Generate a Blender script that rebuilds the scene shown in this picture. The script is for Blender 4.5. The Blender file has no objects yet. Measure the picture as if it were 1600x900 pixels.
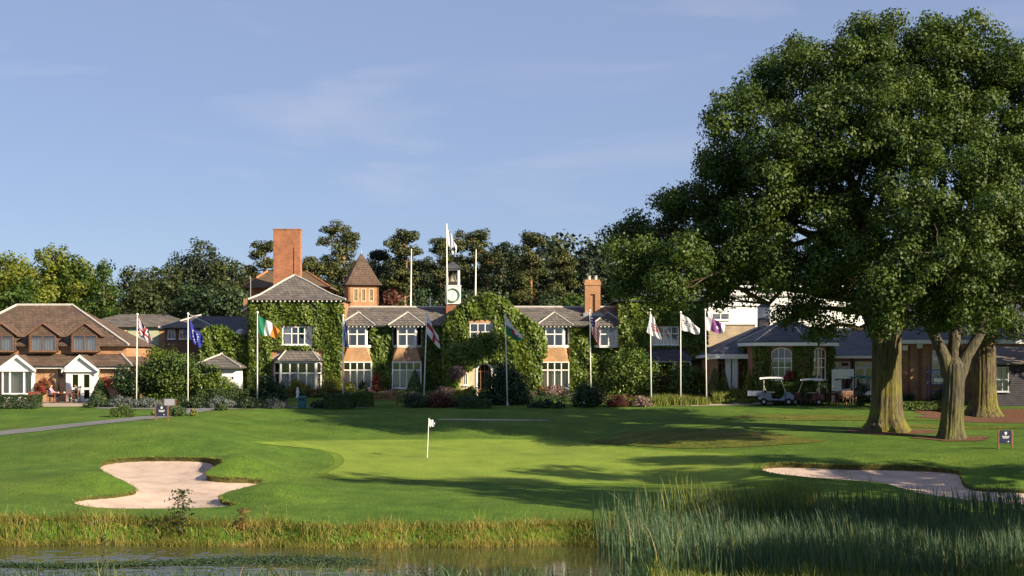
import bpy, bmesh, math, random
import numpy as np
from mathutils import Vector, Matrix
from mathutils.geometry import delaunay_2d_cdt

# ------------------------------------------------------------------ scene, camera, light
S = bpy.context.scene
COL = S.collection
R = math.radians
FPX, HOR, ZC = 2400.0, 560.0, 2.75          # focal length in photo pixels, horizon row, eye height
cam_d = bpy.data.cameras.new('camera'); cam = bpy.data.objects.new('camera', cam_d); COL.objects.link(cam)
cam.location = (0, 0, ZC); cam.rotation_euler = (R(90), 0, 0)
cam_d.sensor_width = 36; cam_d.lens = 36*FPX/1600; cam_d.shift_y = (HOR-450)/1600
cam_d.clip_start = 0.5; cam_d.clip_end = 5000
S.camera = cam
SUN_AZ, SUN_EL = R(57), R(25.5)               # azimuth measured from behind the camera towards the right
sun_dir = Vector((math.sin(SUN_AZ)*math.cos(SUN_EL), -math.cos(SUN_AZ)*math.cos(SUN_EL), math.sin(SUN_EL)))
sl = bpy.data.lights.new('sun', 'SUN'); sl.energy = 4.9; sl.angle = R(0.5); sl.color = (1.0, 0.85, 0.62)
so = bpy.data.objects.new('sun', sl); COL.objects.link(so)
so.rotation_euler = sun_dir.to_track_quat('Z', 'Y').to_euler(); so.location = (60, -40, 60)
w = bpy.data.worlds.new('World'); S.world = w; w.use_nodes = True
nt = w.node_tree; nt.nodes.clear()
out = nt.nodes.new('ShaderNodeOutputWorld'); bg = nt.nodes.new('ShaderNodeBackground')
sky = nt.nodes.new('ShaderNodeTexSky'); sky.sky_type = 'NISHITA'; sky.sun_disc = False
sky.sun_elevation = SUN_EL; sky.sun_rotation = math.atan2(sun_dir.x, sun_dir.y)
sky.air_density = 0.75; sky.dust_density = 0.1; sky.ozone_density = 3.5; sky.altitude = 0
# thin wisps of cirrus, the same all round the sky
tc = nt.nodes.new('ShaderNodeTexCoord'); mp = nt.nodes.new('ShaderNodeMapping')
mp.inputs['Scale'].default_value = (3.2, 3.2, 17); mp.inputs['Rotation'].default_value = (0.05, 0.04, 0)
nz = nt.nodes.new('ShaderNodeTexNoise'); nz.inputs['Scale'].default_value = 1.5; nz.inputs['Detail'].default_value = 7
nz.inputs['Distortion'].default_value = 0.6
rp = nt.nodes.new('ShaderNodeValToRGB'); rp.color_ramp.elements[0].position = 0.56; rp.color_ramp.elements[1].position = 0.80
rp.color_ramp.elements[0].color = (0, 0, 0, 1); rp.color_ramp.elements[1].color = (0.26, 0.26, 0.26, 1)
mx = nt.nodes.new('ShaderNodeMix'); mx.data_type = 'RGBA'
mx.inputs[7].default_value = (4.6, 4.4, 4.9, 1)
nt.links.new(tc.outputs['Generated'], mp.inputs[0]); nt.links.new(mp.outputs[0], nz.inputs['Vector'])
nt.links.new(nz.outputs['Fac'], rp.inputs[0]); nt.links.new(rp.outputs[0], mx.inputs[0])
veil = nt.nodes.new('ShaderNodeMix'); veil.data_type = 'RGBA'; veil.inputs[0].default_value = 0.7; veil.inputs[7].default_value = (1.88, 2.2, 3.3, 1)   # thin even high haze over the whole sky
nt.links.new(sky.outputs[0], veil.inputs[6]); nt.links.new(veil.outputs[2], mx.inputs[6]); nt.links.new(mx.outputs[2], bg.inputs[0]); nt.links.new(bg.outputs[0], out.inputs[0])
bg.inputs[1].default_value = 0.08
S.view_settings.view_transform = 'Standard'; S.view_settings.look = 'None'
S.view_settings.exposure = 1.1; S.view_settings.gamma = 1
S.render.engine = 'CYCLES'
S.cycles.max_bounces = 6; S.cycles.transparent_max_bounces = 12

# ------------------------------------------------------------------ helpers
def W(px, row, Y):
    "photo pixel at depth Y -> world point"
    return Vector(((px-800)/FPX*Y, Y, ZC-(row-HOR)/FPX*Y))
def XP(px, Y): return (px-800)/FPX*Y
def ZR(row, Y): return ZC-(row-HOR)/FPX*Y

ORIG = {}
def origin_of(o): return ORIG.get(o.name, Vector((0, 0, 0))) if o else Vector((0, 0, 0))
def tag(o, label=None, cat=None, group=None, kind=None):
    if label: o['label'] = label
    if cat: o['category'] = cat
    if group: o['group'] = group
    if kind: o['kind'] = kind
    return o
def thing(name, label, cat, loc, group=None):
    o = bpy.data.objects.new(name, None); COL.objects.link(o); o.location = loc; o.empty_display_size = 0.3
    ORIG[o.name] = Vector(loc)
    return tag(o, label, cat, group)
def link(name, me, parent=None):
    o = bpy.data.objects.new(name, me); COL.objects.link(o)
    if parent:
        o.parent = parent; ORIG[o.name] = origin_of(parent)
    return o

class MB:
    "collects faces; build() links them as one mesh object"
    def __init__(s): s.v = []; s.f = []; s.m = []
    def add(s, vs, fs, m=0):
        b = len(s.v); s.v += [tuple(p) for p in vs]
        for f in fs: s.f.append([b+i for i in f]); s.m.append(m)
        return s
    def box(s, x0, x1, y0, y1, z0, z1, m=0):
        return s.add([(x0,y0,z0),(x1,y0,z0),(x1,y1,z0),(x0,y1,z0),(x0,y0,z1),(x1,y0,z1),(x1,y1,z1),(x0,y1,z1)],
              [(3,2,1,0),(4,5,6,7),(0,1,5,4),(1,2,6,5),(2,3,7,6),(3,0,4,7)], m)
    def fbox(s, fr, a0, a1, b0, b1, z0, z1, m=0):
        "box in a wall frame: a along the wall, b outwards, z up"
        P = lambda a, b, z: fr.p(a, b, z)
        return s.add([P(a0,b1,z0),P(a1,b1,z0),P(a1,b0,z0),P(a0,b0,z0),P(a0,b1,z1),P(a1,b1,z1),P(a1,b0,z1),P(a0,b0,z1)],
              [(3,2,1,0),(4,5,6,7),(0,1,5,4),(1,2,6,5),(2,3,7,6),(3,0,4,7)], m)
    def slab(s, poly, th=.08, d=(0,0,-1), m=0):
        n = len(poly); top = [Vector(p) for p in poly]; bot = [p+Vector(d)*th for p in top]
        nn = (top[1]-top[0]).cross(top[2]-top[0])
        if nn.dot(Vector(d)) > 0: top.reverse(); bot.reverse()
        return s.add(top+bot, [tuple(range(n)), tuple(range(2*n-1, n-1, -1))]+[(i, i+n, (i+1)%n+n, (i+1)%n) for i in range(n)], m)
    def tube(s, pts, rad, n=8, m=0, cap=True):
        pts = [Vector(p) for p in pts]; k = len(pts)
        if not hasattr(rad, '__len__'): rad = [rad]*k
        t = (pts[1]-pts[0]).normalized(); u = t.orthogonal().normalized(); vs = []
        for i in range(k):
            t2 = (pts[min(i+1, k-1)]-pts[max(i-1, 0)]).normalized()
            u = (u-t2*u.dot(t2)).normalized(); vv = t2.cross(u)
            for j in range(n):
                a = 2*math.pi*j/n; vs.append(pts[i]+(u*math.cos(a)+vv*math.sin(a))*rad[i])
        fs = [(i*n+j, i*n+(j+1)%n, (i+1)*n+(j+1)%n, (i+1)*n+j) for i in range(k-1) for j in range(n)]
        if cap: fs += [tuple(range(n-1, -1, -1)), tuple(range((k-1)*n, k*n))]
        return s.add(vs, fs, m)
    def lathe(s, prof, c, n=16, m=0, ang=0):
        c = Vector(c); vs = []
        for r, z in prof:
            for j in range(n):
                a = 2*math.pi*j/n+ang; vs.append(c+Vector((r*math.cos(a), r*math.sin(a), z)))
        k = len(prof)
        fs = [(i*n+j, i*n+(j+1)%n, (i+1)*n+(j+1)%n, (i+1)*n+j) for i in range(k-1) for j in range(n)]
        fs += [tuple(range(n-1, -1, -1)), tuple(range((k-1)*n, k*n))]
        return s.add(vs, fs, m)
    def build(s, name, mat, parent=None, smooth=False, bevel=0):
        o0 = origin_of(parent); me = bpy.data.meshes.new(name)
        me.from_pydata([(p[0]-o0.x, p[1]-o0.y, p[2]-o0.z) for p in s.v], [], s.f)
        mats = mat if isinstance(mat, (list, tuple)) else [mat]
        for mm in mats: me.materials.append(mm)
        if len(mats) > 1: me.polygons.foreach_set('material_index', s.m)
        if smooth: me.polygons.foreach_set('use_smooth', [True]*len(me.polygons))
        me.update(); o = link(name, me, parent)
        if bevel:
            b = o.modifiers.new('bevel', 'BEVEL'); b.width = bevel; b.segments = 2; b.limit_method = 'ANGLE'
        return o
class Frame:
    def __init__(s, o, ang=0):
        s.o = Vector(o); s.u = Vector((math.cos(ang), math.sin(ang), 0)); s.n = Vector((math.sin(ang), -math.cos(ang), 0))
    def p(s, a, b, z): return s.o+s.u*a+s.n*b+Vector((0, 0, z))

def np_mesh(name, V, F, mats, parent=None, tint=None, kind=None, smooth=False):
    "mesh from numpy arrays, all faces with the same corner count"
    o0 = np.array(origin_of(parent)); V = np.asarray(V, float)-o0; F = np.asarray(F, np.int32)
    me = bpy.data.meshes.new(name); me.vertices.add(len(V)); me.vertices.foreach_set('co', V.ravel().astype(np.float32))
    k = F.shape[1]; me.loops.add(F.size); me.loops.foreach_set('vertex_index', F.ravel())
    me.polygons.add(len(F)); me.polygons.foreach_set('loop_start', np.arange(0, F.size, k, dtype=np.int32))
    me.update(calc_edges=True)
    if tint is not None:
        at = me.attributes.new('tint', 'FLOAT', 'POINT'); at.data.foreach_set('value', np.asarray(tint, np.float32))
    if smooth: me.polygons.foreach_set('use_smooth', np.ones(len(F), bool))
    for mm in (mats if isinstance(mats, (list, tuple)) else [mats]): me.materials.append(mm)
    o = link(name, me, parent)
    if kind: o['kind'] = kind
    return o
def unit(v): return v/np.maximum(np.linalg.norm(v, axis=1, keepdims=True), 1e-9)
def sph(rng, n): return unit(rng.normal(size=(n, 3)))
def leaves(name, P, N, size, mat, parent, rng, tint=None, aspect=.62, kind=None, droop=0.0):
    n = len(P); N = unit(N); t = unit(np.cross(N, rng.normal(size=(n, 3)))); 
    if droop: t[:, 2] -= droop; t = unit(t)
    b = np.cross(N, t); s = (size*rng.uniform(.65, 1.35, n))[:, None]
    V = np.empty((n, 4, 3)); V[:, 0] = P-t*s*.5; V[:, 2] = P+t*s*.5
    V[:, 1] = P+b*s*aspect*.5+N*s*.16-t*s*.05; V[:, 3] = P-b*s*aspect*.5+N*s*.16-t*s*.05
    if tint is None: tint = rng.uniform(0, 1, n)
    return np_mesh(name, V.reshape(-1, 3), np.arange(4*n).reshape(n, 4), mat, parent, np.repeat(tint, 4), kind)
def clumps(rng, C, Rr, per, squash=.8, up=.25, rough=.7, total=None):
    "leaf positions and normals round clump centres"
    C = np.asarray(C, float); Rr = np.asarray(Rr, float)
    if total: per = total/len(C)
    idx = np.repeat(np.arange(len(C)), np.maximum(3, (per*(Rr/Rr.mean())**2)).astype(int))
    d = sph(rng, len(idx)); r = Rr[idx]*rng.uniform(.45, 1.08, len(idx))
    off = d*r[:, None]; off[:, 2] *= squash
    N = d+rng.normal(size=d.shape)*rough*.6+np.array([0, 0, up])
    ct = rng.uniform(0, 1, len(C))
    return C[idx]+off, N, np.clip(.55*ct[idx]+.45*rng.uniform(0, 1, len(idx)), 0, 1)
def inpoly(px, py, poly):
    px = np.asarray(px); py = np.asarray(py); c = np.zeros(px.shape, bool); n = len(poly); j = n-1
    for i in range(n):
        xi, yi = poly[i][0], poly[i][1]; xj, yj = poly[j][0], poly[j][1]
        k = ((yi > py) != (yj > py)) & (px < (xj-xi)*(py-yi)/((yj-yi) if yj != yi else 1e-12)+xi); c ^= k; j = i
    return c
def spline(pts, per=6, closed=True):
    P = [Vector((p[0], p[1], 0)) for p in pts]; n = len(P); o = []
    for i in range(n if closed else n-1):
        a, b, c, d = (P[(i-1) % n], P[i], P[(i+1) % n], P[(i+2) % n]) if closed else (P[max(i-1, 0)], P[i], P[i+1], P[min(i+2, n-1)])
        for k in range(per):
            t = k/per
            q = .5*((2*b)+(c-a)*t+(2*a-5*b+4*c-d)*t*t+(3*b-a-3*c+d)*t**3); o.append((q.x, q.y))
    if not closed: o.append((P[-1].x, P[-1].y))
    return o

# ------------------------------------------------------------------ materials
def new_mat(name):
    m = bpy.data.materials.new(name); m.use_nodes = True; t = m.node_tree; t.nodes.clear()
    o = t.nodes.new('ShaderNodeOutputMaterial'); return m, t, o
def nd(t, kind, **kw):
    n = t.nodes.new(kind)
    for k, v in kw.items(): setattr(n, k, v)
    return n
def ramp(t, fac, cols, pos=None):
    r = nd(t, 'ShaderNodeValToRGB'); e = r.color_ramp.elements
    pos = pos or [i/(len(cols)-1) for i in range(len(cols))]
    while len(e) < len(cols): e.new(.5)
    for i, (c, p) in enumerate(zip(cols, pos)): e[i].position = p; e[i].color = (*c, 1)
    t.links.new(fac, r.inputs[0]); return r.outputs[0]
def noise(t, scale, detail=4, vec=None, rough=.55):
    n = nd(t, 'ShaderNodeTexNoise'); n.inputs['Scale'].default_value = scale; n.inputs['Detail'].default_value = detail
    n.inputs['Roughness'].default_value = rough
    if vec is None:
        g = nd(t, 'ShaderNodeNewGeometry'); vec = g.outputs['Position']
    t.links.new(vec, n.inputs['Vector']); return n.outputs['Fac']
def mixc(t, fac, a, b, mode='MIX'):
    m = nd(t, 'ShaderNodeMix', data_type='RGBA', blend_type=mode)
    for sock, v in ((m.inputs[0], fac), (m.inputs[6], a), (m.inputs[7], b)):
        if isinstance(v, (int, float)): sock.default_value = v
        elif isinstance(v, tuple): sock.default_value = (*v, 1)
        else: t.links.new(v, sock)
    return m.outputs[2]
def bsdf(t, o, col, rough=.8, bump=None, bstr=.3, bdist=.02, spec=.3, metal=0):
    b = nd(t, 'ShaderNodeBsdfPrincipled'); b.inputs['Roughness'].default_value = rough
    b.inputs['Specular IOR Level'].default_value = spec; b.inputs['Metallic'].default_value = metal
    if isinstance(col, tuple): b.inputs['Base Color'].default_value = (*col, 1)
    else: t.links.new(col, b.inputs['Base Color'])
    if bump is not None:
        bp = nd(t, 'ShaderNodeBump'); bp.inputs['Strength'].default_value = bstr; bp.inputs['Distance'].default_value = bdist
        t.links.new(bump, bp.inputs['Height']); t.links.new(bp.outputs[0], b.inputs['Normal'])
    t.links.new(b.outputs[0], o.inputs['Surface']); return b
def plain(name, col, rough=.6, var=.12, scale=3, spec=.3, metal=0, bump=.1):
    m, t, o = new_mat(name); n = noise(t, scale, 5)
    c = ramp(t, n, [tuple(x*(1-var) for x in col), tuple(min(1, x*(1+var)) for x in col)], [.3, .7])
    n2 = noise(t, scale*12, 3); bsdf(t, o, c, rough, n2, bump, .01, spec, metal); return m
def leafmat(name, dark, light, trans=.22, rough=.55, extra=None):
    m, t, o = new_mat(name); a = nd(t, 'ShaderNodeAttribute', attribute_name='tint')
    cols = [dark, tuple((x+y)/2 for x, y in zip(dark, light)), light]; pos = [0, .55, 1]
    if extra: cols.append(extra); pos = [0, .5, .9, 1]
    c = ramp(t, a.outputs['Fac'], cols, pos)
    b = nd(t, 'ShaderNodeBsdfPrincipled'); b.inputs['Roughness'].default_value = rough; b.inputs['Specular IOR Level'].default_value = .35
    t.links.new(c, b.inputs['Base Color'])
    tr = nd(t, 'ShaderNodeBsdfTranslucent'); c2 = mixc(t, 1.0, c, (1.25, 1.2, .5), 'MULTIPLY'); t.links.new(c2, tr.inputs['Color'])
    ms = nd(t, 'ShaderNodeMixShader'); ms.inputs[0].default_value = trans
    t.links.new(b.outputs[0], ms.inputs[1]); t.links.new(tr.outputs[0], ms.inputs[2]); t.links.new(ms.outputs[0], o.inputs['Surface']); return m
def wall_vec(t, zs=1.0):
    g = nd(t, 'ShaderNodeNewGeometry'); sx = nd(t, 'ShaderNodeSeparateXYZ'); t.links.new(g.outputs['Position'], sx.inputs[0])
    ad = nd(t, 'ShaderNodeMath', operation='ADD'); t.links.new(sx.outputs[0], ad.inputs[0]); t.links.new(sx.outputs[1], ad.inputs[1])
    mu = nd(t, 'ShaderNodeMath', operation='MULTIPLY'); mu.inputs[1].default_value = zs; t.links.new(sx.outputs[2], mu.inputs[0])
    cb = nd(t, 'ShaderNodeCombineXYZ'); t.links.new(ad.outputs[0], cb.inputs[0]); t.links.new(mu.outputs[0], cb.inputs[1]); return cb.outputs[0]
def brickmat(name, c1, c2, mortar, bw=.225, rh=.075, zs=1.0, ms=.011, patch=None, bump=.5, rough=.85, streak=0):
    m, t, o = new_mat(name); v = wall_vec(t, zs)
    b = nd(t, 'ShaderNodeTexBrick'); t.links.new(v, b.inputs['Vector']); b.inputs['Scale'].default_value = 1
    b.inputs['Brick Width'].default_value = bw; b.inputs['Row Height'].default_value = rh; b.inputs['Mortar Size'].default_value = ms
    b.inputs['Color1'].default_value = (*c1, 1); b.inputs['Color2'].default_value = (*c2, 1); b.inputs['Mortar'].default_value = (*mortar, 1)
    b.inputs['Bias'].default_value = -.1
    c = b.outputs['Color']; n = noise(t, 1.3, 6); c = mixc(t, 1.0, c, ramp(t, n, [(.72,.72,.74),(1.15,1.12,1.08)], [.3,.7]), 'MULTIPLY')
    if patch: n2 = noise(t, 2.2, 8, rough=.7); c = mixc(t, ramp(t, n2, [(0,0,0),(.8,.8,.8)], [.5,.72]), c, patch)
    inv = nd(t, 'ShaderNodeMath', operation='SUBTRACT'); inv.inputs[0].default_value = 1; t.links.new(b.outputs['Fac'], inv.inputs[1])
    bsdf(t, o, c, rough, inv.outputs[0], bump, .012); return m
def glassmat():
    m, t, o = new_mat('window_glass'); lw = nd(t, 'ShaderNodeLayerWeight'); lw.inputs[0].default_value = .45
    tr = nd(t, 'ShaderNodeBsdfTransparent'); tr.inputs[0].default_value = (.95, .96, .97, 1)
    gl = nd(t, 'ShaderNodeBsdfGlossy'); gl.inputs['Roughness'].default_value = .03
    mr = nd(t, 'ShaderNodeMapRange'); mr.inputs[3].default_value = .04; mr.inputs[4].default_value = .9; t.links.new(lw.outputs['Fresnel'], mr.inputs[0])
    ms = nd(t, 'ShaderNodeMixShader'); t.links.new(mr.outputs[0], ms.inputs[0]); t.links.new(tr.outputs[0], ms.inputs[1]); t.links.new(gl.outputs[0], ms.inputs[2])
    t.links.new(ms.outputs[0], o.inputs['Surface']); return m
M = {}
M['glass'] = glassmat()
M['white'] = plain('white_paint', (.80, .79, .76), .5, .05, 1.5)
M['whitewall'] = plain('white_render', (.84, .84, .84), .8, .08, .6)
M['cream'] = plain('cream_render', (.62, .50, .33), .85, .1, 1.2)
M['brick'] = brickmat('orange_brick', (.46,.215,.095), (.34,.14,.06), (.40,.31,.22))
M['brick_tan'] = brickmat('tan_brick', (.52,.29,.135), (.42,.20,.09), (.45,.36,.26))
M['brick_red'] = brickmat('red_brick', (.42,.15,.065), (.30,.095,.045), (.38,.25,.17), patch=(.20,.085,.05))
M['brick_dark'] = brickmat('dark_red_brick', (.27,.10,.06), (.20,.07,.045), (.25,.18,.14))
M['slate'] = brickmat('grey_roof_tile', (.17,.152,.138), (.098,.088,.084), (.05,.047,.047), .34, .19, 1.0, .02, (.19,.16,.12), .9, .8)
M['brown_tile'] = brickmat('brown_roof_tile', (.135,.088,.063), (.09,.062,.048), (.052,.038,.03), .34, .19, 1.0, .016, (.17,.12,.085), .8, .85)
M['moss_tile'] = brickmat('mossy_roof_tile', (.17,.105,.06), (.12,.08,.05), (.06,.045,.03), .27, .16, 1.0, .012, (.16,.14,.06), .8, .85)
M['blue_slate'] = brickmat('blue_slate', (.085,.085,.10), (.06,.062,.078), (.035,.035,.045), .3, .2, 1.0, .014, None, .6, .6)
M['hip'] = plain('mortar_cap', (.48, .45, .41), .85, .15, 4)
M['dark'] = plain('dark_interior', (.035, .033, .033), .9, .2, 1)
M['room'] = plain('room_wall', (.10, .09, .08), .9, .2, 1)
M['curtain'] = plain('net_curtain', (.82, .80, .77), .9, .12, 6)
M['curtain_grey'] = plain('grey_curtain', (.45, .47, .50), .9, .15, 6)
M['steel'] = plain('galvanised_steel', (.45, .46, .48), .4, .1, 5, .5, .5)
M['black'] = plain('black_metal', (.025, .025, .028), .45, .2, 5)
M['wood'] = plain('teak', (.20, .10, .055), .6, .25, 6)
M['wood_red'] = plain('red_brown_wood', (.20, .06, .04), .6, .25, 6)
M['terracotta'] = plain('terracotta', (.45, .18, .09), .8, .15, 5)
M['gold'] = plain('bell_bronze', (.55, .50, .28), .4, .1, 8, .5, .4)
M['oak'] = leafmat('oak_leaf', (.024,.052,.010), (.100,.152,.022), .25)
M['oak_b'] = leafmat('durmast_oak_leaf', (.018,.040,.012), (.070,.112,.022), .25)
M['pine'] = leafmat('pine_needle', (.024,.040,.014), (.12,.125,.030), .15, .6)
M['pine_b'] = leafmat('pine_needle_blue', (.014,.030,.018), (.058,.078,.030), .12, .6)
M['lime'] = leafmat('ash_leaf', (.07,.11,.012), (.25,.265,.030), .3)
M['green'] = leafmat('beech_leaf', (.025,.060,.010), (.095,.150,.020), .3)
M['dull'] = leafmat('willow_leaf', (.022,.042,.014), (.090,.105,.032), .25)
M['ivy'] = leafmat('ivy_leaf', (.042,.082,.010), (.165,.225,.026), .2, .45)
M['yew'] = leafmat('yew_needle', (.022,.048,.014), (.075,.115,.028), .1)
M['box'] = leafmat('box_leaf', (.032,.070,.014), (.125,.175,.032), .15)
M['laurel'] = leafmat('laurel_leaf', (.036,.080,.013), (.155,.210,.032), .15, .35)
M['darkshrub'] = leafmat('dark_shrub_leaf', (.016,.038,.016), (.062,.098,.034), .15)
M['silver'] = leafmat('lavender_leaf', (.07,.09,.08), (.16,.185,.17), .1, .8)
M['yellow'] = leafmat('golden_leaf', (.10,.12,.015), (.30,.30,.05), .25)
M['bronze'] = leafmat('bronze_leaf', (.06,.055,.015), (.24,.13,.04), .25, .5, (.34,.12,.04))
M['redleaf'] = leafmat('purple_leaf', (.06,.018,.016), (.15,.055,.035), .2)
M['redflower'] = leafmat('red_flower', (.08,.09,.02), (.46,.05,.06), .2, .6, (.55,.10,.16))
M['pinkflower'] = leafmat('pink_flower', (.06,.10,.03), (.42,.24,.28), .2, .6, (.60,.45,.48))
M['whiteflower'] = leafmat('white_flower_bush', (.014,.035,.012), (.05,.085,.025), .15, .6, (.7,.66,.6))
M['grassy'] = leafmat('grass_tuft', (.07,.11,.015), (.24,.26,.05), .25)
M['reed'] = leafmat('reed_blade', (.030,.074,.044), (.112,.180,.084), .35, .5, (.30,.26,.10))
M['bank'] = leafmat('dry_bank_grass', (.12,.14,.022), (.37,.33,.085), .35, .6, (.42,.29,.11))
def barkmat(name, a, b, moss):
    m, t, o = new_mat(name); g = nd(t, 'ShaderNodeNewGeometry'); mp_ = nd(t, 'ShaderNodeMapping'); mp_.inputs['Scale'].default_value = (7, 7, .9)
    t.links.new(g.outputs['Position'], mp_.inputs[0]); n = noise(t, 1.4, 7, mp_.outputs[0], .65)
    c = ramp(t, n, [a, b], [.35, .68]); n2 = noise(t, .8, 4)
    sx = nd(t, 'ShaderNodeSeparateXYZ'); t.links.new(g.outputs['Position'], sx.inputs[0])
    mr = nd(t, 'ShaderNodeMapRange'); mr.inputs[1].default_value = 4.2; mr.inputs[2].default_value = -.9; t.links.new(sx.outputs[2], mr.inputs[0])
    mu = nd(t, 'ShaderNodeMath', operation='MULTIPLY'); t.links.new(mr.outputs[0], mu.inputs[0]); t.links.new(ramp(t, n2, [(0,0,0),(1,1,1)], [.38,.62]), mu.inputs[1])
    c = mixc(t, mu.outputs[0], c, ramp(t, n, [tuple(x*.45 for x in moss), moss], [.35, .65])) 
    bsdf(t, o, c, .95, n, 1.0, .12); return m
M['bark'] = barkmat('oak_bark', (.035,.028,.018), (.17,.13,.078), (.20,.195,.03))
M['bark_grey'] = barkmat('grey_bark', (.035,.030,.024), (.15,.128,.095), (.16,.16,.04))
M['bark_pine'] = plain('pine_bark', (.26, .15, .085), .9, .35, 2.5)
M['stem'] = plain('woody_stem', (.09, .065, .04), .9, .3, 4)
# ------------------------------------------------------------------ terrain
WATER = -4.6
CP = [  # photo pixel, row, depth in metres: points on the ground
 (0,690,88),(150,666,88),(260,660,88),(380,676,88),(450,690,88),(60,735,74),(0,745,73),(60,775,67.5),(250,652,98),
 (420,692,90),(560,690,91),(700,688,92),(900,691,91),(667,716,83),(550,716,83),(800,718,82.5),(950,721,82),(550,747,75.5),(667,749,75),(800,753,74),(950,754,74),(1100,753,74),
 (1100,722,81),(1050,690,88),(1050,671,94),(1200,690,86),(1300,702,82),(1250,640,104),(1450,640,104),(1600,640,104),
 (1385,673,90),(1487,685,86),(1535,649,102),(1570,701,80),(1640,701,80),
 (1190,728,76),(1340,727,76.5),(1500,736,74.5),(1200,741,72.5),(1340,750,71),(1450,771,67.5),(1600,780,66.5),(1570,735,73),(1650,740,72),
 (0,806,62.4),(200,809,62.2),(500,821,61.3),(800,824,61),(950,821,61.2),(1100,814,61.8),(1300,806,62.5),(1600,800,63),
 (160,722,78.5),(350,719,78.5),(250,790,66.3),(420,757,73),(430,790,66),(800,787,66.3),(1100,779,67.2),(620,785,66.5),
 (300,637,106),(500,637,106),(700,637,106),(900,637,106),(1100,636,106),(0,646,103),(150,641,105),(-80,650,102),(-80,700,87),(-80,760,70),(-80,806,62.4),
 (600,655,99),(800,657,98.5),(1000,652,100),(400,655,99),
]
pts = [W(*c) for c in CP]
ctl = [(p.x, p.y, p.z) for p in pts]
for x in (-52, -40, -30, -18, -6, 6, 18, 30, 42, 55):
    for y, z in ((113, -.33 if x > -20 else -.5), (118, 0 if x > -20 else -.42), (126, 0), (140, 0)): ctl.append((x, y, z))
for y, z in ((62, -3.6), (75, -2.6), (88, -1.6), (103, -.9)): ctl += [(52, y, z+.1), (-52, y, z)]
ctl = np.array(ctl)
def tps_u(r2): return np.where(r2 > 1e-12, r2*np.log(np.maximum(r2, 1e-12)), 0)
def tps_fit(c, lam=.4):
    n = len(c); d2 = ((c[:, None, :2]-c[None, :, :2])**2).sum(-1); A = np.zeros((n+3, n+3)); A[:n, :n] = tps_u(d2)+np.eye(n)*lam
    A[:n, n] = 1; A[:n, n+1:] = c[:, :2]; A[n, :n] = 1; A[n+1:, :n] = c[:, :2].T
    return np.linalg.solve(A, np.r_[c[:, 2], 0, 0, 0])
TW = tps_fit(ctl)
def tps(x, y):
    o = np.zeros(x.shape)+TW[-3]+TW[-2]*x+TW[-1]*y
    for i in range(len(ctl)): o += TW[i]*tps_u((x-ctl[i, 0])**2+(y-ctl[i, 1])**2)
    return o
def sst(a, b, x): t = np.clip((x-a)/(b-a), 0, 1); return t*t*(3-2*t)
BUMP = [(375,735,76.5,1.6,2.2,.75),(428,772,69,2.2,2.2,.62),(140,754,71,2.4,2.0,.5),(1575,745,71,2.6,2.2,.45),(1085,724,81,2.2,3.0,.16),(1420,715,78,5,2.0,.25),
        (240,700,82,6,2.2,.15),(1000,676,92,3,2,.12),(820,770,70,7,1.6,.05)]
BUMP = [(XP(a, c), c, sx, sy, h) for a, b, c, sx, sy, h in BUMP]
def bank_y(x): return 60.9+.35*np.sin(x*.35+.6)+.18*np.sin(x*1.1)+sst(-12, -22, x)*.5+sst(2, 14, x)*-1.0
def T(x, y, bumps=True):
    x = np.asarray(x, float); y = np.asarray(y, float); x, y = np.broadcast_arrays(x, y)
    xc = np.clip(x, -52, 52); yc = np.clip(y, 61, 138); z = tps(xc.copy(), yc.copy())
    if bumps:
        for bx, by, sx, sy, h in BUMP: z = z+h*np.exp(-((x-bx)/sx)**2-((y-by)/sy)**2)
        z = z+.035*np.sin(x*.55+y*.23)*np.sin(y*.41-x*.17)*sst(62, 66, y)*(1-sst(104, 112, y))
    k = sst(118, 128, y); z = z*(1-k)
    d = bank_y(x)-y                                         # metres out into the pond
    marsh = sst(2.0, 5.5, x-.12*(y-56)); floor = -5.5*(1-marsh)+(-4.42+.12*np.sin(x*.9)*np.sin(y*.8))*marsh
    z = np.where(d > 0, z+(floor-z)*sst(0, 1.0, d), z)
    near = sst(34, 6, y); z = z*(1-near)+near*(.9)          # near shore, under the camera
    return z
def Ts(x, y, b=True): return float(T(np.array([x]), np.array([y]), b)[0])
_ys = np.arange(52, 121, .1)
_cache = {}
def ground(px, row, ymin=61):
    "where the ray of a photo pixel meets the ground"
    k = round(px, 1)
    if k not in _cache: _cache[k] = HOR+FPX*(ZC-T((px-800)/FPX*_ys, _ys, True))/_ys
    r = _cache[k]; i0 = np.searchsorted(_ys, ymin); idx = np.nonzero(r[i0:] <= row)[0]
    i = i0+(idx[0] if len(idx) else len(_ys)-1-i0)
    Y = _ys[min(i, len(_ys)-1)]; return (XP(px, Y), float(Y))
def gpt(px, row, ymin=61):
    x, y = ground(px, row, ymin); return Vector((x, y, Ts(x, y)))

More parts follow.
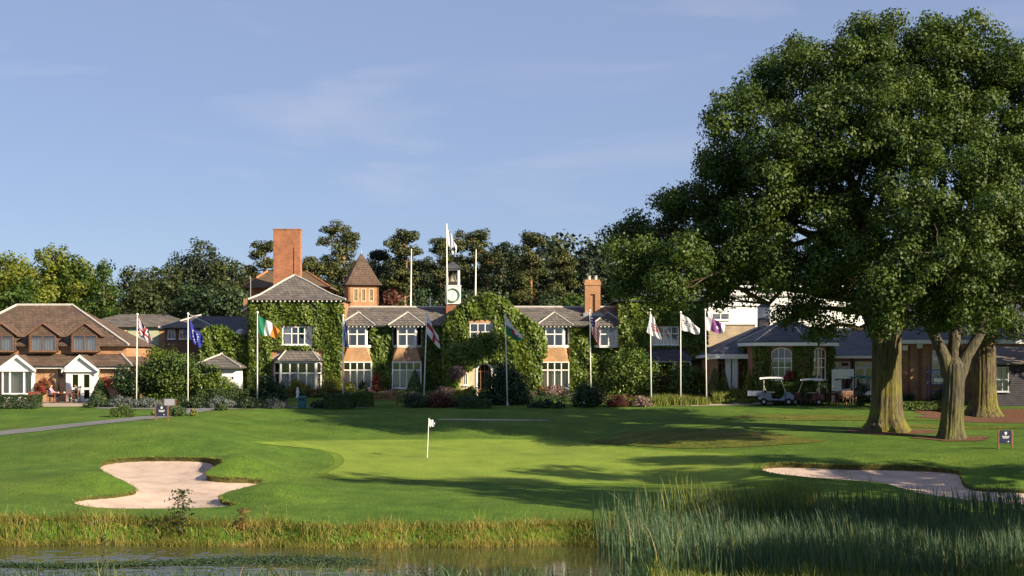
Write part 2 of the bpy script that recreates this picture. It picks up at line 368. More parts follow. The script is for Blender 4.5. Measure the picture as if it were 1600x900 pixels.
# ground materials
def turf(name, base, dark, lite, dry, fine=9.0, rough_amt=.3, stripe=0.0, sdir=(1, .25), sw=1.6):
    m, t, o = new_mat(name); g = nd(t, 'ShaderNodeNewGeometry')
    n1 = noise(t, .16, 5); n2 = noise(t, 1.1, 6, rough=.65); n3 = noise(t, fine, 4, rough=.7)
    c = ramp(t, n2, [dark, base, lite], [.28, .5, .75]); c = mixc(t, ramp(t, n1, [(0,0,0),(.6,.6,.6)], [.48,.72]), c, dry)
    c = mixc(t, 1.0, c, ramp(t, n3, [(.62,.62,.62),(1.32,1.32,1.32)], [.3,.7]), 'MULTIPLY')
    if stripe:
        dt = nd(t, 'ShaderNodeVectorMath', operation='DOT_PRODUCT'); dt.inputs[1].default_value = (sdir[0], sdir[1], 0); t.links.new(g.outputs['Position'], dt.inputs[0])
        mu = nd(t, 'ShaderNodeMath', operation='MULTIPLY'); mu.inputs[1].default_value = math.pi/sw; t.links.new(dt.outputs['Value'], mu.inputs[0])
        sn = nd(t, 'ShaderNodeMath', operation='SINE'); t.links.new(mu.outputs[0], sn.inputs[0])
        c = mixc(t, 1.0, c, ramp(t, sn.outputs[0], [(1-stripe,)*3, (1+stripe,)*3], [.3, .7]), 'MULTIPLY')
    n5 = noise(t, 26, 3, rough=.7); c = mixc(t, 1.0, c, ramp(t, n5, [(.7,.7,.7),(1.25,1.25,1.25)], [.3,.7]), 'MULTIPLY'); n6 = noise(t, .45, 5, rough=.6); c = mixc(t, 1.0, c, ramp(t, n6, [(.80,.84,.80),(1.16,1.10,1.05)], [.35,.65]), 'MULTIPLY'); bsdf(t, o, c, .9, n3, rough_amt, .10, .15); return m
M['lawn'] = turf('mown_turf', (.078,.148,.018), (.055,.114,.014), (.104,.180,.022), (.125,.170,.025), 8, .6, .05, (.5, 1), 2.2)
M['green_turf'] = turf('putting_green_turf', (.180,.255,.034), (.165,.238,.032), (.195,.272,.038), (.20,.265,.04), 14, .12, .022, (1, .45), 1.1)
M['collar'] = turf('collar_turf', (.11,.18,.017), (.092,.16,.014), (.128,.2,.02), (.13,.18,.02), 11, .3)
M['rough_turf'] = turf('rough_turf', (.105,.125,.016), (.055,.095,.010), (.16,.155,.03), (.17,.14,.04), 5, 1.0)
def sandmat():
    m, t, o = new_mat('bunker_sand'); n = noise(t, .9, 6); n3 = noise(t, 14, 5, rough=.7)
    c = ramp(t, n, [(.40,.30,.245), (.52,.405,.33), (.61,.48,.40)], [.3, .5, .72]); bsdf(t, o, c, .95, n3, .9, .05, .1); return m
M['sand'] = sandmat()
M['soil'] = plain('soil_lip', (.075, .07, .022), .95, .4, 6, .1)
M['tarmac'] = plain('path_tarmac', (.17, .165, .165), .9, .15, 2, .2)
M['gravel'] = plain('pale_gravel_path', (.36, .30, .23), .95, .2, 2, .1)
M['mulch'] = plain('bark_mulch', (.135, .070, .045), .95, .5, 7, .1)

# outline polygons (photo pixels -> ground)
def outline(pp, per=5): 
    return [ground(a, b) for a, b in spline(pp, per)]
B1 = outline([(155,728),(165,720.5),(190,717),(230,715),(270,714.5),(310,715),(340,717),(349,721),(336,729),(323,738),(327,744),(350,746.5),(385,748),(410,751),(404,756),(375,763.5),(350,771),(344,778),(352,784),(368,787),(362,790.5),(330,793),(280,794.5),(220,795),(160,794),(125,789.5),(115,784),(127,779),(165,775.5),(197,771.5),(212,766.5),(207,759),(185,748),(163,737)])
B2 = outline([(1186,731),(1197,725.5),(1230,723.5),(1270,725),(1320,727),(1380,726.5),(1430,728.5),(1480,733),(1500,738),(1503,748),(1510,757),(1528,763),(1560,765),(1600,766),(1660,767),(1668,778),(1655,789),(1600,789),(1550,785),(1500,780),(1450,773),(1410,763),(1380,755),(1330,750.5),(1270,746.5),(1220,741),(1195,736)])
BUNK = [B1, B2]
xs = np.concatenate([[-1500,-900,-500,-300,-200,-140,-100,-75,-60], np.arange(-50, 50.01, .4), [60,75,100,140,200,300,500,900,1500]])
ys = np.concatenate([[-600,-300,-100,-40,0,15,25,32,38,43], np.arange(46, 124.01, .4), [128,135,150,180,230,320,500,900,1800,3000]])
GX, GY = np.meshgrid(xs, ys); GZ = T(GX, GY); nx = len(xs); ny = len(ys)
far = (np.abs(GX) > 130) | (GY > 180); 
V = np.stack([GX, GY, GZ], -1).reshape(-1, 3)
skip = np.zeros((ny-1, nx-1), bool); extraV = []; extraF = []; soils = []
def inside(pt, poly): return bool(inpoly(np.array([pt[0]]), np.array([pt[1]]), poly)[0])
for B in BUNK:
    bx = [p[0] for p in B]; by = [p[1] for p in B]
    i0 = np.searchsorted(xs, min(bx)-1)-1; i1 = np.searchsorted(xs, max(bx)+1); j0 = np.searchsorted(ys, min(by)-1)-1; j1 = np.searchsorted(ys, max(by)+1)
    skip[j0:j1, i0:i1] = True
    gi, gj = np.meshgrid(np.arange(i0, i1+1), np.arange(j0, j1+1)); gx = xs[gi].ravel(); gy = ys[gj].ravel()
    Bn = np.array(B); dmin = np.min((gx[:, None]-Bn[None, :, 0])**2+(gy[:, None]-Bn[None, :, 1])**2, 1)
    edge = (gi.ravel() == i0) | (gi.ravel() == i1) | (gj.ravel() == j0) | (gj.ravel() == j1)
    keep = edge | (dmin > .02)
    P2 = [Vector((a, b)) for a, b in B]+[Vector((a, b)) for a, b in zip(gx[keep], gy[keep])]
    ed = [(k, (k+1) % len(B)) for k in range(len(B))]
    vo, eo, fo, *_ = delaunay_2d_cdt(P2, ed, [], 0, 1e-6)
    vx = np.array([q[0] for q in vo]); vy = np.array([q[1] for q in vo]); vz = T(vx, vy)
    base = len(V)+sum(len(e) for e in extraV); extraV.append(np.stack([vx, vy, vz], 1))
    fo = np.array(fo); cx = vx[fo].mean(1); cy = vy[fo].mean(1); hole = inpoly(cx, cy, B)
    extraF.append(fo[~hole]+base)
    # sand inside the outline
    dist = np.sqrt(np.min((vx[:, None]-Bn[None, :, 0])**2+(vy[:, None]-Bn[None, :, 1])**2, 1)); dist[:len(B)] = 0
    depth = .09+.24*(1-np.exp(-dist/1.2)); 
    depth += .12*sst(70, 77, vy)
    sz = T(vx, vy, False)*.75+vz*.25-depth
    sz = np.minimum(sz, vz-.05)+.012*np.sin(vx*3.1+vy)*np.sin(vy*2.3)*(dist > .3)
    used = np.unique(fo[hole]); mapv = -np.ones(len(vx), int); mapv[used] = np.arange(len(used))
    soils.append((np.stack([vx, vy, sz], 1)[used], mapv[fo[hole]], np.stack([vx, vy, vz], 1)[:len(B)], np.stack([vx, vy, sz], 1)[:len(B)]))
jj, ii = np.nonzero(~skip); q = np.stack([jj*nx+ii, jj*nx+ii+1, (jj+1)*nx+ii+1, (jj+1)*nx+ii], 1)
tri = np.concatenate([q[:, [0, 1, 2]], q[:, [0, 2, 3]]]+extraF)
gr = np_mesh('ground', np.concatenate([V]+extraV), tri, M['lawn'], smooth=True); gr['kind'] = 'structure'; 
gr['label'] = 'mown green fairway and lawn rolling down to the pond'
for (sv, sf, top, bot), lab in zip(soils, ('winding pale sand bunker left of the putting green', 'long shaded sand bunker right of the putting green')):
    bo = thing('bunker', lab, 'bunker', Vector(sv.mean(0)), 'bunkers guarding the green')
    np_mesh('sand', sv, sf, M['sand'], bo, smooth=True)
    n = len(top); vv = np.concatenate([top+np.array([0, 0, .004]), bot-np.array([0, 0, .05])]); ff = [(k, (k+1) % n, (k+1) % n+n, k+n) for k in range(n)]
    np_mesh('lip', vv, ff, M['soil'], bo)
    # longer turf hanging over the lip
    rng = np.random.default_rng(5+len(sv)); k = 2600; wgt = np.array([max(.03, (top[(q+1) % n]-top[q])[0]*-1) for q in range(n)]) if False else np.array([1.0 if inside((top[q][0], top[q][1]-.25), [tuple(t_[:2]) for t_ in top]) else .12 for q in range(n)]); i = rng.choice(n, k, p=wgt/wgt.sum()); f = rng.random(k)[:, None]; p = top[i]*(1-f)+top[(i+1) % n]*f
    p = p+np.c_[rng.normal(0, .05, (k, 2)), rng.uniform(-.03, .06, k)]
    leaves('turf_edge', p, rng.normal(size=(k, 3))+np.array([0, -.6, .6]), .09, M['grassy'], bo, rng, aspect=.3, kind='stuff')
def sheet(name, poly, mat, lift, step=.5, label=None, kind='structure'):
    bx = [p[0] for p in poly]; by = [p[1] for p in poly]
    gx, gy = np.meshgrid(np.arange(min(bx), max(bx), step), np.arange(min(by), max(by), step)); gx = gx.ravel(); gy = gy.ravel()
    Bn = np.array(poly); ins = inpoly(gx, gy, poly); gx = gx[ins]; gy = gy[ins]
    dm = np.min((gx[:, None]-Bn[None, :, 0])**2+(gy[:, None]-Bn[None, :, 1])**2, 1); gx = gx[dm > .02]; gy = gy[dm > .02]
    P2 = [Vector(p) for p in poly]+[Vector((a, b)) for a, b in zip(gx, gy)]
    vo, eo, fo, *_ = delaunay_2d_cdt(P2, [(k, (k+1) % len(poly)) for k in range(len(poly))], [], 1, 1e-6)
    vx = np.array([q[0] for q in vo]); vy = np.array([q[1] for q in vo])
    o = np_mesh(name, np.stack([vx, vy, T(vx, vy)+lift], 1), np.array(fo), mat, smooth=True); o['kind'] = kind
    if label: o['label'] = label
    return o
GREEN = [(405,693),(450,690.5),(520,689),(620,688),(720,687.5),(820,688),(890,690.5),(940,696),(990,701.5),(1050,706),(1120,709),(1165,716),(1178,727),(1172,738),(1190,745),(1230,749),(1200,754),(1120,756),(1000,756),(850,755),(700,752),(600,749),(540,746),(512,741),(528,732),(538,722),(530,711),(500,703),(450,698)]
cxm = sum(p[0] for p in GREEN)/len(GREEN)
sheet('collar', outline([(a+(-16 if a < 560 else 16 if a > 1040 else 0), b+(-1.8 if b < 712 else 3 if b > 742 else 0)) for a, b in GREEN], 5), M['collar'], .012)
sheet('putting_green', outline(GREEN, 5), M['green_turf'], .022)
sheet('cart_path', [ground(a, b) for a, b in spline([(-60,686),(0,674),(60,668),(130,660.5),(200,653),(245,648.5),(265,643.5),(250,640),(160,639),(160,636.5),(300,636),(440,636),(560,636.2),(560,638),(440,638.4),(360,639.5),(330,642),(300,646),(262,652.5),(210,657.5),(130,666),(60,674.5),(0,681),(-60,694)], 4)], M['tarmac'], .02)
sheet('paved_terrace', [ground(a, b, 100) for a, b in [(-60,636),(60,636),(160,635.5),(175,632),(200,629),(100,628),(0,628),(-60,628)]], M['gravel'], .02)
sheet('gravel_path', [ground(a, b) for a, b in spline([(690,655.2),(760,655.6),(820,656.2),(862,657.3),(820,658),(760,657.6),(690,656.6)], 4)], M['gravel'], .02)
sheet('service_path', [ground(a, b, 95) for a, b in spline([(1040,633.5),(1090,630.5),(1140,628),(1190,627),(1230,630),(1180,633),(1120,634),(1060,635)], 4)], M['gravel'], .02)
sheet('rough_mound', [ground(a, b) for a, b in spline([(925,690),(960,683),(990,676),(1040,672),(1110,671),(1180,676),(1250,684),(1290,690),(1220,696),(1140,700),(1060,701),(990,697)], 5)], M['rough_turf'], .03)
def disc(px, row, rx, ry, name, mat, lift=.02, seed=1):
    g = gpt(px, row); rr = random.Random(seed); k = 40; ph = [rr.uniform(0, 6) for _ in range(3)]
    poly = []
    for i in range(k):
        a = 2*math.pi*i/k; s = 1+.12*math.sin(3*a+ph[0])+.08*math.sin(5*a+ph[1])+.05*math.sin(9*a+ph[2]); poly.append((g.x+rx*s*math.cos(a), g.y+ry*s*math.sin(a)))
    sheet(name, poly, mat, lift, .6)
disc(1393, 674, 2.6, 1.7, 'mulch_bed', M['mulch'], .02, 1); disc(1492, 686, 2.0, 1.3, 'mulch_bed', M['mulch'], .03, 2); disc(1575, 652, 6.5, 4.2, 'mulch_bed', M['mulch'], .02, 3)
for k, (a, b) in enumerate([(1330, 655), (1250, 651), (1480, 668)]): disc(a, b, 5, 1.1, 'dry_turf', M['rough_turf'], .025, 10+k)

# pond
def watermat():
    m, t, o = new_mat('pond_water'); g = nd(t, 'ShaderNodeNewGeometry'); mp_ = nd(t, 'ShaderNodeMapping'); mp_.inputs['Scale'].default_value = (.7, 2.6, 1)
    t.links.new(g.outputs['Position'], mp_.inputs[0]); n = noise(t, 2.4, 4, mp_.outputs[0])
    b = bsdf(t, o, (.055, .058, .024), .04, n, .06, .03, .5); b.inputs['IOR'].default_value = 1.45
    return m
M['water'] = watermat()
wx = np.concatenate([[-400, -150, -60], np.arange(-27, 9.01, .1), [20, 40, 60]]); wy = np.concatenate([[30, 42], np.arange(50.5, 61.6, .075), [62.2]])
PX, PY = np.meshgrid(wx, wy); rg = np.random.default_rng(4); hz_ = np.zeros(PX.shape)
for k in range(26):
    wl = rg.uniform(.22, .95); an = rg.normal(math.pi/2, .55); hz_ += wl*.0042*np.sin(2*math.pi*(PX*math.cos(an)+PY*math.sin(an))/wl+rg.uniform(0, 6.3))
patch = np.clip(sst(-4, -10, PX+1.6*np.sin(PY*1.3)+1.2*np.sin(PX*.7+PY*2.1))*.95+.55*np.clip(np.sin(PY*4.2+PX*.12)*np.sin(PX*.5+1)-.35, 0, 1)*sst(3, -2, PX), .05, 1)
edge = (PX > -26.5) & (PX < 8.8) & (PY > 50.6) & (PY < 61.4)
wo = np_mesh('pond_water', np.stack([PX, PY, WATER+hz_*patch*edge], -1).reshape(-1, 3), np.array([(j*len(wx)+i, j*len(wx)+i+1, (j+1)*len(wx)+i+1, (j+1)*len(wx)+i) for j in range(len(wy)-1) for i in range(len(wx)-1)]), M['water'], smooth=True)
wo['kind'] = 'structure'; wo['label'] = 'greenish pond water below the grassy bank'
# ------------------------------------------------------------------ building kit
def window(parent, fr, a0, a1, z0, z1, cols=2, rows=(.68,), fw=.07, bar=.05, curtain=None, mat='white', name='window', cz=(0, 1), proud=.03, deep=.10, label=None, arch=0, sill=True, cb=-.26):
    "frame with bars; each pane and the curtain hang under it"
    m = MB(); H = z1-z0; Wd = a1-a0
    cs = [i/cols for i in range(1, cols)] if isinstance(cols, int) else list(cols)
    xe = [a0+fw]+[a0+fw+(Wd-2*fw)*c for c in cs]+[a1-fw]; ze = [z0+fw]+[z0+fw+(H-2*fw)*r for r in rows]+[z1-fw]
    m.fbox(fr, a0, a0+fw, -deep, proud, z0, z1-arch); m.fbox(fr, a1-fw, a1, -deep, proud, z0, z1-arch); m.fbox(fr, a0+fw, a1-fw, -deep, proud, z0, z0+fw)
    if not arch: m.fbox(fr, a0+fw, a1-fw, -deep, proud, z1-fw, z1)
    else:
        k = 14
        def arc(i, rr): 
            a = math.pi*(1-i/k); return ((a0+a1)/2+(Wd/2-rr)*math.cos(a), z1-arch+(arch-rr)*math.sin(a))
        for i in range(k):
            (p0, q0), (p1, q1), (p2, q2), (p3, q3) = arc(i, 0), arc(i+1, 0), arc(i+1, fw), arc(i, fw)
            vs = [fr.p(a, b, z) for b in (proud, -deep) for a, z in ((p0, q0), (p1, q1), (p2, q2), (p3, q3))]
            m.add(vs, [(3,2,1,0),(4,5,6,7),(0,1,5,4),(2,3,7,6),(1,2,6,5),(3,0,4,7)])
    def top(a): 
        if not arch: return z1-fw
        s = (a-(a0+a1)/2)/(Wd/2-fw*.5); return z1-arch+(arch-fw)*math.sqrt(max(0, 1-s*s))
    for x in xe[1:-1]: m.fbox(fr, x-bar/2, x+bar/2, -deep+.01, proud-.008, z0+fw, top(x)+.01)
    for z in ze[1:-1]: m.fbox(fr, a0+fw, a1-fw, -deep+.013, proud-.013, z-bar/2, z+bar/2)
    if sill: m.fbox(fr, a0-.06, a1+.06, -deep+.02, proud+.09, z0-.06, z0-.002)
    w_ = m.build(name, M[mat], parent)
    if label: w_['label'] = label
    for i in range(len(xe)-1):
        for j in range(len(ze)-1):
            g = MB(); l, r_ = xe[i]+bar/2*(i > 0), xe[i+1]-bar/2*(i < len(xe)-2); b_, t_ = ze[j]+bar/2*(j > 0), ze[j+1]-bar/2*(j < len(ze)-2)
            if arch and j == len(ze)-2:
                k = 6; A = [l+(r_-l)*q/k for q in range(k+1)]; vs = [fr.p(a, -.04, b_) for a in (l, r_)]+[fr.p(a, -.04, top(a)) for a in reversed(A)]
                g.add(vs, [tuple(range(len(vs)))])
            else: g.fbox(fr, l-.005, r_+.005, -.05, -.04, b_-.005, t_+.005)
            g.build('pane', M['glass'], w_)
    if curtain:
        cm = MB(); n = max(6, int(Wd*14)); za = z0+fw+(H-2*fw)*cz[0]; zb = z0+fw+(H-2*fw)*cz[1]
        vs = []
        for i in range(n+1):
            b = cb+.035*math.sin(i*2.1)+.02*math.sin(i*.9); a = a0+.03+(Wd-.06)*i/n; vs += [fr.p(a, b, za), fr.p(a, b, zb)]
        cm.add(vs, [(2*i, 2*i+2, 2*i+3, 2*i+1) for i in range(n)]); cm.build('curtain', M[curtain], w_)
    return w_
def wall(mb, fr, a0, a1, z0, z1, holes=(), th=.3, m=0):
    xs_ = sorted({a0, a1, *[min(max(v, a0), a1) for h in holes for v in h[:2]]}); zs_ = sorted({z0, z1, *[min(max(v, z0), z1) for h in holes for v in h[2:4]]})
    for i in range(len(xs_)-1):
        k = 0
        while k < len(zs_)-1:
            xm = (xs_[i]+xs_[i+1])/2; isol = lambda q: not any(h[0] < xm < h[1] and h[2] < (zs_[q]+zs_[q+1])/2 < h[3] for h in holes)
            if not isol(k): k += 1; continue
            e = k
            while e+1 < len(zs_)-1 and isol(e+1): e += 1
            mb.fbox(fr, xs_[i], xs_[i+1], -th, 0, zs_[k], zs_[e+1], m); k = e+1
    return mb
def caps(parent, lines, r=.07, name='ridge_cap', mat='hip'):
    for ln in lines: m = MB(); m.tube([Vector(p)+Vector((0, 0, r*.3)) for p in ln], r, 6); m.build(name, M[mat], parent)
def tails(parent, p0, p1, n, s=.05, name='rafter_tail'):
    m = MB(); p0 = Vector(p0); p1 = Vector(p1)
    for i in range(n):
        p = p0.lerp(p1, (i+.5)/n); m.box(p.x-s, p.x+s, p.y-s*1.2, p.y+s*2, p.z-s, p.z+s)
    o = m.build(name, M['white'], parent); o['kind'] = 'stuff'; return o
def tri_mix(a, b, f): return Vector(a).lerp(Vector(b), f)

# ------------------------------------------------------------------ main clubhouse
CH = thing('clubhouse', 'long brick clubhouse with ivy walls, clock turret, tall chimney and spire', 'building', (-2, 120, 0))
YF = 120.0; fr0 = Frame((0, YF, 0))
zE, zRdg = ZR(506, YF), ZR(480, 122.6)
m = MB(); xa, xb = XP(530, YF), XP(985, YF)
bays = [(558, True), (635.5, True), (866.5, True), (951, False)]
holes = []
wall(m, fr0, xa, xb, -.3, zE, [(XP(cx-22, YF), XP(cx+22, YF), .4, ZR(566, YF)) for cx, g in bays if g]+[(XP(cx-20, YF), XP(cx+20, YF), ZR(540, YF), ZR(511, YF)) for cx, g in bays])
m.build('wall', M['brick'], CH)
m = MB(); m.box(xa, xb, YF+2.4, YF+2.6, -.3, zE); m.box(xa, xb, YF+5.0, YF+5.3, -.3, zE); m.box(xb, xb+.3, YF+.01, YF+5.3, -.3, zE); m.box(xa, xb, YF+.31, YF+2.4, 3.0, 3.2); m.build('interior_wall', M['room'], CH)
m = MB(); m.slab([(xa, YF-.35, zE-.12), (xb, YF-.35, zE-.12), (xb, YF+2.6, zRdg), (xa, YF+2.6, zRdg)], .1); m.slab([(xa, YF+2.6, zRdg), (xb, YF+2.6, zRdg), (xb, YF+5.6, zE-.12), (xa, YF+5.6, zE-.12)], .1)
rf = m.build('roof', M['slate'], CH); caps(rf, [[(xa, YF+2.6, zRdg), (xb, YF+2.6, zRdg)]], .08)
m = MB(); m.box(xa, xb, YF-.45, YF-.355, zE-.26, zE-.16); m.build('gutter', M['black'], rf)
def bay(cx, lower=True):
    X = XP(cx, 119.3); yb = YF; g = MB()
    zt, zb = ZR(510, 119.2), ZR(541, 119.2); hw, hf = 1.18, .72; yf = 119.25
    # upper light box: sills, heads, posts come with the windows
    g.slab([(X-hw, yb, zb), (X-hf, yf, zb), (X+hf, yf, zb), (X+hw, yb, zb)], .10)
    bo = g.build('bay', M['white'], CH); g = MB(); g.slab([(X-hw, yb, zt+.12), (X-hf, yf, zt+.12), (X+hf, yf, zt+.12), (X+hw, yb, zt+.12)], .12); g.build('bay_head', M['white'], bo)
    window(bo, Frame((X, yf, 0)), -hf, hf, zb, zt, 2, (.62,), .08, .09, None, sill=False, name='window')
    ang = math.atan2(yb-yf, hw-hf); L = math.hypot(hw-hf, yb-yf)
    fl = Frame((X-hw, yb, 0), -ang); window(bo, fl, 0, L-.02, zb, zt, 1, (), .09, .06, 'curtain', sill=False)
    f2 = Frame((X+hf, yf, 0), ang); window(bo, f2, .02, L, zb, zt, 1, (), .09, .06, 'curtain_grey', sill=False)
    # tapering brick apron
    zl = ZR(565, 119.2)
    if lower:
        a = MB(); A = [(X-.72, yf+.03, zb-.1), (X+.72, yf+.03, zb-.1), (X+1.12, yf-.02, zl), (X-1.12, yf-.02, zl)]
        a.add(A+[(X-1.0, yb, zb-.1), (X+1.0, yb, zb-.1), (X+1.16, yb, zl), (X-1.16, yb, zl)], [(0,3,2,1), (4,7,3,0), (1,2,6,5), (0,1,5,4)]); a.build('apron', M['brick_tan'], bo)
        window(bo, Frame((X, yf, 0)), -1.14, 1.14, .42, zl, 4, (.70,), .08, .085, 'curtain', cz=(0, .68), sill=True)
        for sx in (-1, 1):
            s_ = MB(); s_.box(min(X+sx*1.14, X+sx*1.06), max(X+sx*1.14, X+sx*1.06), yf+.12, yb, .42, zl); s_.box(min(X+sx*1.14, X+sx*1.06), max(X+sx*1.14, X+sx*1.06), yf+.01, yb, -.2, .35); s_.build('bay_cheek', M['white'], bo)
        s_ = MB(); s_.box(X-1.05, X+1.05, yf+.02, yf+.25, -.3, .355); s_.build('plinth', M['brick'], bo)
    # hipped roof
    e = 1.42; ye = yf-.35; ze = zt+.1; za = ZR(488, 120.3); h = MB()
    ap = (X, 120.25, za); bk = (X, 122.4, za)
    h.slab([(X-e, ye, ze), (X+e, ye, ze), ap], .07); h.slab([(X-e, ye, ze), ap, bk, (X-e, 121.8, ze)], .07); h.slab([(X+e, ye, ze), (X+e, 121.8, ze), bk, ap], .07)
    ho = h.build('bay_roof', M['slate'], CH); caps(ho, [[(X-e, ye, ze), ap], [(X+e, ye, ze), ap], [ap, bk]], .055, 'hip_cap')
    tails(ho, (X-e+.05, ye+.08, ze-.12), (X+e-.05, ye+.08, ze-.12), 9, .045)
for cx, g in bays: bay(cx, g)
# brick stack with two pots, on the ridge towards the right
YC = 121.6; x0, x1 = XP(914, YC), XP(938, YC); zt = ZR(436, YC); m = MB()
m.box(x0, x1, YC-.05, YC+.7, 5.6, zt-.5); m.box(x0, x0+.42, YC-.18, YC-.051, 5.6, zt-1.2); m.box(x1-.42, x1, YC-.18, YC-.051, 5.6, zt-1.2); m.box(x0, x1, YC-.18, YC-.051, zt-1.199, zt-.5)
m.box(x0-.05, x1+.05, YC-.23, YC+.75, zt-.5, zt-.22); m.box(x0+.02, x1-.02, YC-.15, YC+.68, zt-.22, zt-.05)
ck = m.build('chimney', M['brick'], CH)
for d in (.33, .85):
    p = MB(); p.lathe([(.14, 0), (.13, .25), (.16, .28), (.15, .32)], (x0+d, YC+.25, zt-.05), 10); p.build('chimney_pot', M['hip'], ck)
m = MB(); m.box(x0-.15, x1+.15, YC-.55, YC-.185, ZR(492, YC)-.12, ZR(489, YC)); m.build('flashing', M['steel'], ck)

# ivy tower block at the left end
YT = 118.6; frT = Frame((0, YT, 0)); x0, x1 = XP(391, YT), XP(536, YT); zEv = ZR(467, YT)
m = MB(); hw1 = (XP(441, YT), XP(488, YT), ZR(539, YT), ZR(510, YT)); hb = (XP(437, YT), XP(497, YT), .3, ZR(566, YT))
wall(m, frT, x0, x1, -.3, zEv, [hw1, hb]); m.box(x0, x0+.3, YT+.301, YT+8, -.3, zEv); m.box(x1-.3, x1, YT+.301, YT+8, -.3, zEv); m.build('wing_wall', M['brick'], CH)
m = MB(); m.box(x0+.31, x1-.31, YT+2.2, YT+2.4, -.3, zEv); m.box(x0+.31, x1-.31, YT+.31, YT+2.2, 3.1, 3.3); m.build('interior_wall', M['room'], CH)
wf = window(CH, frT, *hw1, (.30, .53, .76), (.62,), .08, .07, None)
s_ = MB()
for a, b in ((hw1[0]+.1, hw1[0]+.72), (hw1[1]-.62, hw1[1]-.1)): s_.fbox(frT, a, b, -.075, -.06, hw1[2]+.09, hw1[3]-.09)
s_.build('shutter_panel', M['white'], wf)
m = MB(); m.fbox(frT, hw1[0]-.1, hw1[1]+.1, -.05, .04, hw1[3]+.005, hw1[3]+.22); m.build('lintel', M['brick_red'], CH)
ap = W(460, 430, YT+3.2); e0, e1 = XP(387, YT-.45), XP(540, YT-.45); ze = ZR(468, YT-.45); h = MB()
def swept(A, B, C, n=4):     # bell-cast triangle from eave A-B up to C
    A, B, C = Vector(A), Vector(B), Vector(C); rows = []
    for i in range(n+1):
        f = i/n; g = f-.055*math.sin(math.pi*min(1, f*1.6))*1.2; a = A.lerp(C, f); b = B.lerp(C, f); z = A.z+(C.z-A.z)*g; a.z = b.z = z; rows.append((a, b))
    return rows
for A, B in (((e0, YT-.45, ze), (e1, YT-.45, ze)), ((e1, YT-.45, ze), (e1, YT+7, ze)), ((e0, YT+7, ze), (e0, YT-.45, ze)), ((e1, YT+7, ze), (e0, YT+7, ze))):
    rows = swept(A, B, ap)
    for i in range(4):
        q = [rows[i][0], rows[i][1], rows[i+1][1], rows[i+1][0]] if i < 3 else [rows[i][0], rows[i][1], rows[i+1][0]]
        h.slab(q, .06)
ho = h.build('wing_roof', M['slate'], CH)
caps(ho, [[r_[0] for r_ in swept((e0, YT-.45, ze), (e1, YT-.45, ze), ap)], [r_[1] for r_ in swept((e0, YT-.45, ze), (e1, YT-.45, ze), ap)]], .075, 'hip_cap')
tails(ho, (e0+.2, YT-.36, ze-.12), (e1-.2, YT-.36, ze-.12), 20, .05)
# ground-floor bay window of the tower block
yb, yf = YT, YT-1.0; xl0, xl1, xr1, xr0 = XP(428, yb), XP(438, yf), XP(494, yf), XP(503, yb); zt = ZR(565, yf); zb = .25
g = MB(); pl = [(xl0, yb, 0), (xl1, yf, 0), (xr1, yf, 0), (xr0, yb, 0)]
g.slab([(a, b, zt+.16) for a, b, c in pl], .16); bo = g.build('bay', M['white'], CH); g = MB(); g.slab([(a, b, zb) for a, b, c in pl], .55); g.build('bay_plinth', M['white'], bo)
window(bo, Frame((xl1, yf, 0)), 0, xr1-xl1, zb, zt, 4, (.62,), .1, .09, 'curtain', cz=(0, .6), sill=False)
L = math.hypot(xl1-xl0, yb-yf); an = math.atan2(yb-yf, xl1-xl0)
window(bo, Frame((xl0, yb, 0), -an), 0, L-.02, zb, zt, 1, (.62,), .1, .06, 'curtain', cz=(0, .6), sill=False)
L = math.hypot(xr0-xr1, yb-yf); an = math.atan2(yb-yf, xr0-xr1)
window(bo, Frame((xr1, yf, 0), an), .02, L, zb, zt, 1, (.62,), .1, .06, 'curtain', cz=(0, .6), sill=False)
h = MB(); ee = [(XP(423, yb), yb, zt+.12), (XP(434, yf-.3), yf-.3, zt+.12), (XP(499, yf-.3), yf-.3, zt+.12), (XP(508, yb), yb, zt+.12)]
tt = [(XP(448, yb), yb-.02, ZR(546, yb)), (XP(486, yb), yb-.02, ZR(546, yb))]
h.slab([ee[0], ee[1], tt[0]], .06); h.slab([ee[1], ee[2], tt[1], tt[0]], .06); h.slab([ee[2], ee[3], tt[1]], .06)
ho = h.build('bay_roof', M['slate'], CH); caps(ho, [[ee[1], tt[0]], [ee[2], tt[1]], [ee[0], tt[0]], [ee[3], tt[1]]], .05, 'hip_cap')
# rear block with mossy roof and the tall chimney
YB = 127.0; x0, x1 = XP(388, YB), XP(508, YB); m = MB(); zw = ZR(447, YB)
m.box(x0, x1, YB, YB+6, 0, zw); m.build('rear_wall', M['brick_red'], CH)
h = MB(); rz = ZR(424, YB+3); xm0, xm1 = XP(418, YB+3), XP(478, YB+3); q = .45
h.slab([(x0-q, YB-q, zw-.1), (x1+q, YB-q, zw-.1), (xm1, YB+3, rz), (xm0, YB+3, rz)], .09); h.slab([(x1+q, YB-q, zw-.1), (x1+q, YB+6+q, zw-.1), (xm1, YB+3, rz)], .09); h.slab([(x0-q, YB+6+q, zw-.1), (x0-q, YB-q, zw-.1), (xm0, YB+3, rz)], .09); h.slab([(x1+q, YB+6+q, zw-.1), (x0-q, YB+6+q, zw-.1), (xm0, YB+3, rz), (xm1, YB+3, rz)], .09)
ho = h.build('rear_roof', M['moss_tile'], CH); caps(ho, [[(x1+q, YB-q, zw-.1), (xm1, YB+3, rz)], [(x0-q, YB-q, zw-.1), (xm0, YB+3, rz)]], .08, 'hip_cap', 'terracotta')
YK = 124.6; x0, x1 = XP(427, YK), XP(469, YK); zt = ZR(359, YK); m = MB()
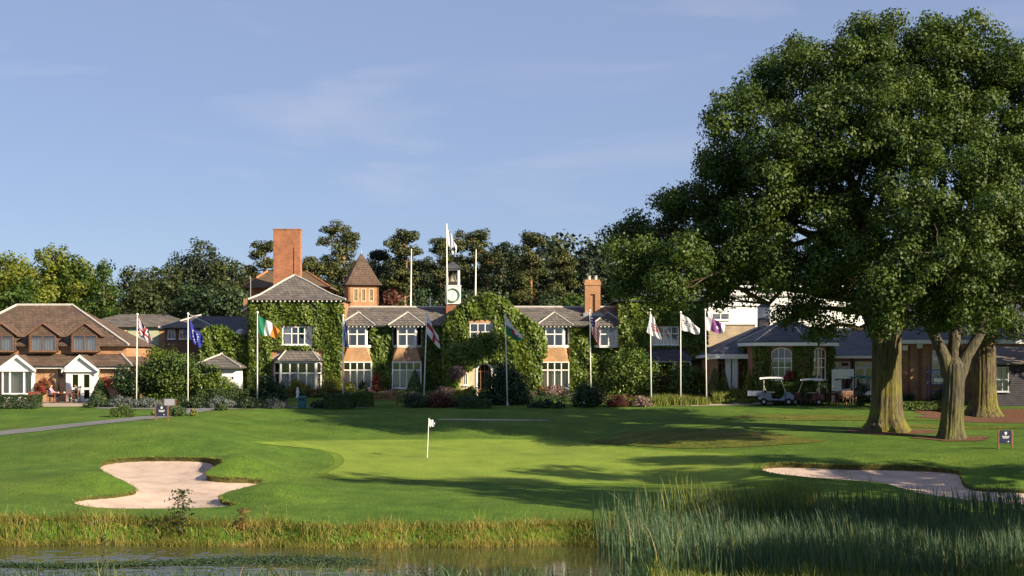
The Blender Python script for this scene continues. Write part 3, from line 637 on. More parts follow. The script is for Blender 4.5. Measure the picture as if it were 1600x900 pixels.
m.box(x0, x1, YK, YK+1.1, 5, zt); m.box(x0-.04, x1+.04, YK-.04, YK+1.14, zt, zt+.09); m.box(x0+(x1-x0)*.78, x0+(x1-x0)*.80, YK-.06, YK-.001, 6.5, zt-1.4)
ck = m.build('chimney', M['brick_red'], CH, bevel=.01); ck['label'] = 'tall plain brick chimney stack above the ivy wing'
m = MB(); m.box(XP(391, YK)-.3, XP(391, YK)+.25, YK-1.5, YK+1, ZR(496, YK), ZR(468, YK)); m.build('side_stub', M['brick'], CH)
m = MB(); m.tube([W(391.5, 505, 122), W(391.5, 432, 122)], .03, 6); m.build('vent_pipe', M['steel'], CH)

# louvred turret with flared spire
YU = 124.0; c = W(564.5, 478, YU); hw = 1.22; ang = R(14); tu = MB(); zb, zt = 5.6, ZR(446, YU)
rot = lambda a, b: (c.x+a*math.cos(ang)-b*math.sin(ang), YU+a*math.sin(ang)+b*math.cos(ang))
frU = Frame((c.x+hw*math.sin(ang), YU-hw*math.cos(ang), 0), ang); frL = Frame((*rot(-hw, hw), 0), ang-R(90)); frR = Frame((*rot(hw, -hw), 0), ang+R(90))
hl = [(-.82, -.42, ZR(472, YU), ZR(452, YU)), (-.2, .2, ZR(472, YU), ZR(452, YU)), (.42, .82, ZR(472, YU), ZR(452, YU))]
wall(tu, frU, -hw, hw, zb, zt, hl, .15); wall(tu, frL, 0, 2*hw, zb, zt, [], .15); wall(tu, frR, 0, 2*hw, zb, zt, [], .15)
to = tu.build('turret', M['brick'], CH)
for a0, a1, z0, z1 in hl:
    l = MB(); f = .06; l.fbox(frU, a0, a0+f, -.1, .02, z0, z1); l.fbox(frU, a1-f, a1, -.1, .02, z0, z1); l.fbox(frU, a0+f, a1-f, -.1, .02, z0, z0+f); l.fbox(frU, a0+f, a1-f, -.1, .02, z1-f, z1)
    k = 9
    for i in range(k):
        z = z0+f+(z1-z0-2*f)*(i+.5)/k; l.add([frU.p(a0+f, -.09, z+.045), frU.p(a1-f, -.09, z+.045), frU.p(a1-f, .0, z-.03), frU.p(a0+f, .0, z-.03)], [(0, 1, 2, 3), (3, 2, 1, 0)])
    l.build('louvre', M['cream'], to)
prof = [(1.52, -.02), (1.28, .32), (1.02, .85), (.62, 1.75), (.28, 2.45), (.03, 2.95)]; sp = MB(); rt2 = math.sqrt(2)
H = ZR(396, YU)-zt; sp.lathe([(r_*rt2, z/2.95*H+zt) for r_, z in prof], (c.x, YU, 0), 4, 0, ang+R(45)); so_ = sp.build('spire', M['brown_tile'], CH)
f_ = MB(); f_.lathe([(.05, 0), (.07, .1), (.02, .22), (.01, .4)], (c.x, YU, zt+H-.05), 8); f_.build('finial', M['steel'], so_)

# clock and bell turret on the ridge
YQ = 121.2; cx = XP(707.5, YQ); z0, z1, z2, z3, z4 = ZR(492, YQ), ZR(475, YQ), ZR(447, YQ), ZR(420, YQ), ZR(409, YQ); q = .60
b = MB(); b.box(cx-.52, cx+.52, YQ, YQ+1.05, z0-.6, z1); ct = b.build('clock_turret', M['brick_red'], CH)
b = MB(); b.box(cx-q, cx+q, YQ-.1, YQ+1.12, z1, z2); b.box(cx-q-.04, cx+q+.04, YQ-.14, YQ+1.16, z2, z2+.07); b.build('clock_box', M['white'], ct)
for sx in (-1, 1):
    for yy in (YQ-.04, YQ+.92): b = MB(); b.box(cx+sx*.46-.07, cx+sx*.46+.07, yy, yy+.14, z2+.071, z3); b.build('bell_post', M['white'], ct)
b = MB(); b.box(cx-.39, cx+.39, YQ-.04, YQ+.1, z3-.13, z3); b.build('bell_beam', M['white'], ct)
b = MB(); b.box(cx-.38, cx+.38, YQ+.93, YQ+1.0, z2+.071, z3); b.build('louvre_board', M['dark'], ct)
b = MB(); b.lathe([(.30, 0), (.27, .06), (.20, .2), (.165, .42), (.13, .52), (.05, .58), (.03, .8)], (cx+.02, YQ+.4, z2+.38), 16); b.build('bell', M['gold'], ct, True)
b = MB(); b.lathe([(.72*rt2*.98, z3), (.74*rt2*.98, z3+.05), (.36*rt2, z3+.34), (.02, z4+.05)], (cx, YQ+.5, 0), 4, 0, R(45)); b.build('turret_roof', M['blue_slate'], ct)
yc = YQ-.1; zc_ = (z1+z2)/2-.02
def dial(r0, r1, y0, y1, name, mat, par):
    g = MB(); n = 32; vs = []
    for i in range(n):
        a = 2*math.pi*i/n; vs += [(cx+r0*math.cos(a), y1, zc_+r0*math.sin(a)), (cx+r1*math.cos(a), y1, zc_+r1*math.sin(a)), (cx+r1*math.cos(a), y0, zc_+r1*math.sin(a)), (cx+r0*math.cos(a), y0, zc_+r0*math.sin(a))]
    fs = []
    for i in range(n):
        j = (i+1) % n; fs += [(4*i, 4*i+1, 4*j+1, 4*j), (4*i+1, 4*i+2, 4*j+2, 4*j+1), (4*i+3, 4*i, 4*j, 4*j+3)]
    return g.add(vs, fs).build(name, mat, par)
M['clockgreen'] = plain('green_clock_ring', (.07, .17, .12), .5); M['dialw'] = plain('clock_dial', (.82, .80, .72), .5, .04)
dial(.001, .46, yc, yc-.03, 'clock_face', M['dialw'], ct); dial(.46, .56, yc, yc-.09, 'clock_ring', M['clockgreen'], ct)
b = MB()
for i in range(12):
    a = 2*math.pi*i/12; p = Vector((math.sin(a), 0, math.cos(a))); s_ = .055 if i % 3 else .08
    b.tube([Vector((cx, yc-.036, zc_))+p*.42, Vector((cx, yc-.036, zc_))+p*(.42-s_)], .011, 4)
for a, l in ((R(205), .20), (R(20), .31)): b.tube([Vector((cx, yc-.045, zc_)), Vector((cx+math.sin(a)*l, yc-.045, zc_+math.cos(a)*l))], .011, 4)
b.build('clock_hand', M['black'], ct)
# ridge furniture
for px, r0, r1 in ((642.5, 480, 389), (743.5, 480, 390)):
    g = MB(); g.tube([W(px-.8, r0, 122.7), W(px+.3, r1, 122.7)], [.07, .04], 8); g.build('roof_mast', M['white'], CH)
g = MB(); g.tube([W(672.5, 480, 122.5), W(672.5, 464, 122.5)], .05, 6); g.tube([W(668.5, 468, 122.5), W(676.5, 467.5, 122.5)], .03, 6); g.tube([W(672.5, 467.5, 122.2), W(672.5, 467.5, 122.9)], .03, 6); g.build('weather_vane', M['white'], CH)

# ivy-clad gable with the entrance porch
YG = 117.6; GO = [(692,618),(691,540),(694,512),(706,494),(724,478),(744,467),(760,463.5),(776,467),(795,480),(815,497),(838,512),(846,530),(847,560),(844,618)]
def extr(mb, poly, y0, y1, m=0):
    n = len(poly); mb.add([(p[0], y0, p[1]) for p in poly]+[(p[0], y1, p[1]) for p in poly], [tuple(range(n-1, -1, -1)) , tuple(range(n, 2*n))]+[(i, (i+1) % n, (i+1) % n+n, i+n) for i in range(n)], m); return mb
g = MB(); inset = lambda pts, cx_, cy_, k: [(cx_+(a-cx_)*k, cy_+(b-cy_)*k) for a, b in pts]
gp = [(XP(a, YG), ZR(b, YG)) for a, b in inset(GO, 768, 600, .975)]
extr(g, gp, YG, 122.5).build('gable_wing', M['brick'], CH)
frG = Frame((0, YG, 0)); wx0, wx1, wz0, wz1 = XP(734, YG), XP(771, YG), ZR(535, YG), ZR(505, YG)
m = MB(); m.fbox(frG, wx0-.1, wx1+.1, 0, .012, wz0-.1, wz1+.02); m.build('window_dark_backing', M['dark'], CH)  # flat dark board on the solid gable, standing in for an unlit room
window(CH, Frame((0, YG-.14, 0)), wx0, wx1, wz0, wz1, 3, (.55,), .07, .07, None)
m = MB(); m.fbox(frG, wx0-.1, wx1+.15, .0, .2, wz1+.005, wz1+.25); m.build('lintel', M['brick_tan'], CH)
YP = 115.4; x0, x1 = XP(703, YP), XP(803, YP); zp = ZR(545, YP)
dx0, dx1, dzt = XP(746, YP), XP(768, YP), ZR(569, YP); m = MB(); frP = Frame((0, YP, 0)); base = Ts(-2, YP)-.1
sw0, sw1, sz0, sz1 = XP(724, YP), XP(731, YP), ZR(602, YP), ZR(583, YP)
wall(m, frP, x0, x1, base, zp, [(dx0-.12, dx1+.12, base, dzt+.12), (sw0, sw1, sz0, sz1)], .25); m.box(x0, x0+.25, YP+.251, YG-.01, base, zp); m.box(x1-.25, x1, YP+.251, YG-.01, base, zp); m.box(x0, x1, YP+.001, YG-.01, zp+.001, zp+.2)
po = m.build('porch', M['cream'], CH)
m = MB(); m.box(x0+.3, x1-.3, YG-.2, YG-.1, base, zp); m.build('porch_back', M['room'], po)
k = 16; ar = (dx1-dx0)/2+.12; xm = (dx0+dx1)/2; zs = dzt+.12-ar
m = MB()
for i in range(k):  # spandrels above the arch + white arch band
    a0_, a1_ = math.pi*(1-i/k), math.pi*(1-(i+1)/k); p0, p1 = (xm+ar*math.cos(a0_), zs+ar*math.sin(a0_)), (xm+ar*math.cos(a1_), zs+ar*math.sin(a1_))
    m.add([(p0[0], YP+.0, p0[1]), (p1[0], YP, p1[1]), (p1[0], YP, dzt+.121), (p0[0], YP, dzt+.121)], [(0, 1, 2, 3)])
m.build('arch_spandrel', M['cream'], po)
m = MB()
for i in range(k):
    a0_, a1_ = math.pi*(1-i/k), math.pi*(1-(i+1)/k); vs = []
    for yy in (YP-.05, YP+.25):
        for rr, aa in ((ar, a0_), (ar, a1_), (ar-.14, a1_), (ar-.14, a0_)): vs.append((xm+rr*math.cos(aa), yy, zs+rr*math.sin(aa)))
    m.add(vs, [(0,1,2,3),(7,6,5,4),(0,4,5,1),(2,6,7,3)])
m.box(xm-ar, xm-ar+.14, YP-.05, YP+.25, base, zs); m.box(xm+ar-.14, xm+ar, YP-.05, YP+.25, base, zs); m.build('arch_trim', M['white'], po)
m = MB(); ar2 = ar-.14
for xx in (-.3, 0, .3): m.box(xm+xx-.03, xm+xx+.03, YP+.3, YP+.36, base, zs+math.sqrt(max(0, ar2**2-xx**2)))
m.box(xm-ar2, xm+ar2, YP+.31, YP+.35, base, base+.7); m.box(xm-ar2, xm+ar2, YP+.31, YP+.35, zs-.05, zs+.03); m.build('door', M['wood'], po)
window(po, frP, sw0, sw1, sz0, sz1, 2, (), .06, .05, None)

# shaded ivy block at the right end
YR = 119.0; x0, x1 = XP(968, YR), XP(1104, YR); zt = ZR(470, YR); frR_ = Frame((0, YR, 0)); m = MB()
hw2 = (XP(1017, YR), XP(1061, YR), ZR(539, YR), ZR(510, YR)); hb2 = (XP(1016, YR), XP(1066, YR), .3, ZR(566, YR))
wall(m, frR_, x0, x1, -.3, zt, [hw2, hb2]); m.box(x1-.3, x1, YR+.301, YR+9, -.3, zt); m.box(x0, x0+.3, YR+.301, YR+9, -.3, zt); m.build('wing_wall', M['brick_dark'], CH)
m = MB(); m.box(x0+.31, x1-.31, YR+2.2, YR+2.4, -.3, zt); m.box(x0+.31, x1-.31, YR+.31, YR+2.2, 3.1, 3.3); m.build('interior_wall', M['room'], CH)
window(CH, frR_, *hw2, (.22, .45, .74), (.62,), .08, .08, 'curtain_grey')
m = MB(); m.fbox(frR_, hw2[0]-.1, hw2[1]+.1, -.05, .04, hw2[3]+.005, hw2[3]+.2); m.build('lintel', M['brick_red'], CH)
window(CH, frR_, hb2[0], hb2[1], hb2[2], hb2[3], 4, (.65,), .08, .08, 'curtain_grey')
yf = YR-1.1; h = MB(); ze = ZR(562, yf); e_ = [(XP(1000, yf), yf, ze), (XP(1083, yf), yf, ze)]; t_ = [(XP(1018, YR), YR-.02, ZR(543, YR)), (XP(1064, YR), YR-.02, ZR(543, YR))]; bk = [(XP(1000, YR), YR, ze), (XP(1083, YR), YR, ze)]
h.slab([e_[0], e_[1], t_[1], t_[0]], .07); h.slab([bk[0], e_[0], t_[0]], .07); h.slab([e_[1], bk[1], t_[1]], .07); h.build('bay_roof', M['blue_slate'], CH)
m = MB()
for px in (1004, 1028, 1054, 1079): m.box(XP(px, yf+.2)-.06, XP(px, yf+.2)+.06, yf+.15, yf+.27, -.4, ze-.08)
m.box(XP(1003, yf), XP(1080, yf), yf+.1, yf+.3, ze-.2, ze-.075); m.build('bay_post', M['white'], CH)
h = MB(); a_, b_ = x0-.4, x1+.4; y0_, y1_ = YR-.4, YR+9; zz = zt+.02; tz = ZR(450, YR+4); h.slab([(a_, y0_, zz), (b_, y0_, zz), (b_-2.4, YR+4.3, tz), (a_+2.4, YR+4.3, tz)], .08); h.slab([(b_, y0_, zz), (b_, y1_, zz), (b_-2.4, YR+4.3, tz)], .08); h.slab([(a_, y1_, zz), (a_, y0_, zz), (a_+2.4, YR+4.3, tz)], .08); h.slab([(b_, y1_, zz), (a_, y1_, zz), (a_+2.4, YR+4.3, tz), (b_-2.4, YR+4.3, tz)], .08)
h.build('wing_roof', M['blue_slate'], CH)
# ------------------------------------------------------------------ left house
M['netwhite'] = plain('white_net', (.80, .77, .70), .9, .1, 6)
YL = 115.0; YU_ = 116.8; zg = ZR(629, YL)
LH = thing('guest_house', 'brown-tiled brick house with white gables and dormers at far left', 'building', (XP(80, YL), YL, zg))
frL0 = Frame((0, YL, 0)); xl, xr = XP(-90, YL), XP(214, YL); zlt = ZR(571, YL); m = MB()
wall(m, frL0, xl, xr, zg-.4, zlt, [(XP(9, YL), XP(47, YL), zg+.35, zlt-.1), (XP(108, YL), XP(145, YL), zg-.4, zlt-.1)], .3); m.box(xr-.3, xr, YL+.301, YL+9, zg-.4, zlt); m.build('wall', M['brick_tan'], LH)
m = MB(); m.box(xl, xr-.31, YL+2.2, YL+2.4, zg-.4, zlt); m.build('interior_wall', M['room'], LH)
zt_, ze_ = ZR(553, YU_), ZR(571, YL-.35); m = MB(); xh = XP(189, YU_)
m.slab([(xl, YL-.35, ze_), (XP(206, YL-.35), YL-.35, ze_), (xh, YU_, zt_), (xl, YU_, zt_)], .08); m.slab([(XP(206, YL-.35), YL-.35, ze_), (xr+.3, YL+1.2, ze_), (xr+.3, YL+8, ze_), (xh, YU_+5, zt_), (xh, YU_, zt_)], .08)
lr = m.build('lean_to_roof', M['brown_tile'], LH); caps(lr, [[(XP(206, YL-.35), YL-.35, ze_), (xh, YU_, zt_)]], .08, 'hip_cap')
m = MB(); m.box(xl, XP(206, YL), YL-.42, YL-.352, ze_-.24, ze_-.05); m.build('fascia', M['white'], LH)
m = MB(); m.box(xl, XP(206, YL), YL-.50, YL-.425, ze_-.12, ze_-.04); m.tube([(XP(92.5, YL), YL-.1, ze_-.15), (XP(92.5, YL), YL-.1, zg)], .045, 8); m.build('gutter', M['black'], LH)
# upper storey
frLU = Frame((0, YU_, 0)); zuE = ZR(537, YU_); D = [(3, -16, 21), (67, 47, 87), (132, 113, 152)]; m = MB()
wall(m, frLU, xl, XP(198, YU_), zt_-.6, zuE, [(XP(a, YU_), XP(b, YU_), ZR(549, YU_), zuE) for c, a, b in D], .25); m.box(XP(198, YU_)-.25, XP(198, YU_), YU_+.251, YU_+7.8, zt_-.6, zuE); m.build('upper_wall', M['brick'], LH)
m = MB()
for px in range(20, 198, 4):
    if any(a-4 < px < b+4 for c, a, b in D): continue
    x = XP(px, YU_); m.add([(x-.07, YU_-.012, zuE-.33), (x, YU_-.012, zuE-.22), (x+.07, YU_-.012, zuE-.33), (x, YU_-.012, zuE-.27)], [(0, 3, 2, 1)])
m.build('dentil_course', M['cream'], LH)
YR_ = 121.0; zr = ZR(477, YR_); rx0, rx1 = XP(26, YR_), XP(113, YR_); ex0, ex1 = XP(-95, YU_), XP(203, YU_); ye = YU_-.4; zee = ZR(539, ye); yb = 125.2; m = MB()
m.slab([(ex0, ye, zee), (ex1, ye, zee), (rx1, YR_, zr), (rx0, YR_, zr)], .1); m.slab([(ex1, ye, zee), (ex1, yb, zee), (rx1, YR_, zr)], .1); m.slab([(ex0, yb, zee), (ex0, ye, zee), (rx0, YR_, zr)], .1); m.slab([(ex1, yb, zee), (ex0, yb, zee), (rx0, YR_, zr), (rx1, YR_, zr)], .1)
mr = m.build('roof', M['brown_tile'], LH); caps(mr, [[(rx0, YR_, zr), (rx1, YR_, zr)], [(ex1, ye, zee), (rx1, YR_, zr)], [(ex0, ye, zee), (rx0, YR_, zr)]], .1)
for c, a, b in D:
    y = YU_-.62; fr = Frame((0, y, 0)); x0, x1 = XP(a, y), XP(b, y); z0, z1 = ZR(549, y), ZR(523, y); g = MB()
    g.box(x0-.1, x0, y, y+3, z0, z1); do = g.build('dormer', M['brown_tile'], LH); g = MB(); g.box(x1, x1+.1, y, y+3, z0, z1); g.build('dormer_cheek', M['brown_tile'], do)
    window(do, fr, x0, x1, z0, z1, (.5,), (.82,), .06, .035, 'netwhite', cz=(0, .8), mat='wood', proud=.02, cb=-.11)
    g = MB(); g.box(x0, x1, y+.9, y+1.0, z0, z1); g.build('dormer_back', M['room'], do)
    za = ZR(505, y-.1); e = .32; xc = (x0+x1)/2; ap = (xc, y-.12, za); bk = (xc, y+3.4, za); g = MB()
    g.slab([(x0-e, y-.12, z1-.06), ap, bk, (x0-e, y+3.4, z1-.06)], .08); g.slab([ap, (x1+e, y-.12, z1-.06), (x1+e, y+3.4, z1-.06), bk], .08); ro = g.build('dormer_roof', M['brown_tile'], LH)
    g = MB(); g.add([(x0-.1, y-.02, z1), (x1+.1, y-.02, z1), (xc, y-.02, za-.1)], [(0, 1, 2)]); g.build('tile_hanging', M['brown_tile'], ro)
    caps(ro, [[ap, (x0-e, y-.12, z1-.06)], [ap, (x1+e, y-.12, z1-.06)]], .045, 'verge', 'brick_dark')
# white gabled bay (left) and white gabled entrance (right)
for (ax, e0, e1, ar_, er) in ((27, -6, 57, 554, 577.5), (125, 97, 156, 554, 578)):
    y = YL-.6; g = MB(); A = (XP(ax, y), ZR(ar_, y)); B0 = (XP(e0, y), ZR(er, y)); B1_ = (XP(e1, y), ZR(er, y))
    g.add([(B0[0]+.15, y, B0[1]), (B1_[0]-.15, y, B1_[1]), (A[0], y, A[1]-.1)], [(0, 1, 2)]); g.box(B0[0]+.15, B1_[0]-.15, y-.02, y+.15, B0[1]-.14, B0[1]-.002)
    go = g.build('gable', M['white'], LH)
    g = MB()
    for Bx in (B0, B1_): g.slab([(Bx[0], y-.15, Bx[1]), (A[0], y-.15, A[1]), (A[0], YL+1.6, A[1]), (Bx[0], YL+1.6, Bx[1])], .07)
    g.build('gable_roof', M['brown_tile'], go)
    g = MB()
    for Bx in (B0, B1_): g.slab([(Bx[0], y-.19, Bx[1]), (A[0], y-.19, A[1]), (A[0], y-.151, A[1]), (Bx[0], y-.151, Bx[1])], .22)
    g.build('bargeboard', M['white'], go)
y = YL-.5; zt0 = ZR(579, y); g = MB()
xw0, xw1 = XP(3, y), XP(51, y); zb = ZR(616, y); g.box(xw0, xw1, y, YL, zb-.14, zb); g.box(xw0, xw1, y, YL-.01, zt0, zt0+.1); g.box(xw0+.1, xw1-.1, y+.05, YL, zg-.3, zb-.141); bw = g.build('bay_window', M['white'], LH)
window(bw, Frame((0, y, 0)), xw0, xw1, zb, zt0, (.24, .74), (), .09, .12, 'curtain', cz=(0, 1), sill=False)
for xx, an in ((xw0, -R(90)), (xw1, R(90))):
    fr = Frame((xx, YL if an < 0 else y+.1, 0), an); window(bw, fr, 0, YL-y-.11, zb, zt0, 1, (.4,), .08, .06, None, sill=False)
y = YL-.45; g = MB(); xd0, xd1 = XP(103, y), XP(152, y); zt0 = ZR(579, y); zgd = Ts((xd0+xd1)/2, y)
dh0, dh1 = XP(109, y), XP(144, y); fr = Frame((0, y, 0)); wall(g, fr, xd0, xd1, zgd-.2, zt0, [(dh0, dh1, zgd-.2, ZR(581, y))], .12); g.box(xd0, xd0+.12, y+.121, YL, zgd-.2, zt0); g.box(xd1-.12, xd1, y+.121, YL, zgd-.2, zt0); pc = g.build('entrance', M['white'], LH)
xm = (dh0+dh1)/2
for a0, a1 in ((dh0, xm-.01), (xm+.01, dh1)):
    d = window(LH, fr, a0, a1, zgd+.03, ZR(581, y), 1, (.42,), .2, .16, None, name='door', sill=False, proud=-.01)
g = MB(); g.tube([(xm-.08, y-.05, zgd+1.05), (xm-.08, y-.05, zgd+1.2)], .015, 6); g.build('door_handle', M['steel'], pc)
for px in (96, 152.5):
    g = MB(); p = W(px, 587, YL-.15); g.tube([p+Vector((0, .15, .15)), p+Vector((0, 0, .2)), p+Vector((0, 0, .1))], .015, 6); g.lathe([(.05, .1), (.1, .05), (.07, -.15), (.02, -.18)], p, 8); g.build('wall_lantern', M['black'], LH)

# ------------------------------------------------------------------ low range, link and outbuilding behind
def hiproof(mb, x0, x1, y0, y1, ze, zr, inset, th=.09):
    ym = (y0+y1)/2; a, b = (x0+inset, ym, zr), (x1-inset, ym, zr)
    mb.slab([(x0, y0, ze), (x1, y0, ze), b, a], th); mb.slab([(x1, y0, ze), (x1, y1, ze), b], th); mb.slab([(x1, y1, ze), (x0, y1, ze), a, b], th); mb.slab([(x0, y1, ze), (x0, y0, ze), a], th); return a, b
Y = 136.0; LB = thing('annexe', 'low grey-roofed range behind the guest house', 'building', (XP(220, Y), Y, 0)); x0, x1 = XP(120, Y), XP(300, Y); ze, zr = ZR(509, Y), ZR(491, Y+3.2); m = MB()
m.box(x0, x1, Y, Y+6.4, 0, ze); m.build('wall', M['brick_tan'], LB); m = MB(); hiproof(m, x0-.4, x1+.4, Y-.4, Y+6.8, ze-.05, zr, 3.4); m.build('roof', M['slate'], LB)
m = MB(); m.box(XP(200, Y), XP(248, Y), Y-.06, Y-.002, ZR(540, Y), ze-.1); m.build('cladding_panel', plain('pale_green_cladding', (.42, .44, .30), .7), LB)
for r_ in (512, 516, 520): 
    m = MB(); m.box(XP(160, Y), XP(199, Y), Y-.12, Y-.003, ZR(r_+1.5, Y), ZR(r_, Y)); m.build('brick_string_course', M['cream'], LB)
Y = 132.0; x0, x1 = XP(258, Y), XP(330, Y); ze, zr = ZR(512, Y), ZR(492, Y+3); LC = thing('annexe_pavilion', 'hip-roofed grey annexe with blue-white panels behind the ivy hedge', 'building', (XP(290, Y), Y, 0)); m = MB()
wall(m, Frame((0, Y, 0)), x0, x1, 0, ze, [(XP(262, Y), XP(274, Y), ZR(530, Y), ZR(515, Y)), (XP(280, Y), XP(292, Y), ZR(530, Y), ZR(515, Y)), (XP(296, Y), XP(310, Y), ZR(530, Y), ZR(515, Y))]); m.box(x0, x0+.3, Y+.301, Y+6, 0, ze); m.box(x1-.3, x1, Y+.301, Y+6, 0, ze); m.box(x0+.31, x1-.31, Y+2, Y+2.2, 0, ze); m.build('wall', M['brick_dark'], LC)
for a, b, cu in ((262, 274, 'curtain'), (280, 292, None), (296, 310, 'curtain')): window(LC, Frame((0, Y, 0)), XP(a, Y), XP(b, Y), ZR(530, Y), ZR(515, Y), 2, (), .07, .06, cu)
m = MB(); a, b = hiproof(m, x0-.5, x1+.5, Y-.5, Y+6.5, ze, zr, 3.0); ro = m.build('roof', M['slate'], LC); caps(ro, [[(x0-.5, Y-.5, ze), a], [(x1+.5, Y-.5, ze), b]], .06, 'hip_cap')
Y = 146.0; LG = thing('cottage', 'pale gable end peeping over the low grey roofs', 'building', (XP(228, Y), Y, 0)); m = MB(); A = W(228, 484, Y); B = W(203, 494, Y); C = W(256, 494, Y)
m.slab([B, C, A], 5, (0, 1, 0)); m.box(B.x, C.x, Y, Y+5, 0, B.z); m.build('wall', M['cream'], LG); m = MB()
m.slab([B+Vector((-.5, -.3, -.15)), A+Vector((0, -.3, .08)), A+Vector((0, 5, .08)), B+Vector((-.5, 5, -.15))], .12); m.slab([A+Vector((0, -.3, .08)), C+Vector((.5, -.3, -.15)), C+Vector((.5, 5, -.15)), A+Vector((0, 5, .08))], .12); m.build('roof', M['blue_slate'], LG)
Y = 131.0; LK = thing('link_block', 'low dark slate-roofed link between the annexe and the ivy wing', 'building', (XP(350, Y), Y, 0)); x0, x1 = XP(331, Y), XP(393, Y); ze, zr = ZR(520, Y), ZR(494, Y+3.4); m = MB()
m.box(x0, x1, Y, Y+7, 0, ze); m.build('wall', M['brick_dark'], LK); m = MB(); m.slab([(XP(300, Y+3.4), Y-.3, ze-.05), (x1, Y-.3, ze-.05), (x1, Y+3.4, zr), (XP(300, Y+3.4), Y+3.4, zr)], .1); m.slab([(XP(300, Y+3.4), Y+3.4, zr), (x1, Y+3.4, zr), (x1, Y+7.2, ze), (XP(300, Y+3.4), Y+7.2, ze)], .1); m.build('roof', M['blue_slate'], LK)
d_ = MB(); p = W(376, 523, 130.3); d_.lathe([(.5, -.1), (.48, .12), (.36, .34), (.18, .46), (.02, .5)], p, 16); d_.build('roof_dome', M['steel'], LK, True)
d_ = MB(); d_.slab([W(377, 486, 123), W(388, 478, 123), W(388, 478, 125), W(377, 486, 125)], .1); d_.build('canopy', M['white'], LK)
Y = 116.0; WO = thing('outbuilding', 'small white outbuilding with a grey hipped roof among clipped shrubs', 'building', (XP(345, Y), Y, Ts(XP(345, Y), Y))); zg2 = Ts(XP(345, Y), Y)
x0, x1 = XP(308, Y), XP(369, Y); ze, zr = ZR(573, Y), ZR(552.5, Y+2.2); m = MB(); h1 = (XP(349, Y), XP(353, Y), ZR(592, Y), ZR(588, Y)); h2 = (XP(361, Y), XP(365.5, Y), ZR(593, Y), ZR(588, Y))
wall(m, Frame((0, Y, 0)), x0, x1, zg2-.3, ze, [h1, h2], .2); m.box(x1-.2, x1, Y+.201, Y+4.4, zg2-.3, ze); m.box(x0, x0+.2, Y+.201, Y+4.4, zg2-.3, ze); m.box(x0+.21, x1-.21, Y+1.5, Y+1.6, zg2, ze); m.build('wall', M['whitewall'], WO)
for h_ in (h1, h2): window(WO, Frame((0, Y, 0)), *h_, 1, (), .03, .03, None, sill=False)
m = MB(); a, b = hiproof(m, x0-.5, x1+.4, Y-.45, Y+4.8, ze-.03, zr, 2.0); ro = m.build('roof', M['slate'], WO); caps(ro, [[(x0-.5, Y-.45, ze), a], [(x1+.4, Y-.45, ze), b], [a, b]], .06, 'hip_cap')

# ------------------------------------------------------------------ white building, octagon pavilion and right-hand wings
Y = 140.0; WB = thing('white_block', 'large flat-roofed white building behind the many-sided pavilion', 'building', (XP(1230, Y), Y, 0)); x0, x1 = XP(1090, Y), XP(1400, Y); m = MB()
hw_ = [(XP(1112, Y), XP(1140, Y), ZR(500, Y), ZR(489, Y)), (XP(1262, Y), XP(1275, Y), ZR(505, Y), ZR(492, Y))]
wall(m, Frame((0, Y, 0)), x0, x1, 0, ZR(463, Y), hw_); m.box(x0, x0+.3, Y+.301, Y+12, 0, ZR(463, Y)); m.box(x0+.31, x1, Y+2, Y+2.2, 0, ZR(463.5, Y)); m.build('wall', M['whitewall'], WB)
m = MB(); m.box(x0-.2, x1, Y-.2, Y+.2, ZR(463, Y)+.002, ZR(461, Y)); m.box(x0-.05, x1, Y-.1, Y-.002, ZR(478.5, Y), ZR(477, Y)); m.build('cornice', M['hip'], WB)
for h_ in hw_: window(WB, Frame((0, Y, 0)), *h_, 2, (), .08, .08, None)
m = MB(); m.box(XP(1104, Y+5), XP(1330, Y+5), Y+5, Y+11, ZR(463, Y), ZR(446, Y+5)); m.build('penthouse', M['whitewall'], WB)
m = MB()
for px in range(1100, 1330, 9): m.tube([W(px, 461, Y+.3), W(px, 449, Y+.3)], .03, 5)
for r_ in (449, 455): m.tube([W(1096, r_, Y+.3), W(1330, r_, Y+.3)], .03, 5)
m.build('railing', M['steel'], WB)
Yw = 130.0; SW = thing('courtyard_wall', 'weathered pale stone wall beside the purple flag', 'wall', (XP(1125, Yw), Yw, 0)); m = MB(); m.box(XP(1100, Yw), XP(1180, Yw), Yw, Yw+.4, 0, ZR(508, Yw)); m.build('masonry', brickmat('stone_wall', (.42,.35,.25), (.36,.30,.22), (.3,.25,.18), .5, .25), SW)
m = MB(); m.box(XP(1099, Yw), XP(1181, Yw), Yw-.08, Yw+.48, ZR(508, Yw)+.002, ZR(506, Yw)); m.build('coping', M['hip'], SW)
# octagon
Yc = 113.0; cx = XP(1231, Yc); rad = 3.3; OC = thing('garden_pavilion', 'many-sided pavilion with slate roof and tall arched windows', 'building', (cx, Yc, Ts(cx, 109))); gz = Ts(cx, 110)-.2; ze = ZR(537, Yc-2.8)
NS = 6; off = R(11); cor = [(cx+rad*math.cos(R(270)+off+R(60)*(i-1)), Yc+rad*math.sin(R(270)+off+R(60)*(i-1))) for i in range(NS)]
wl = MB(); wspec = []
for i in range(NS):
    p, q = cor[i], cor[(i+1) % NS]; an = math.atan2(q[1]-p[1], q[0]-p[0]); L = math.hypot(q[0]-p[0], q[1]-p[1]); fr = Frame((*p, 0), an)
    zw0, zw1 = ZR(594, Yc-2.7), ZR(543, Yc-2.7)
    if i in (0, 1):
        wd = .74; hole = (L/2-wd, L/2+wd, zw0, zw1); wall(wl, fr, 0, L, gz, ze, [hole], .2); wspec.append((fr, hole, L))
    else: wall(wl, fr, 0, L, gz, ze, [], .2)
wl.build('wall', M['brick_red'], OC)
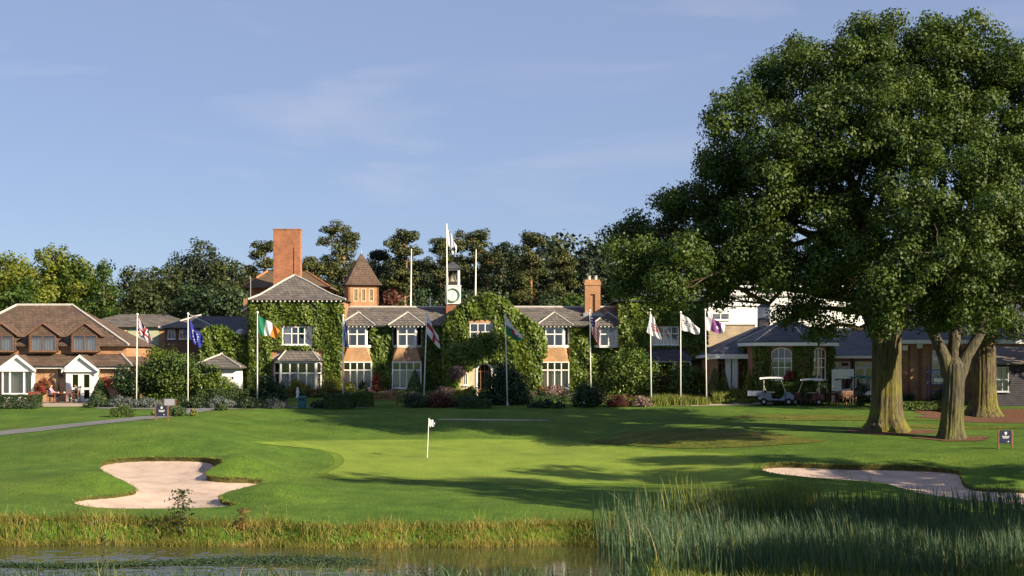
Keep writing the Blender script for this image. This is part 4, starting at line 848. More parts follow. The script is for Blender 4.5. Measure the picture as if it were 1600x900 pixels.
for fr, h_, L in wspec:
    window(OC, fr, h_[0], h_[1], h_[2], h_[3], 3, (.38, .68), .07, .06, 'curtain_grey', cz=(0, .36), arch=.42, deep=.12)
    g = MB(); k = 14; wd = (h_[1]-h_[0])/2; am = (h_[0]+h_[1])/2; vs = []
    for i in range(k):
        a0_, a1_ = math.pi*(1-i/k), math.pi*(1-(i+1)/k); P = [(am+wd*math.cos(a), h_[3]-.42+.42*math.sin(a)) for a in (a0_, a1_)]
        g.add([fr.p(P[0][0], -.02, P[0][1]), fr.p(P[1][0], -.02, P[1][1]), fr.p(P[1][0], -.02, h_[3]+.01), fr.p(P[0][0], -.02, h_[3]+.01)], [(0, 1, 2, 3)])
    g.build('arch_spandrel', M['brick_red'], OC)
g = MB(); g.lathe([(1.9, gz), (1.9, ze)], (cx, Yc, 0), 6, 0, R(41)); g.build('inner_wall', M['room'], OC)
er = rad+.42; ec = [(cx+er*math.cos(R(270)+off+R(60)*(i-1)), Yc+er*math.sin(R(270)+off+R(60)*(i-1)), ze+.16) for i in range(NS)]; apx = Vector((cx, Yc, ZR(497, Yc))); h = MB()
for i in range(NS): h.slab([ec[i], ec[(i+1) % NS], apx], .07)
ro = h.build('roof', M['blue_slate'], OC); caps(ro, [[ec[i], apx] for i in range(NS)], .06, 'hip_cap')
h = MB()
for i in range(NS): h.slab([Vector(ec[i])+Vector((0, 0, -.075)), Vector(ec[(i+1) % NS])+Vector((0, 0, -.075)), tri_mix(ec[(i+1) % NS], (cx, Yc, ze+.16), .03)+Vector((0, 0, -.075)), tri_mix(ec[i], (cx, Yc, ze+.16), .03)+Vector((0, 0, -.075))], .24)
h.build('fascia', M['white'], OC)
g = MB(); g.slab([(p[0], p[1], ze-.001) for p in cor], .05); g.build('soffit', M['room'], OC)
# left wing of the pavilion with columned porch
Y = 113.6; PW = thing('pavilion_wing', 'low slate-roofed wing with white columns left of the many-sided pavilion', 'building', (XP(1140, Y), Y, 0)); x0, x1 = XP(1107, Y), XP(1176, Y); ze = ZR(553, Y); m = MB(); rt = (XP(1197, Y+5), Y+5, ZR(509, Y+5))
m.slab([(x0-.2, Y-.5, ze), (x1+.5, Y-.5, ze), (x1+1.4, Y+5, rt[2]), rt], .08); m.slab([(XP(1084, Y+6), Y+10, ze-.15), (x0-.2, Y-.5, ze), rt, (rt[0], Y+10, rt[2])], .08); m.build('roof', M['blue_slate'], PW)
m = MB(); m.box(x0-.22, x1+.4, Y-.56, Y-.502, ze-.36, ze-.02); m.build('fascia', M['white'], PW)
m = MB(); m.slab([(XP(1083, Y+5.9), Y+10, ze-.2), (x0-.24, Y-.5, ze-.05), (x0-.20, Y-.5, ze-.05), (XP(1083, Y+5.9)+.05, Y+10, ze-.2)], .22); m.build('side_fascia', M['white'], PW)
m = MB(); m.box(x0+.05, x0+.65, Y-.3, Y+.2, -.6, ze-.37); m.box(x0+.1, x0+.4, Y+.201, Y+9, -.6, ze-.4); m.box(XP(1120, Y+2), x1, Y+2, Y+2.2, -.6, ze-.2); m.build('brick_pier', M['brick'], PW)
for px in (1137.5, 1148): 
    m = MB(); x = XP(px, Y); m.box(x-.2, x+.2, Y-.2, Y+.2, -.6, ze-.37); m.box(x-.25, x+.25, Y-.25, Y+.25, -.6, -.2); m.build('column', M['white'], PW, bevel=.02)
window(PW, Frame((0, Y+2, 0)), XP(1122, Y+2), XP(1134, Y+2), -.2, ZR(566, Y+2), 2, (.7,), .07, .06, None, proud=.05); window(PW, Frame((0, Y+2, 0)), XP(1153, Y+2), XP(1168, Y+2), -.2, ZR(566, Y+2), 2, (.7,), .07, .06, None, proud=.05)
cu = MB(); yq = 119.5; cxx = XP(1194.5, yq); cu.box(cxx-.42, cxx+.42, yq, yq+.84, ZR(512, yq)-.5, ZR(497, yq)); cu.build('cupola_base', M['blue_slate'], PW)
cu = MB(); cu.box(cxx-.42, cxx+.42, yq+.01, yq+.83, ZR(497, yq)+.001, ZR(480, yq)); c0 = cu.build('cupola', M['white'], PW)
cu = MB()
for i in range(8): zz = ZR(496, yq)+.8*(i+.5)/8; cu.add([(cxx-.33, yq-.002, zz+.03), (cxx+.33, yq-.002, zz+.03), (cxx+.33, yq-.04, zz-.03), (cxx-.33, yq-.04, zz-.03)], [(0, 1, 2, 3)])
cu.build('louvre', M['white'], c0)
cu = MB(); cu.lathe([(.66, ZR(480, yq)), (.62, ZR(479, yq)), (.3, ZR(475, yq)), (.03, ZR(470, yq))], (cxx, yq+.42, 0), 4, 0, R(45)); cu.build('cupola_roof', M['blue_slate'], c0)
# right wing with French doors
Y = 113.5; RW = thing('terrace_wing', 'brick terrace wing with white French doors right of the many-sided pavilion', 'building', (XP(1330, Y), Y, 0)); x0, x1 = XP(1289, Y), XP(1392, Y); ze = ZR(557, Y); m = MB()
dh = [(XP(1298.5, Y), XP(1328, Y), -.55, ZR(565, Y)), (XP(1336, Y), XP(1366, Y), -.55, ZR(565, Y))]; wall(m, Frame((0, Y, 0)), x0, x1, -.7, ze, dh); m.box(x0, x1, Y+2.5, Y+2.7, -.7, ze); m.build('wall', M['brick_red'], RW)
for h_ in dh:
    window(RW, Frame((0, Y, 0)), h_[0], h_[1], ZR(573.5, Y), h_[3], 2, (), .07, .06, None, sill=False, name='fanlight')
    xm = (h_[0]+h_[1])/2
    for a0, a1 in ((h_[0], xm-.005), (xm+.005, h_[1])): window(RW, Frame((0, Y, 0)), a0, a1, -.55, ZR(573.8, Y), 2, (.2, .47, .74), .1, .035, None, sill=False, name='door')
m = MB(); m.slab([(x0-.3, Y-.4, ze+.1), (x1, Y-.4, ze+.1), (x1, Y+6, ZR(512, Y+6)), (x0-.3, Y+6, ZR(512, Y+6))], .08); m.build('roof', M['blue_slate'], RW)
m = MB(); m.box(x0-.2, x1, Y-.46, Y-.402, ze-.14, ze+.06); m.build('fascia', M['white'], RW)
m = MB(); m.tube([(XP(1332, Y), Y-.08, ze-.1), (XP(1332, Y), Y-.08, -.6)], .05, 6); m.build('downpipe', M['black'], RW)
# further brick hall behind the oaks
Y = 112.0; BH = thing('brick_hall', 'orange brick hall with white fascia seen between the oak trunks', 'building', (XP(1460, Y), Y, 0)); x0, x1 = XP(1405, Y), XP(1700, Y); ze = ZR(536, Y); m = MB()
hh = [(XP(1456, Y), XP(1498, Y), ZR(600, Y), ZR(547, Y))]; wall(m, Frame((0, Y, 0)), x0, x1, -.9, ze, hh); m.box(x0, x0+.3, Y+.301, Y+10, -.9, ze); m.box(x0+.31, x1, Y+2.2, Y+2.4, -.9, ze)
for px in (1411, 1428, 1446): m.box(XP(px, Y)-.28, XP(px, Y)+.28, Y-.14, Y-.001, -.9, ze-.2)
m.build('wall', M['brick'], BH)
window(BH, Frame((0, Y, 0)), *hh[0], 4, (.35, .7), .09, .09, 'curtain', cz=(.1, .7))
m = MB(); m.box(x0-.3, x1, Y-.5, Y-.35, ze-.05, ze+.22); m.build('fascia', M['white'], BH)
m = MB(); m.box(x0-.2, x0+.02, Y-.3, Y-.1, -.9, ze-.06); m.build('downpipe', M['white'], BH)
m = MB(); m.slab([(x0-.4, Y-.4, ze+.23), (x1, Y-.4, ze+.23), (x1, Y+7, ZR(466, Y+7)), (x0+1.5, Y+7, ZR(466, Y+7))], .1); m.slab([(x0-.4, Y+10, ze+.23), (x0-.4, Y-.4, ze+.23), (x0+1.5, Y+7, ZR(466, Y+7))], .1); m.build('roof', M['blue_slate'], BH)
for px, rr in ((1414, 544), (1437, 541)):
    m = MB(); p = W(px, rr, Y-.25); m.box(p.x-.2, p.x+.2, p.y-.05, p.y+.1, p.z-.15, p.z+.2); m.build('floodlight', M['white'], BH)
Y = 106.5; SH = thing('timber_shed', 'dark weatherboarded shed at the right edge behind the oaks', 'building', (XP(1600, Y), Y, -1)); x0, x1 = XP(1549, Y), XP(1720, Y); zb_, zt = Ts(36, Y)-.4, ZR(568, Y); m = MB()
h_ = (XP(1556, Y), XP(1576, Y), ZR(612, Y), ZR(573, Y)); 
m.box(x0+.2, x1, Y+1.5, Y+1.7, zb_, zt); m.box(x0, x0+.1, Y+.11, Y+4, zb_, zt); m.build('inner_wall', M['dark'], SH)
M['shedwood'] = plain('black_stained_boards', (.035, .033, .042), .7, .3, 3)
k = 22
for i in range(k):
    z0 = zb_+(zt-zb_)*i/k; z1 = zb_+(zt-zb_)*(i+1)/k; zm = (z0+z1)/2
    for a, b in ([(x0, h_[0]), (h_[1], x1)] if h_[2] < zm < h_[3] else [(x0, x1)]):
        b_ = MB(); b_.add([(a, Y, z0), (b, Y, z0), (b, Y+.04, z1+.01), (a, Y+.04, z1+.01), (a, Y+.08, z0), (b, Y+.08, z0), (b, Y+.08, z1+.01), (a, Y+.08, z1+.01)], [(0,1,2,3),(5,4,7,6),(4,0,3,7),(1,5,6,2),(4,5,1,0),(3,2,6,7)]); b_.build('board', M['shedwood'], SH)
window(SH, Frame((0, Y, 0)), *h_, 2, (.48,), .06, .05, 'curtain', mat='curtain_grey')
m = MB(); m.slab([(x0-.3, Y-.4, zt), (x1, Y-.4, zt), (x1, Y+3.5, ZR(541, Y+3.5)), (x0-.3, Y+3.5, ZR(541, Y+3.5))], .08); m.build('roof', plain('felt_roof', (.16, .13, .115), .9, .15, 2), SH)
# ------------------------------------------------------------------ ivy
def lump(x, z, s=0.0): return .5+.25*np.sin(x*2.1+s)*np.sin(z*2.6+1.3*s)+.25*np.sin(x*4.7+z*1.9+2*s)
def ivy(name, label, fr, poly, holes=(), depth=.45, dens=95, size=.24, seed=0, mat='ivy', top=None, cat='ivy'):
    "leaves over a polygon on a wall frame (a, z); holes are rectangles a0, a1, z0, z1"
    rng = np.random.default_rng(seed); A = [p[0] for p in poly]; Z = [p[1] for p in poly]
    o = thing(name, label, cat, fr.p((min(A)+max(A))/2, 0, min(Z)))
    area = (max(A)-min(A))*(max(Z)-min(Z)); n = int(area*dens*2.1); a = rng.uniform(min(A), max(A), n); z = rng.uniform(min(Z), max(Z), n)
    a2 = a+rng.normal(0, .06, n); z2 = z+rng.normal(0, .06, n); k = inpoly(a2, z2, poly)
    for h in holes: k &= ~((a > h[0]) & (a < h[1]) & (z > h[2]) & (z < h[3]))
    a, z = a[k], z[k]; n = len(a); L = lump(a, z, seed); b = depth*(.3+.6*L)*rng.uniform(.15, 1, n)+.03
    u, nn = np.array(fr.u), np.array(fr.n); P = np.array(fr.o)+a[:, None]*u+b[:, None]*nn; P[:, 2] += z
    N = nn*1.0+np.array([0, 0, .35])+rng.normal(size=(n, 3))*.55+u*(.5*np.cos(a*2.1+seed))[:, None]
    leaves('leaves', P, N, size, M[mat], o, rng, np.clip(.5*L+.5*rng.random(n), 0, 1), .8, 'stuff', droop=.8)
    m = MB(); r2 = random.Random(seed)
    for i in range(max(3, int((max(A)-min(A))*.8))):
        x = r2.uniform(min(A), max(A)); pts = []; zz = min(Z)
        while zz < max(Z)-.3 and inside((x, zz+.01), poly): pts.append(fr.p(x, .03, zz)); zz += .6; x += r2.uniform(-.2, .2)
        if len(pts) > 1: m.tube(pts, [.03-.02*j/len(pts) for j in range(len(pts))], 5)
    if m.f: m.build('vine_stem', M['stem'], o)
    return o
def wp(pp, Y): return [(XP(a, Y), ZR(b, Y)) for a, b in pp]
def wr(a, b, r0, r1, Y): return (XP(a, Y), XP(b, Y), ZR(r1, Y), ZR(r0, Y))
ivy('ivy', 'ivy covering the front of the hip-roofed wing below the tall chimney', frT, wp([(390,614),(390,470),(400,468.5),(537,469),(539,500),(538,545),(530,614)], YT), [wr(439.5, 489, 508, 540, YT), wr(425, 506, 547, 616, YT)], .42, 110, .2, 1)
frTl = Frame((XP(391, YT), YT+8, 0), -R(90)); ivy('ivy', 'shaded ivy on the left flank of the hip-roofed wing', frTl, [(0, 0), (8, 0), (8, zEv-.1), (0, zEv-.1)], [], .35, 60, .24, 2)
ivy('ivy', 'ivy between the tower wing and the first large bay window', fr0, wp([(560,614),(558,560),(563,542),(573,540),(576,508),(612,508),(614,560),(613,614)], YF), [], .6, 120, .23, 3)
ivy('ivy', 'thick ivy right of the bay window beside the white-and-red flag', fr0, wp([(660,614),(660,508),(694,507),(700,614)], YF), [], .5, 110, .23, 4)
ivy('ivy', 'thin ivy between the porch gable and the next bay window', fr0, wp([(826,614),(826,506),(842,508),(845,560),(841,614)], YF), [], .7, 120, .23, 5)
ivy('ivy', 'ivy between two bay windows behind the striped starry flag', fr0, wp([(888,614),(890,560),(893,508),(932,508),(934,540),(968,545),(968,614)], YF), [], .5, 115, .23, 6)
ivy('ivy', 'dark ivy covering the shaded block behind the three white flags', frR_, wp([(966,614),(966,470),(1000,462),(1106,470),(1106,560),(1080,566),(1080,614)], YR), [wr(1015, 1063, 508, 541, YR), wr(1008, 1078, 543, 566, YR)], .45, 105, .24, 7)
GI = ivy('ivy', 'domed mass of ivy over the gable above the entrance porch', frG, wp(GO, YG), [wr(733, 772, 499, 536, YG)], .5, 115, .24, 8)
# ivy rolling back over the gable roof
rng = np.random.default_rng(9); gpa = np.array(wp(GO, YG)); seg = []
for i in range(2, 12):
    p0, p1 = gpa[i], gpa[i+1]; L = np.hypot(*(p1-p0)); k = int(L*5*130); f = rng.random(k)[:, None]; p = p0*(1-f)+p1*f; yy = YG+rng.uniform(-.2, 4.8, k); nv = np.array([-(p1-p0)[1], 0, (p1-p0)[0]]); nv = nv/np.linalg.norm(nv); nv = nv if nv[2] > 0 else -nv
    off = rng.uniform(-.12, .3, k)*(.6+.8*lump(p[:, 0], yy)); P = np.stack([p[:, 0]+nv[0]*off, yy, p[:, 1]+nv[2]*off], 1); seg.append((P, np.tile(nv, (k, 1))+rng.normal(size=(k, 3))*.5+np.array([0, -.4, .2])))
leaves('roof_leaves', np.concatenate([s[0] for s in seg]), np.concatenate([s[1] for s in seg]), .24, M['ivy'], GI, rng, None, .8, 'stuff')
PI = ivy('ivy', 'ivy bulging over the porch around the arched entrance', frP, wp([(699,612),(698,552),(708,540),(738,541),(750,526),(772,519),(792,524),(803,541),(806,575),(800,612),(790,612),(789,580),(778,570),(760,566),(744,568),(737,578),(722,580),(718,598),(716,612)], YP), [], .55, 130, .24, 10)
rng = np.random.default_rng(11); C = []; Rr = []
for (a, b, yy, r_) in ((712,548,YP+.6,.8),(730,549,YP+.7,.8),(752,538,YP+.5,1.0),(776,532,YP+.4,1.05),(793,541,YP+.6,.85),(765,536,YP+1.4,.9),(735,545,YP+1.6,.9),(800,560,YP+.5,.6)): C.append(W(a, b, yy)); Rr.append(r_)
P, N, tn = clumps(rng, C, Rr, 420, .9); leaves('crown_leaves', P, N, .24, M['ivy'], PI, rng, tn, .8, 'stuff')
# ivy-clad garden wall left of the tower wing
YV = 119.5; VW = thing('garden_wall', 'curved garden wall hidden under ivy left of the tower wing', 'wall', (XP(360, YV), YV, 0)); m = MB(); VO = [(312,612),(312,522),(322,512),(338,508),(352,511),(366,521),(380,527),(395,529),(402,527),(402,612)]
extr(m, wp(inset(VO, 355, 600, .95), YV), YV, YV+.5).build('masonry', M['brick'], VW)
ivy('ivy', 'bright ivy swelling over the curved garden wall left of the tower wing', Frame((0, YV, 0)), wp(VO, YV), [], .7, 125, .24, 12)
for i_, lab, sd in ((5, 'ivy on the left return of the many-sided pavilion', 13), (0, 'ivy round the left arched window of the many-sided pavilion', 14), (1, 'ivy round the right arched window of the many-sided pavilion', 15)):
    p, q = cor[i_], cor[(i_+1) % NS]; fr_ = Frame((*p, 0), math.atan2(q[1]-p[1], q[0]-p[0])); L_ = rad; z1_ = ZR(541, Yc-2.7); ivy('ivy', lab, fr_, [(0, gz), (L_, gz), (L_, z1_), (0, z1_)], [(L_/2-.80, L_/2+.80, ZR(595, Yc-2.7), 9)], .25, 90, .2, sd)

# ------------------------------------------------------------------ trees
def limb(m, p0, p1, r0, r1, rnd, n=7, k=6, wob=.12, sag=.0):
    p0, p1 = Vector(p0), Vector(p1); L = (p1-p0).length; pts = []; rr = []
    for i in range(k+1):
        f = i/k; p = p0.lerp(p1, f); e = math.sin(math.pi*f)*L*wob
        p += Vector((rnd.uniform(-1, 1)*e*.5, rnd.uniform(-1, 1)*e*.5, rnd.uniform(-.5, .8)*e*.6+sag*math.sin(math.pi*f)*L)); pts.append(p); rr.append(r0+(r1-r0)*f**.8)
    m.tube(pts, rr, n); return pts
def crown(rng, lobes, cr, fill, per, squash=.8, up=.25, inner=.25):
    C = []; Rr = []; LB_ = np.array([[*l[0], l[1]] for l in lobes]); sq = [l[2] if len(l) > 2 else .85 for l in lobes]
    for (c, r, *_), s_ in zip(lobes, sq):
        c = np.array(c); n = max(5, int(fill*4*(r/cr)**2*.55)); d = sph(rng, n); p = c+d*np.array([1, 1, s_])*r*rng.uniform(.72, 1.0, (n, 1))
        ni = int(n*inner); p = np.concatenate([p, c+sph(rng, ni)*np.array([1, 1, s_])*r*rng.uniform(.1, .65, (ni, 1))])
        for q in p:
            dd = np.linalg.norm((q-LB_[:, :3]), axis=1)/LB_[:, 3]
            if np.sum(dd < .55) > (1 if len(lobes) > 1 else 9): continue
            C.append(q); Rr.append(cr*rng.uniform(.65, 1.25))
    return clumps(rng, C, Rr, per, squash, up)
def oak(px, row, Y, tr, fork, lobes, label, mat, seed, leaf=.185, cr=.9, per=240, fill=1.35, bark='bark', lean=0.0, group='great oaks on the lawn', flare=1.7, lead=None):
    rnd = random.Random(seed); rng = np.random.default_rng(seed); b = Vector((XP(px, Y), Y, Ts(XP(px, Y), Y))); o = thing('oak_tree', label, 'tree', b, group); m = MB(); n = 84; prof = []
    hT = fork-b.z; zs_ = sorted([-.3, 0, .18, .45, .7, .95, hT, hT+.5, hT+.9]+[1.2+(hT-1.2)*q/9 for q in range(9)])
    for z in zs_: prof.append((tr*(1+(flare-1)*math.exp(-max(z, 0)/.55)*1.0)*(1-.06*max(z, 0)/max(hT, 1))*(1 if z <= hT else .86 if z < hT+.6 else .45), z))
    ph = [rnd.uniform(0, 6.3) for _ in range(3)]; vs = []
    for r_, z in prof:
        fl = math.exp(-max(z, 0)/.5)
        for j in range(n):
            a = 2*math.pi*j/n; q = r_*(1+fl*(.13*math.sin(5*a+ph[0])+.08*math.sin(3*a+ph[1]))+.035*math.sin(7*a+ph[2])+.028*math.sin(19*a+ph[1]+.5*math.sin(z*1.7))+.022*math.sin(31*a+ph[0]+.8*math.sin(z*1.1+2))); vs.append((b.x+q*math.cos(a)+lean*min(z/hT, 1.3), b.y+q*math.sin(a), b.z+z))
    k = len(prof); m.add(vs, [(i*n+j, i*n+(j+1) % n, (i+1)*n+(j+1) % n, (i+1)*n+j) for i in range(k-1) for j in range(n)]+[tuple(range((k-1)*n, k*n))]); m.build('trunk', M[bark], o, True)
    m = MB(); top = Vector((b.x+lean, b.y, fork)); big = sorted(lobes, key=lambda l: -l[1]); leaders = []
    for i, lv in enumerate(lead or [None]*4):
        a = i*1.57+rnd.uniform(0, 1); e = top+(Vector(lv) if lv else Vector((math.cos(a)*2.0, math.sin(a)*1.6, 4.0+rnd.uniform(0, 2)))); leaders.append(limb(m, top-Vector((0, 0, tr*1.0)), e, tr*(.78 if lead else .7), tr*.32, rnd, 12, 6, .06))
    for l in lobes:
        c = Vector(l[0]); st = min((p for L in leaders for p in L[2:]), key=lambda p: (p-c).length+max(0, p.z-c.z)*1.5); pts = limb(m, st, c, min(.26, tr*.28), .06, rnd, 7, 6, .14)
        for q in range(5):
            d = Vector(sph(rng, 1)[0])*l[1]*.85; limb(m, pts[rnd.choice((3, 4, 5, 6))], c+d, .06, .015, rnd, 5, 4, .15)
    m.build('limbs', M[bark], o, True)
    P, N, tn = crown(rng, [(tuple(l[0]), *l[1:]) for l in lobes], cr, fill, per, .8, .25, .35); leaves('crown', P, N, leaf, M[mat], o, rng, tn, .7, 'stuff'); return o
def lob(l): return [(W(a, b, y), r/FPX*y) for a, b, y, r in l]
oak(1385, 673, 90, .86, 3.6, lob([(990,410,88,52),(975,360,90,36),(1000,448,87,34),(1045,355,91,62),(1060,420,86,58),(1110,330,92,62),(1120,400,88,62),(1060,310,90,34),(1160,180,88,58),(1140,235,90,58),(1150,290,93,60),(1190,340,88,66),(1180,410,92,62),(1215,150,91,62),(1230,240,86,70),(1250,310,92,66),(1240,410,86,64),(1290,120,90,74),(1310,200,86,76),(1300,280,88,72),(1320,370,86,72),(1300,450,88,58),(1370,90,91,72),(1390,170,86,78),(1400,260,86,80),(1400,350,92,76),(1390,430,94,66),(1250,90,93,42),(1330,65,93,40),(1440,110,95,74),(1130,450,90,30),(1240,480,90,30),(1290,510,89,32)]),
    'largest oak, stout mossy trunk, crown reaching far left over the pavilion', 'oak', 21)
oak(1487, 685, 86, .60, 1.9, lob([(1430,330,82,62),(1470,400,80,64),(1400,440,80,46),(1390,490,81,38),(1460,460,82,52),(1520,340,82,72),(1560,420,81,66),(1530,470,80,48),(1500,510,84,36),(1600,350,82,60),(1500,260,84,66),(1450,200,86,60),(1570,270,84,66),(1620,440,80,50),(1480,120,90,80),(1540,110,89,66),(1590,130,88,70),(1520,200,87,76),(1590,220,88,76),(1650,200,88,80),(1450,70,91,46),(1500,60,90,42),(1660,110,89,60),(1660,350,86,70)]),
    'forked oak with grey patchy trunk just right of the stoutest one', 'oak', 22, bark='bark_grey', lean=.15, flare=1.35, lead=[(-1.9, .2, 3.6), (2.2, .3, 3.8), (.4, 1.6, 5.0)])
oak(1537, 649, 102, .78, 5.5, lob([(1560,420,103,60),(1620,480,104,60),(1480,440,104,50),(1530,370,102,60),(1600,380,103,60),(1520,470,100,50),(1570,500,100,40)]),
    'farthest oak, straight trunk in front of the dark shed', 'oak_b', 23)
# smaller-leaved trees of the wood behind
def tree_lobes(rng, h, w, kind):
    out = []
    if kind == 'round':
        for i in range(12): d = sph(rng, 1)[0]; out.append(((d[0]*w*.30, d[1]*w*.30, h*.60+d[2]*h*.26), w*rng.uniform(.20, .28)))
        out.append(((0, 0, h*.62), w*.32)); out.append(((0, 0, h*.86), w*.20)); out.append(((0, 0, h*.34), w*.33))
    elif kind == 'cone':
        for i in range(12): f = i/11; a = i*2.4; rr = w*.34*(1-f*.75); out.append(((math.cos(a)*rr*.6, math.sin(a)*rr*.6, h*(.16+.78*f)), w*(.30-.18*f)))
    elif kind == 'pine':
        k = 20
        for i in range(k):
            f = (i/(k-1))**.9; a = i*2.4+rng.uniform(0, .9); rr = w*rng.uniform(.10, .50)*(1.05-.80*f**2.2); out.append(((math.cos(a)*rr, math.sin(a)*rr, h*(.26+.68*f)+rng.uniform(-.03, .03)*h), w*rng.uniform(.13, .24)*(1.1-.3*f), .58))
        out.append(((w*.04, 0, h*.93), w*.13, .7)); out.append(((-w*.1, 0, h*.62), w*.22, .8))
    return out
PROTO = {}
def wood_tree(px, top, Y, wpx, kind, mat, label, seed, name=None, base=0.0, cr=None, leaf=.30, group='trees of the wood behind the clubhouse', per=44, trunk=None):
    rng = np.random.default_rng(seed); rnd = random.Random(seed); h = ZR(top, Y)-base; w_ = wpx/FPX*Y*(1.12 if kind == 'pine' else 1); b = Vector((XP(px, Y), Y, base))
    o = thing(name or {'round': 'broadleaf_tree', 'cone': 'conical_tree', 'pine': 'pine_tree'}[kind], label, 'tree', b, group)
    L = [(Vector(l[0])+b, *l[1:]) for l in tree_lobes(rng, h, w_, kind)]; m = MB(); tr = .022*h if kind != 'pine' else .017*h; bark = trunk or ('bark_pine' if kind == 'pine' else 'bark_grey')
    tp = b+Vector((rng.uniform(-.4, .4), 0, h*.88)); pts = limb(m, b-Vector((0, 0, .3)), tp, tr*1.25, tr*.25, rnd, 9, 8, .02); m.build('trunk', M[bark], o, True); m = MB()
    for l in L:
        c = Vector(l[0]); st = min(pts[2:], key=lambda p: (p-c).length+max(0, p.z-c.z)*1.2); limb(m, st, c, tr*.35, .03, rnd, 5, 4, .1)
    m.build('branches', M[bark], o, True)
    P, N, tn = crown(rng, [(tuple(l[0]), *l[1:]) for l in L], cr or (.8 if kind != 'pine' else .62), 1.0, per*(1.4 if kind == 'pine' else .95), .8 if kind != 'pine' else .6, .25 if kind != 'pine' else .5)
    leaves('crown', P, N, leaf, M[mat], o, rng, tn, .7 if kind != 'pine' else .45, 'stuff'); return o
T_ = [ # px, top row, depth, width px, kind, leaves, label
 (8,390,150,110,'round','lime','yellow-green tree at the left edge behind the guest house'),
 (88,373,148,130,'round','lime','tallest yellow-green tree rising over the guest house ridge'),
 (40,430,140,110,'round','green','dark lower tree directly behind the guest house roof ridge'),
 (30,402,146,120,'round','lime','wide yellow-green tree behind the left end of the guest house roof'),
 (112,388,150,110,'round','green','fresh green tree behind the right end of the guest house ridge'),
 (160,405,143,96,'cone','green','dense conical bright green tree right of the guest house roof'),
 (128,398,152,80,'round','lime','yellowish tree between the tallest and the conical one'),
 (212,410,165,90,'round','dull','dull olive tree in the dip left of the big rounded one'),
 (312,371,172,160,'round','pine_b','big blue-green rounded tree left of the tall chimney'),
 (262,402,155,90,'round','dull','feathery mid-green tree below the big rounded one, left side'),
 (362,400,152,100,'round','dull','yellowish feathery tree just left of the tall chimney'),
 (235,440,145,80,'round','dull','low olive tree behind the cottage gable'),
 (300,436,140,100,'round','darkshrub','dark low tree behind the link roof, left one'),
 (365,440,138,80,'round','darkshrub','dark low tree behind the link roof, right one'),
 (412,367,160,72,'pine','pine','pine with open layered crown left of the tall chimney'),
 (486,398,152,56,'pine','pine','small pine peeping out right of the tall chimney'),
 (532,347,158,110,'pine','pine','tall pine with pale bare boughs left of the spire'),
 (588,383,162,60,'pine','pine_b','dark pine directly behind the spire'),
 (632,351,160,92,'pine','pine','broad pine between the spire and the clock turret'),
 (690,362,165,60,'pine','pine','slim pine just left of the clock turret flagpole'),
 (738,348,158,96,'pine','pine','tall pine right of the clock turret flagpole'),
 (785,374,164,80,'pine','pine_b','dark pine right of the second roof mast'),
 (828,360,154,84,'pine','pine','pine with a sunlit bare trunk left of the ridge chimney'),
 (880,384,160,60,'pine','pine','narrow pine left of the two-pot chimney'),
 (915,394,166,50,'cone','pine_b','pointed dark conifer behind the two-pot chimney'),
 (942,400,160,50,'cone','pine_b','pointed dark conifer right of the two-pot chimney'),
 (980,380,160,80,'pine','pine_b','dark pine half hidden by the largest oak crown'),
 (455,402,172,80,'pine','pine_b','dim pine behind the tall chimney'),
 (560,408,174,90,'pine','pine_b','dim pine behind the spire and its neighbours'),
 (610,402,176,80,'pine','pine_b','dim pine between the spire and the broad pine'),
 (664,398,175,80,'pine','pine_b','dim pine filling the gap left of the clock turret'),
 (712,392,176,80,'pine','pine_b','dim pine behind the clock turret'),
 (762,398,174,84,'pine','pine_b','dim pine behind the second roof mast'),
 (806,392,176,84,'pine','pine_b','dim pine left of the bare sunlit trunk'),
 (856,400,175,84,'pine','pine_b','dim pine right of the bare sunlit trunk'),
 (900,448,142,52,'round','green','low sunlit green bush-tree left of the two-pot chimney'),
 (655,440,150,70,'round','darkshrub','low dark tree behind the ridge below the first mast'),
 (610,446,146,44,'round','redleaf','small purple-leaved tree right of the louvred turret'),
 (780,445,148,80,'round','darkshrub','low dark tree behind the domed ivy gable'),
 (720,430,152,70,'round','darkshrub','low dark tree directly behind the clock turret'),
 (860,452,148,60,'round','darkshrub','low dark tree right of the bare sunlit pine trunk'),
]
for i, t_ in enumerate(T_): wood_tree(t_[0], t_[1], t_[2], t_[3], t_[4], t_[5], t_[6], 100+i)
# deep wood: one dark tree built once, then copied
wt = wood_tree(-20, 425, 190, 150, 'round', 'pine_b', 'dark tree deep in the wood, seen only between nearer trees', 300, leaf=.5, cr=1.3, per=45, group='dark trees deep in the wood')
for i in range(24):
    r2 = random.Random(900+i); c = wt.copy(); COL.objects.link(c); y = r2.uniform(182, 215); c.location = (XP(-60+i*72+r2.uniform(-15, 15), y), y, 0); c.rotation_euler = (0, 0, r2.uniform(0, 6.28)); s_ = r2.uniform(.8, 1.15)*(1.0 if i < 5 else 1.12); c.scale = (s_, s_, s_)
    for ch in wt.children: d = ch.copy(); COL.objects.link(d); d.parent = c
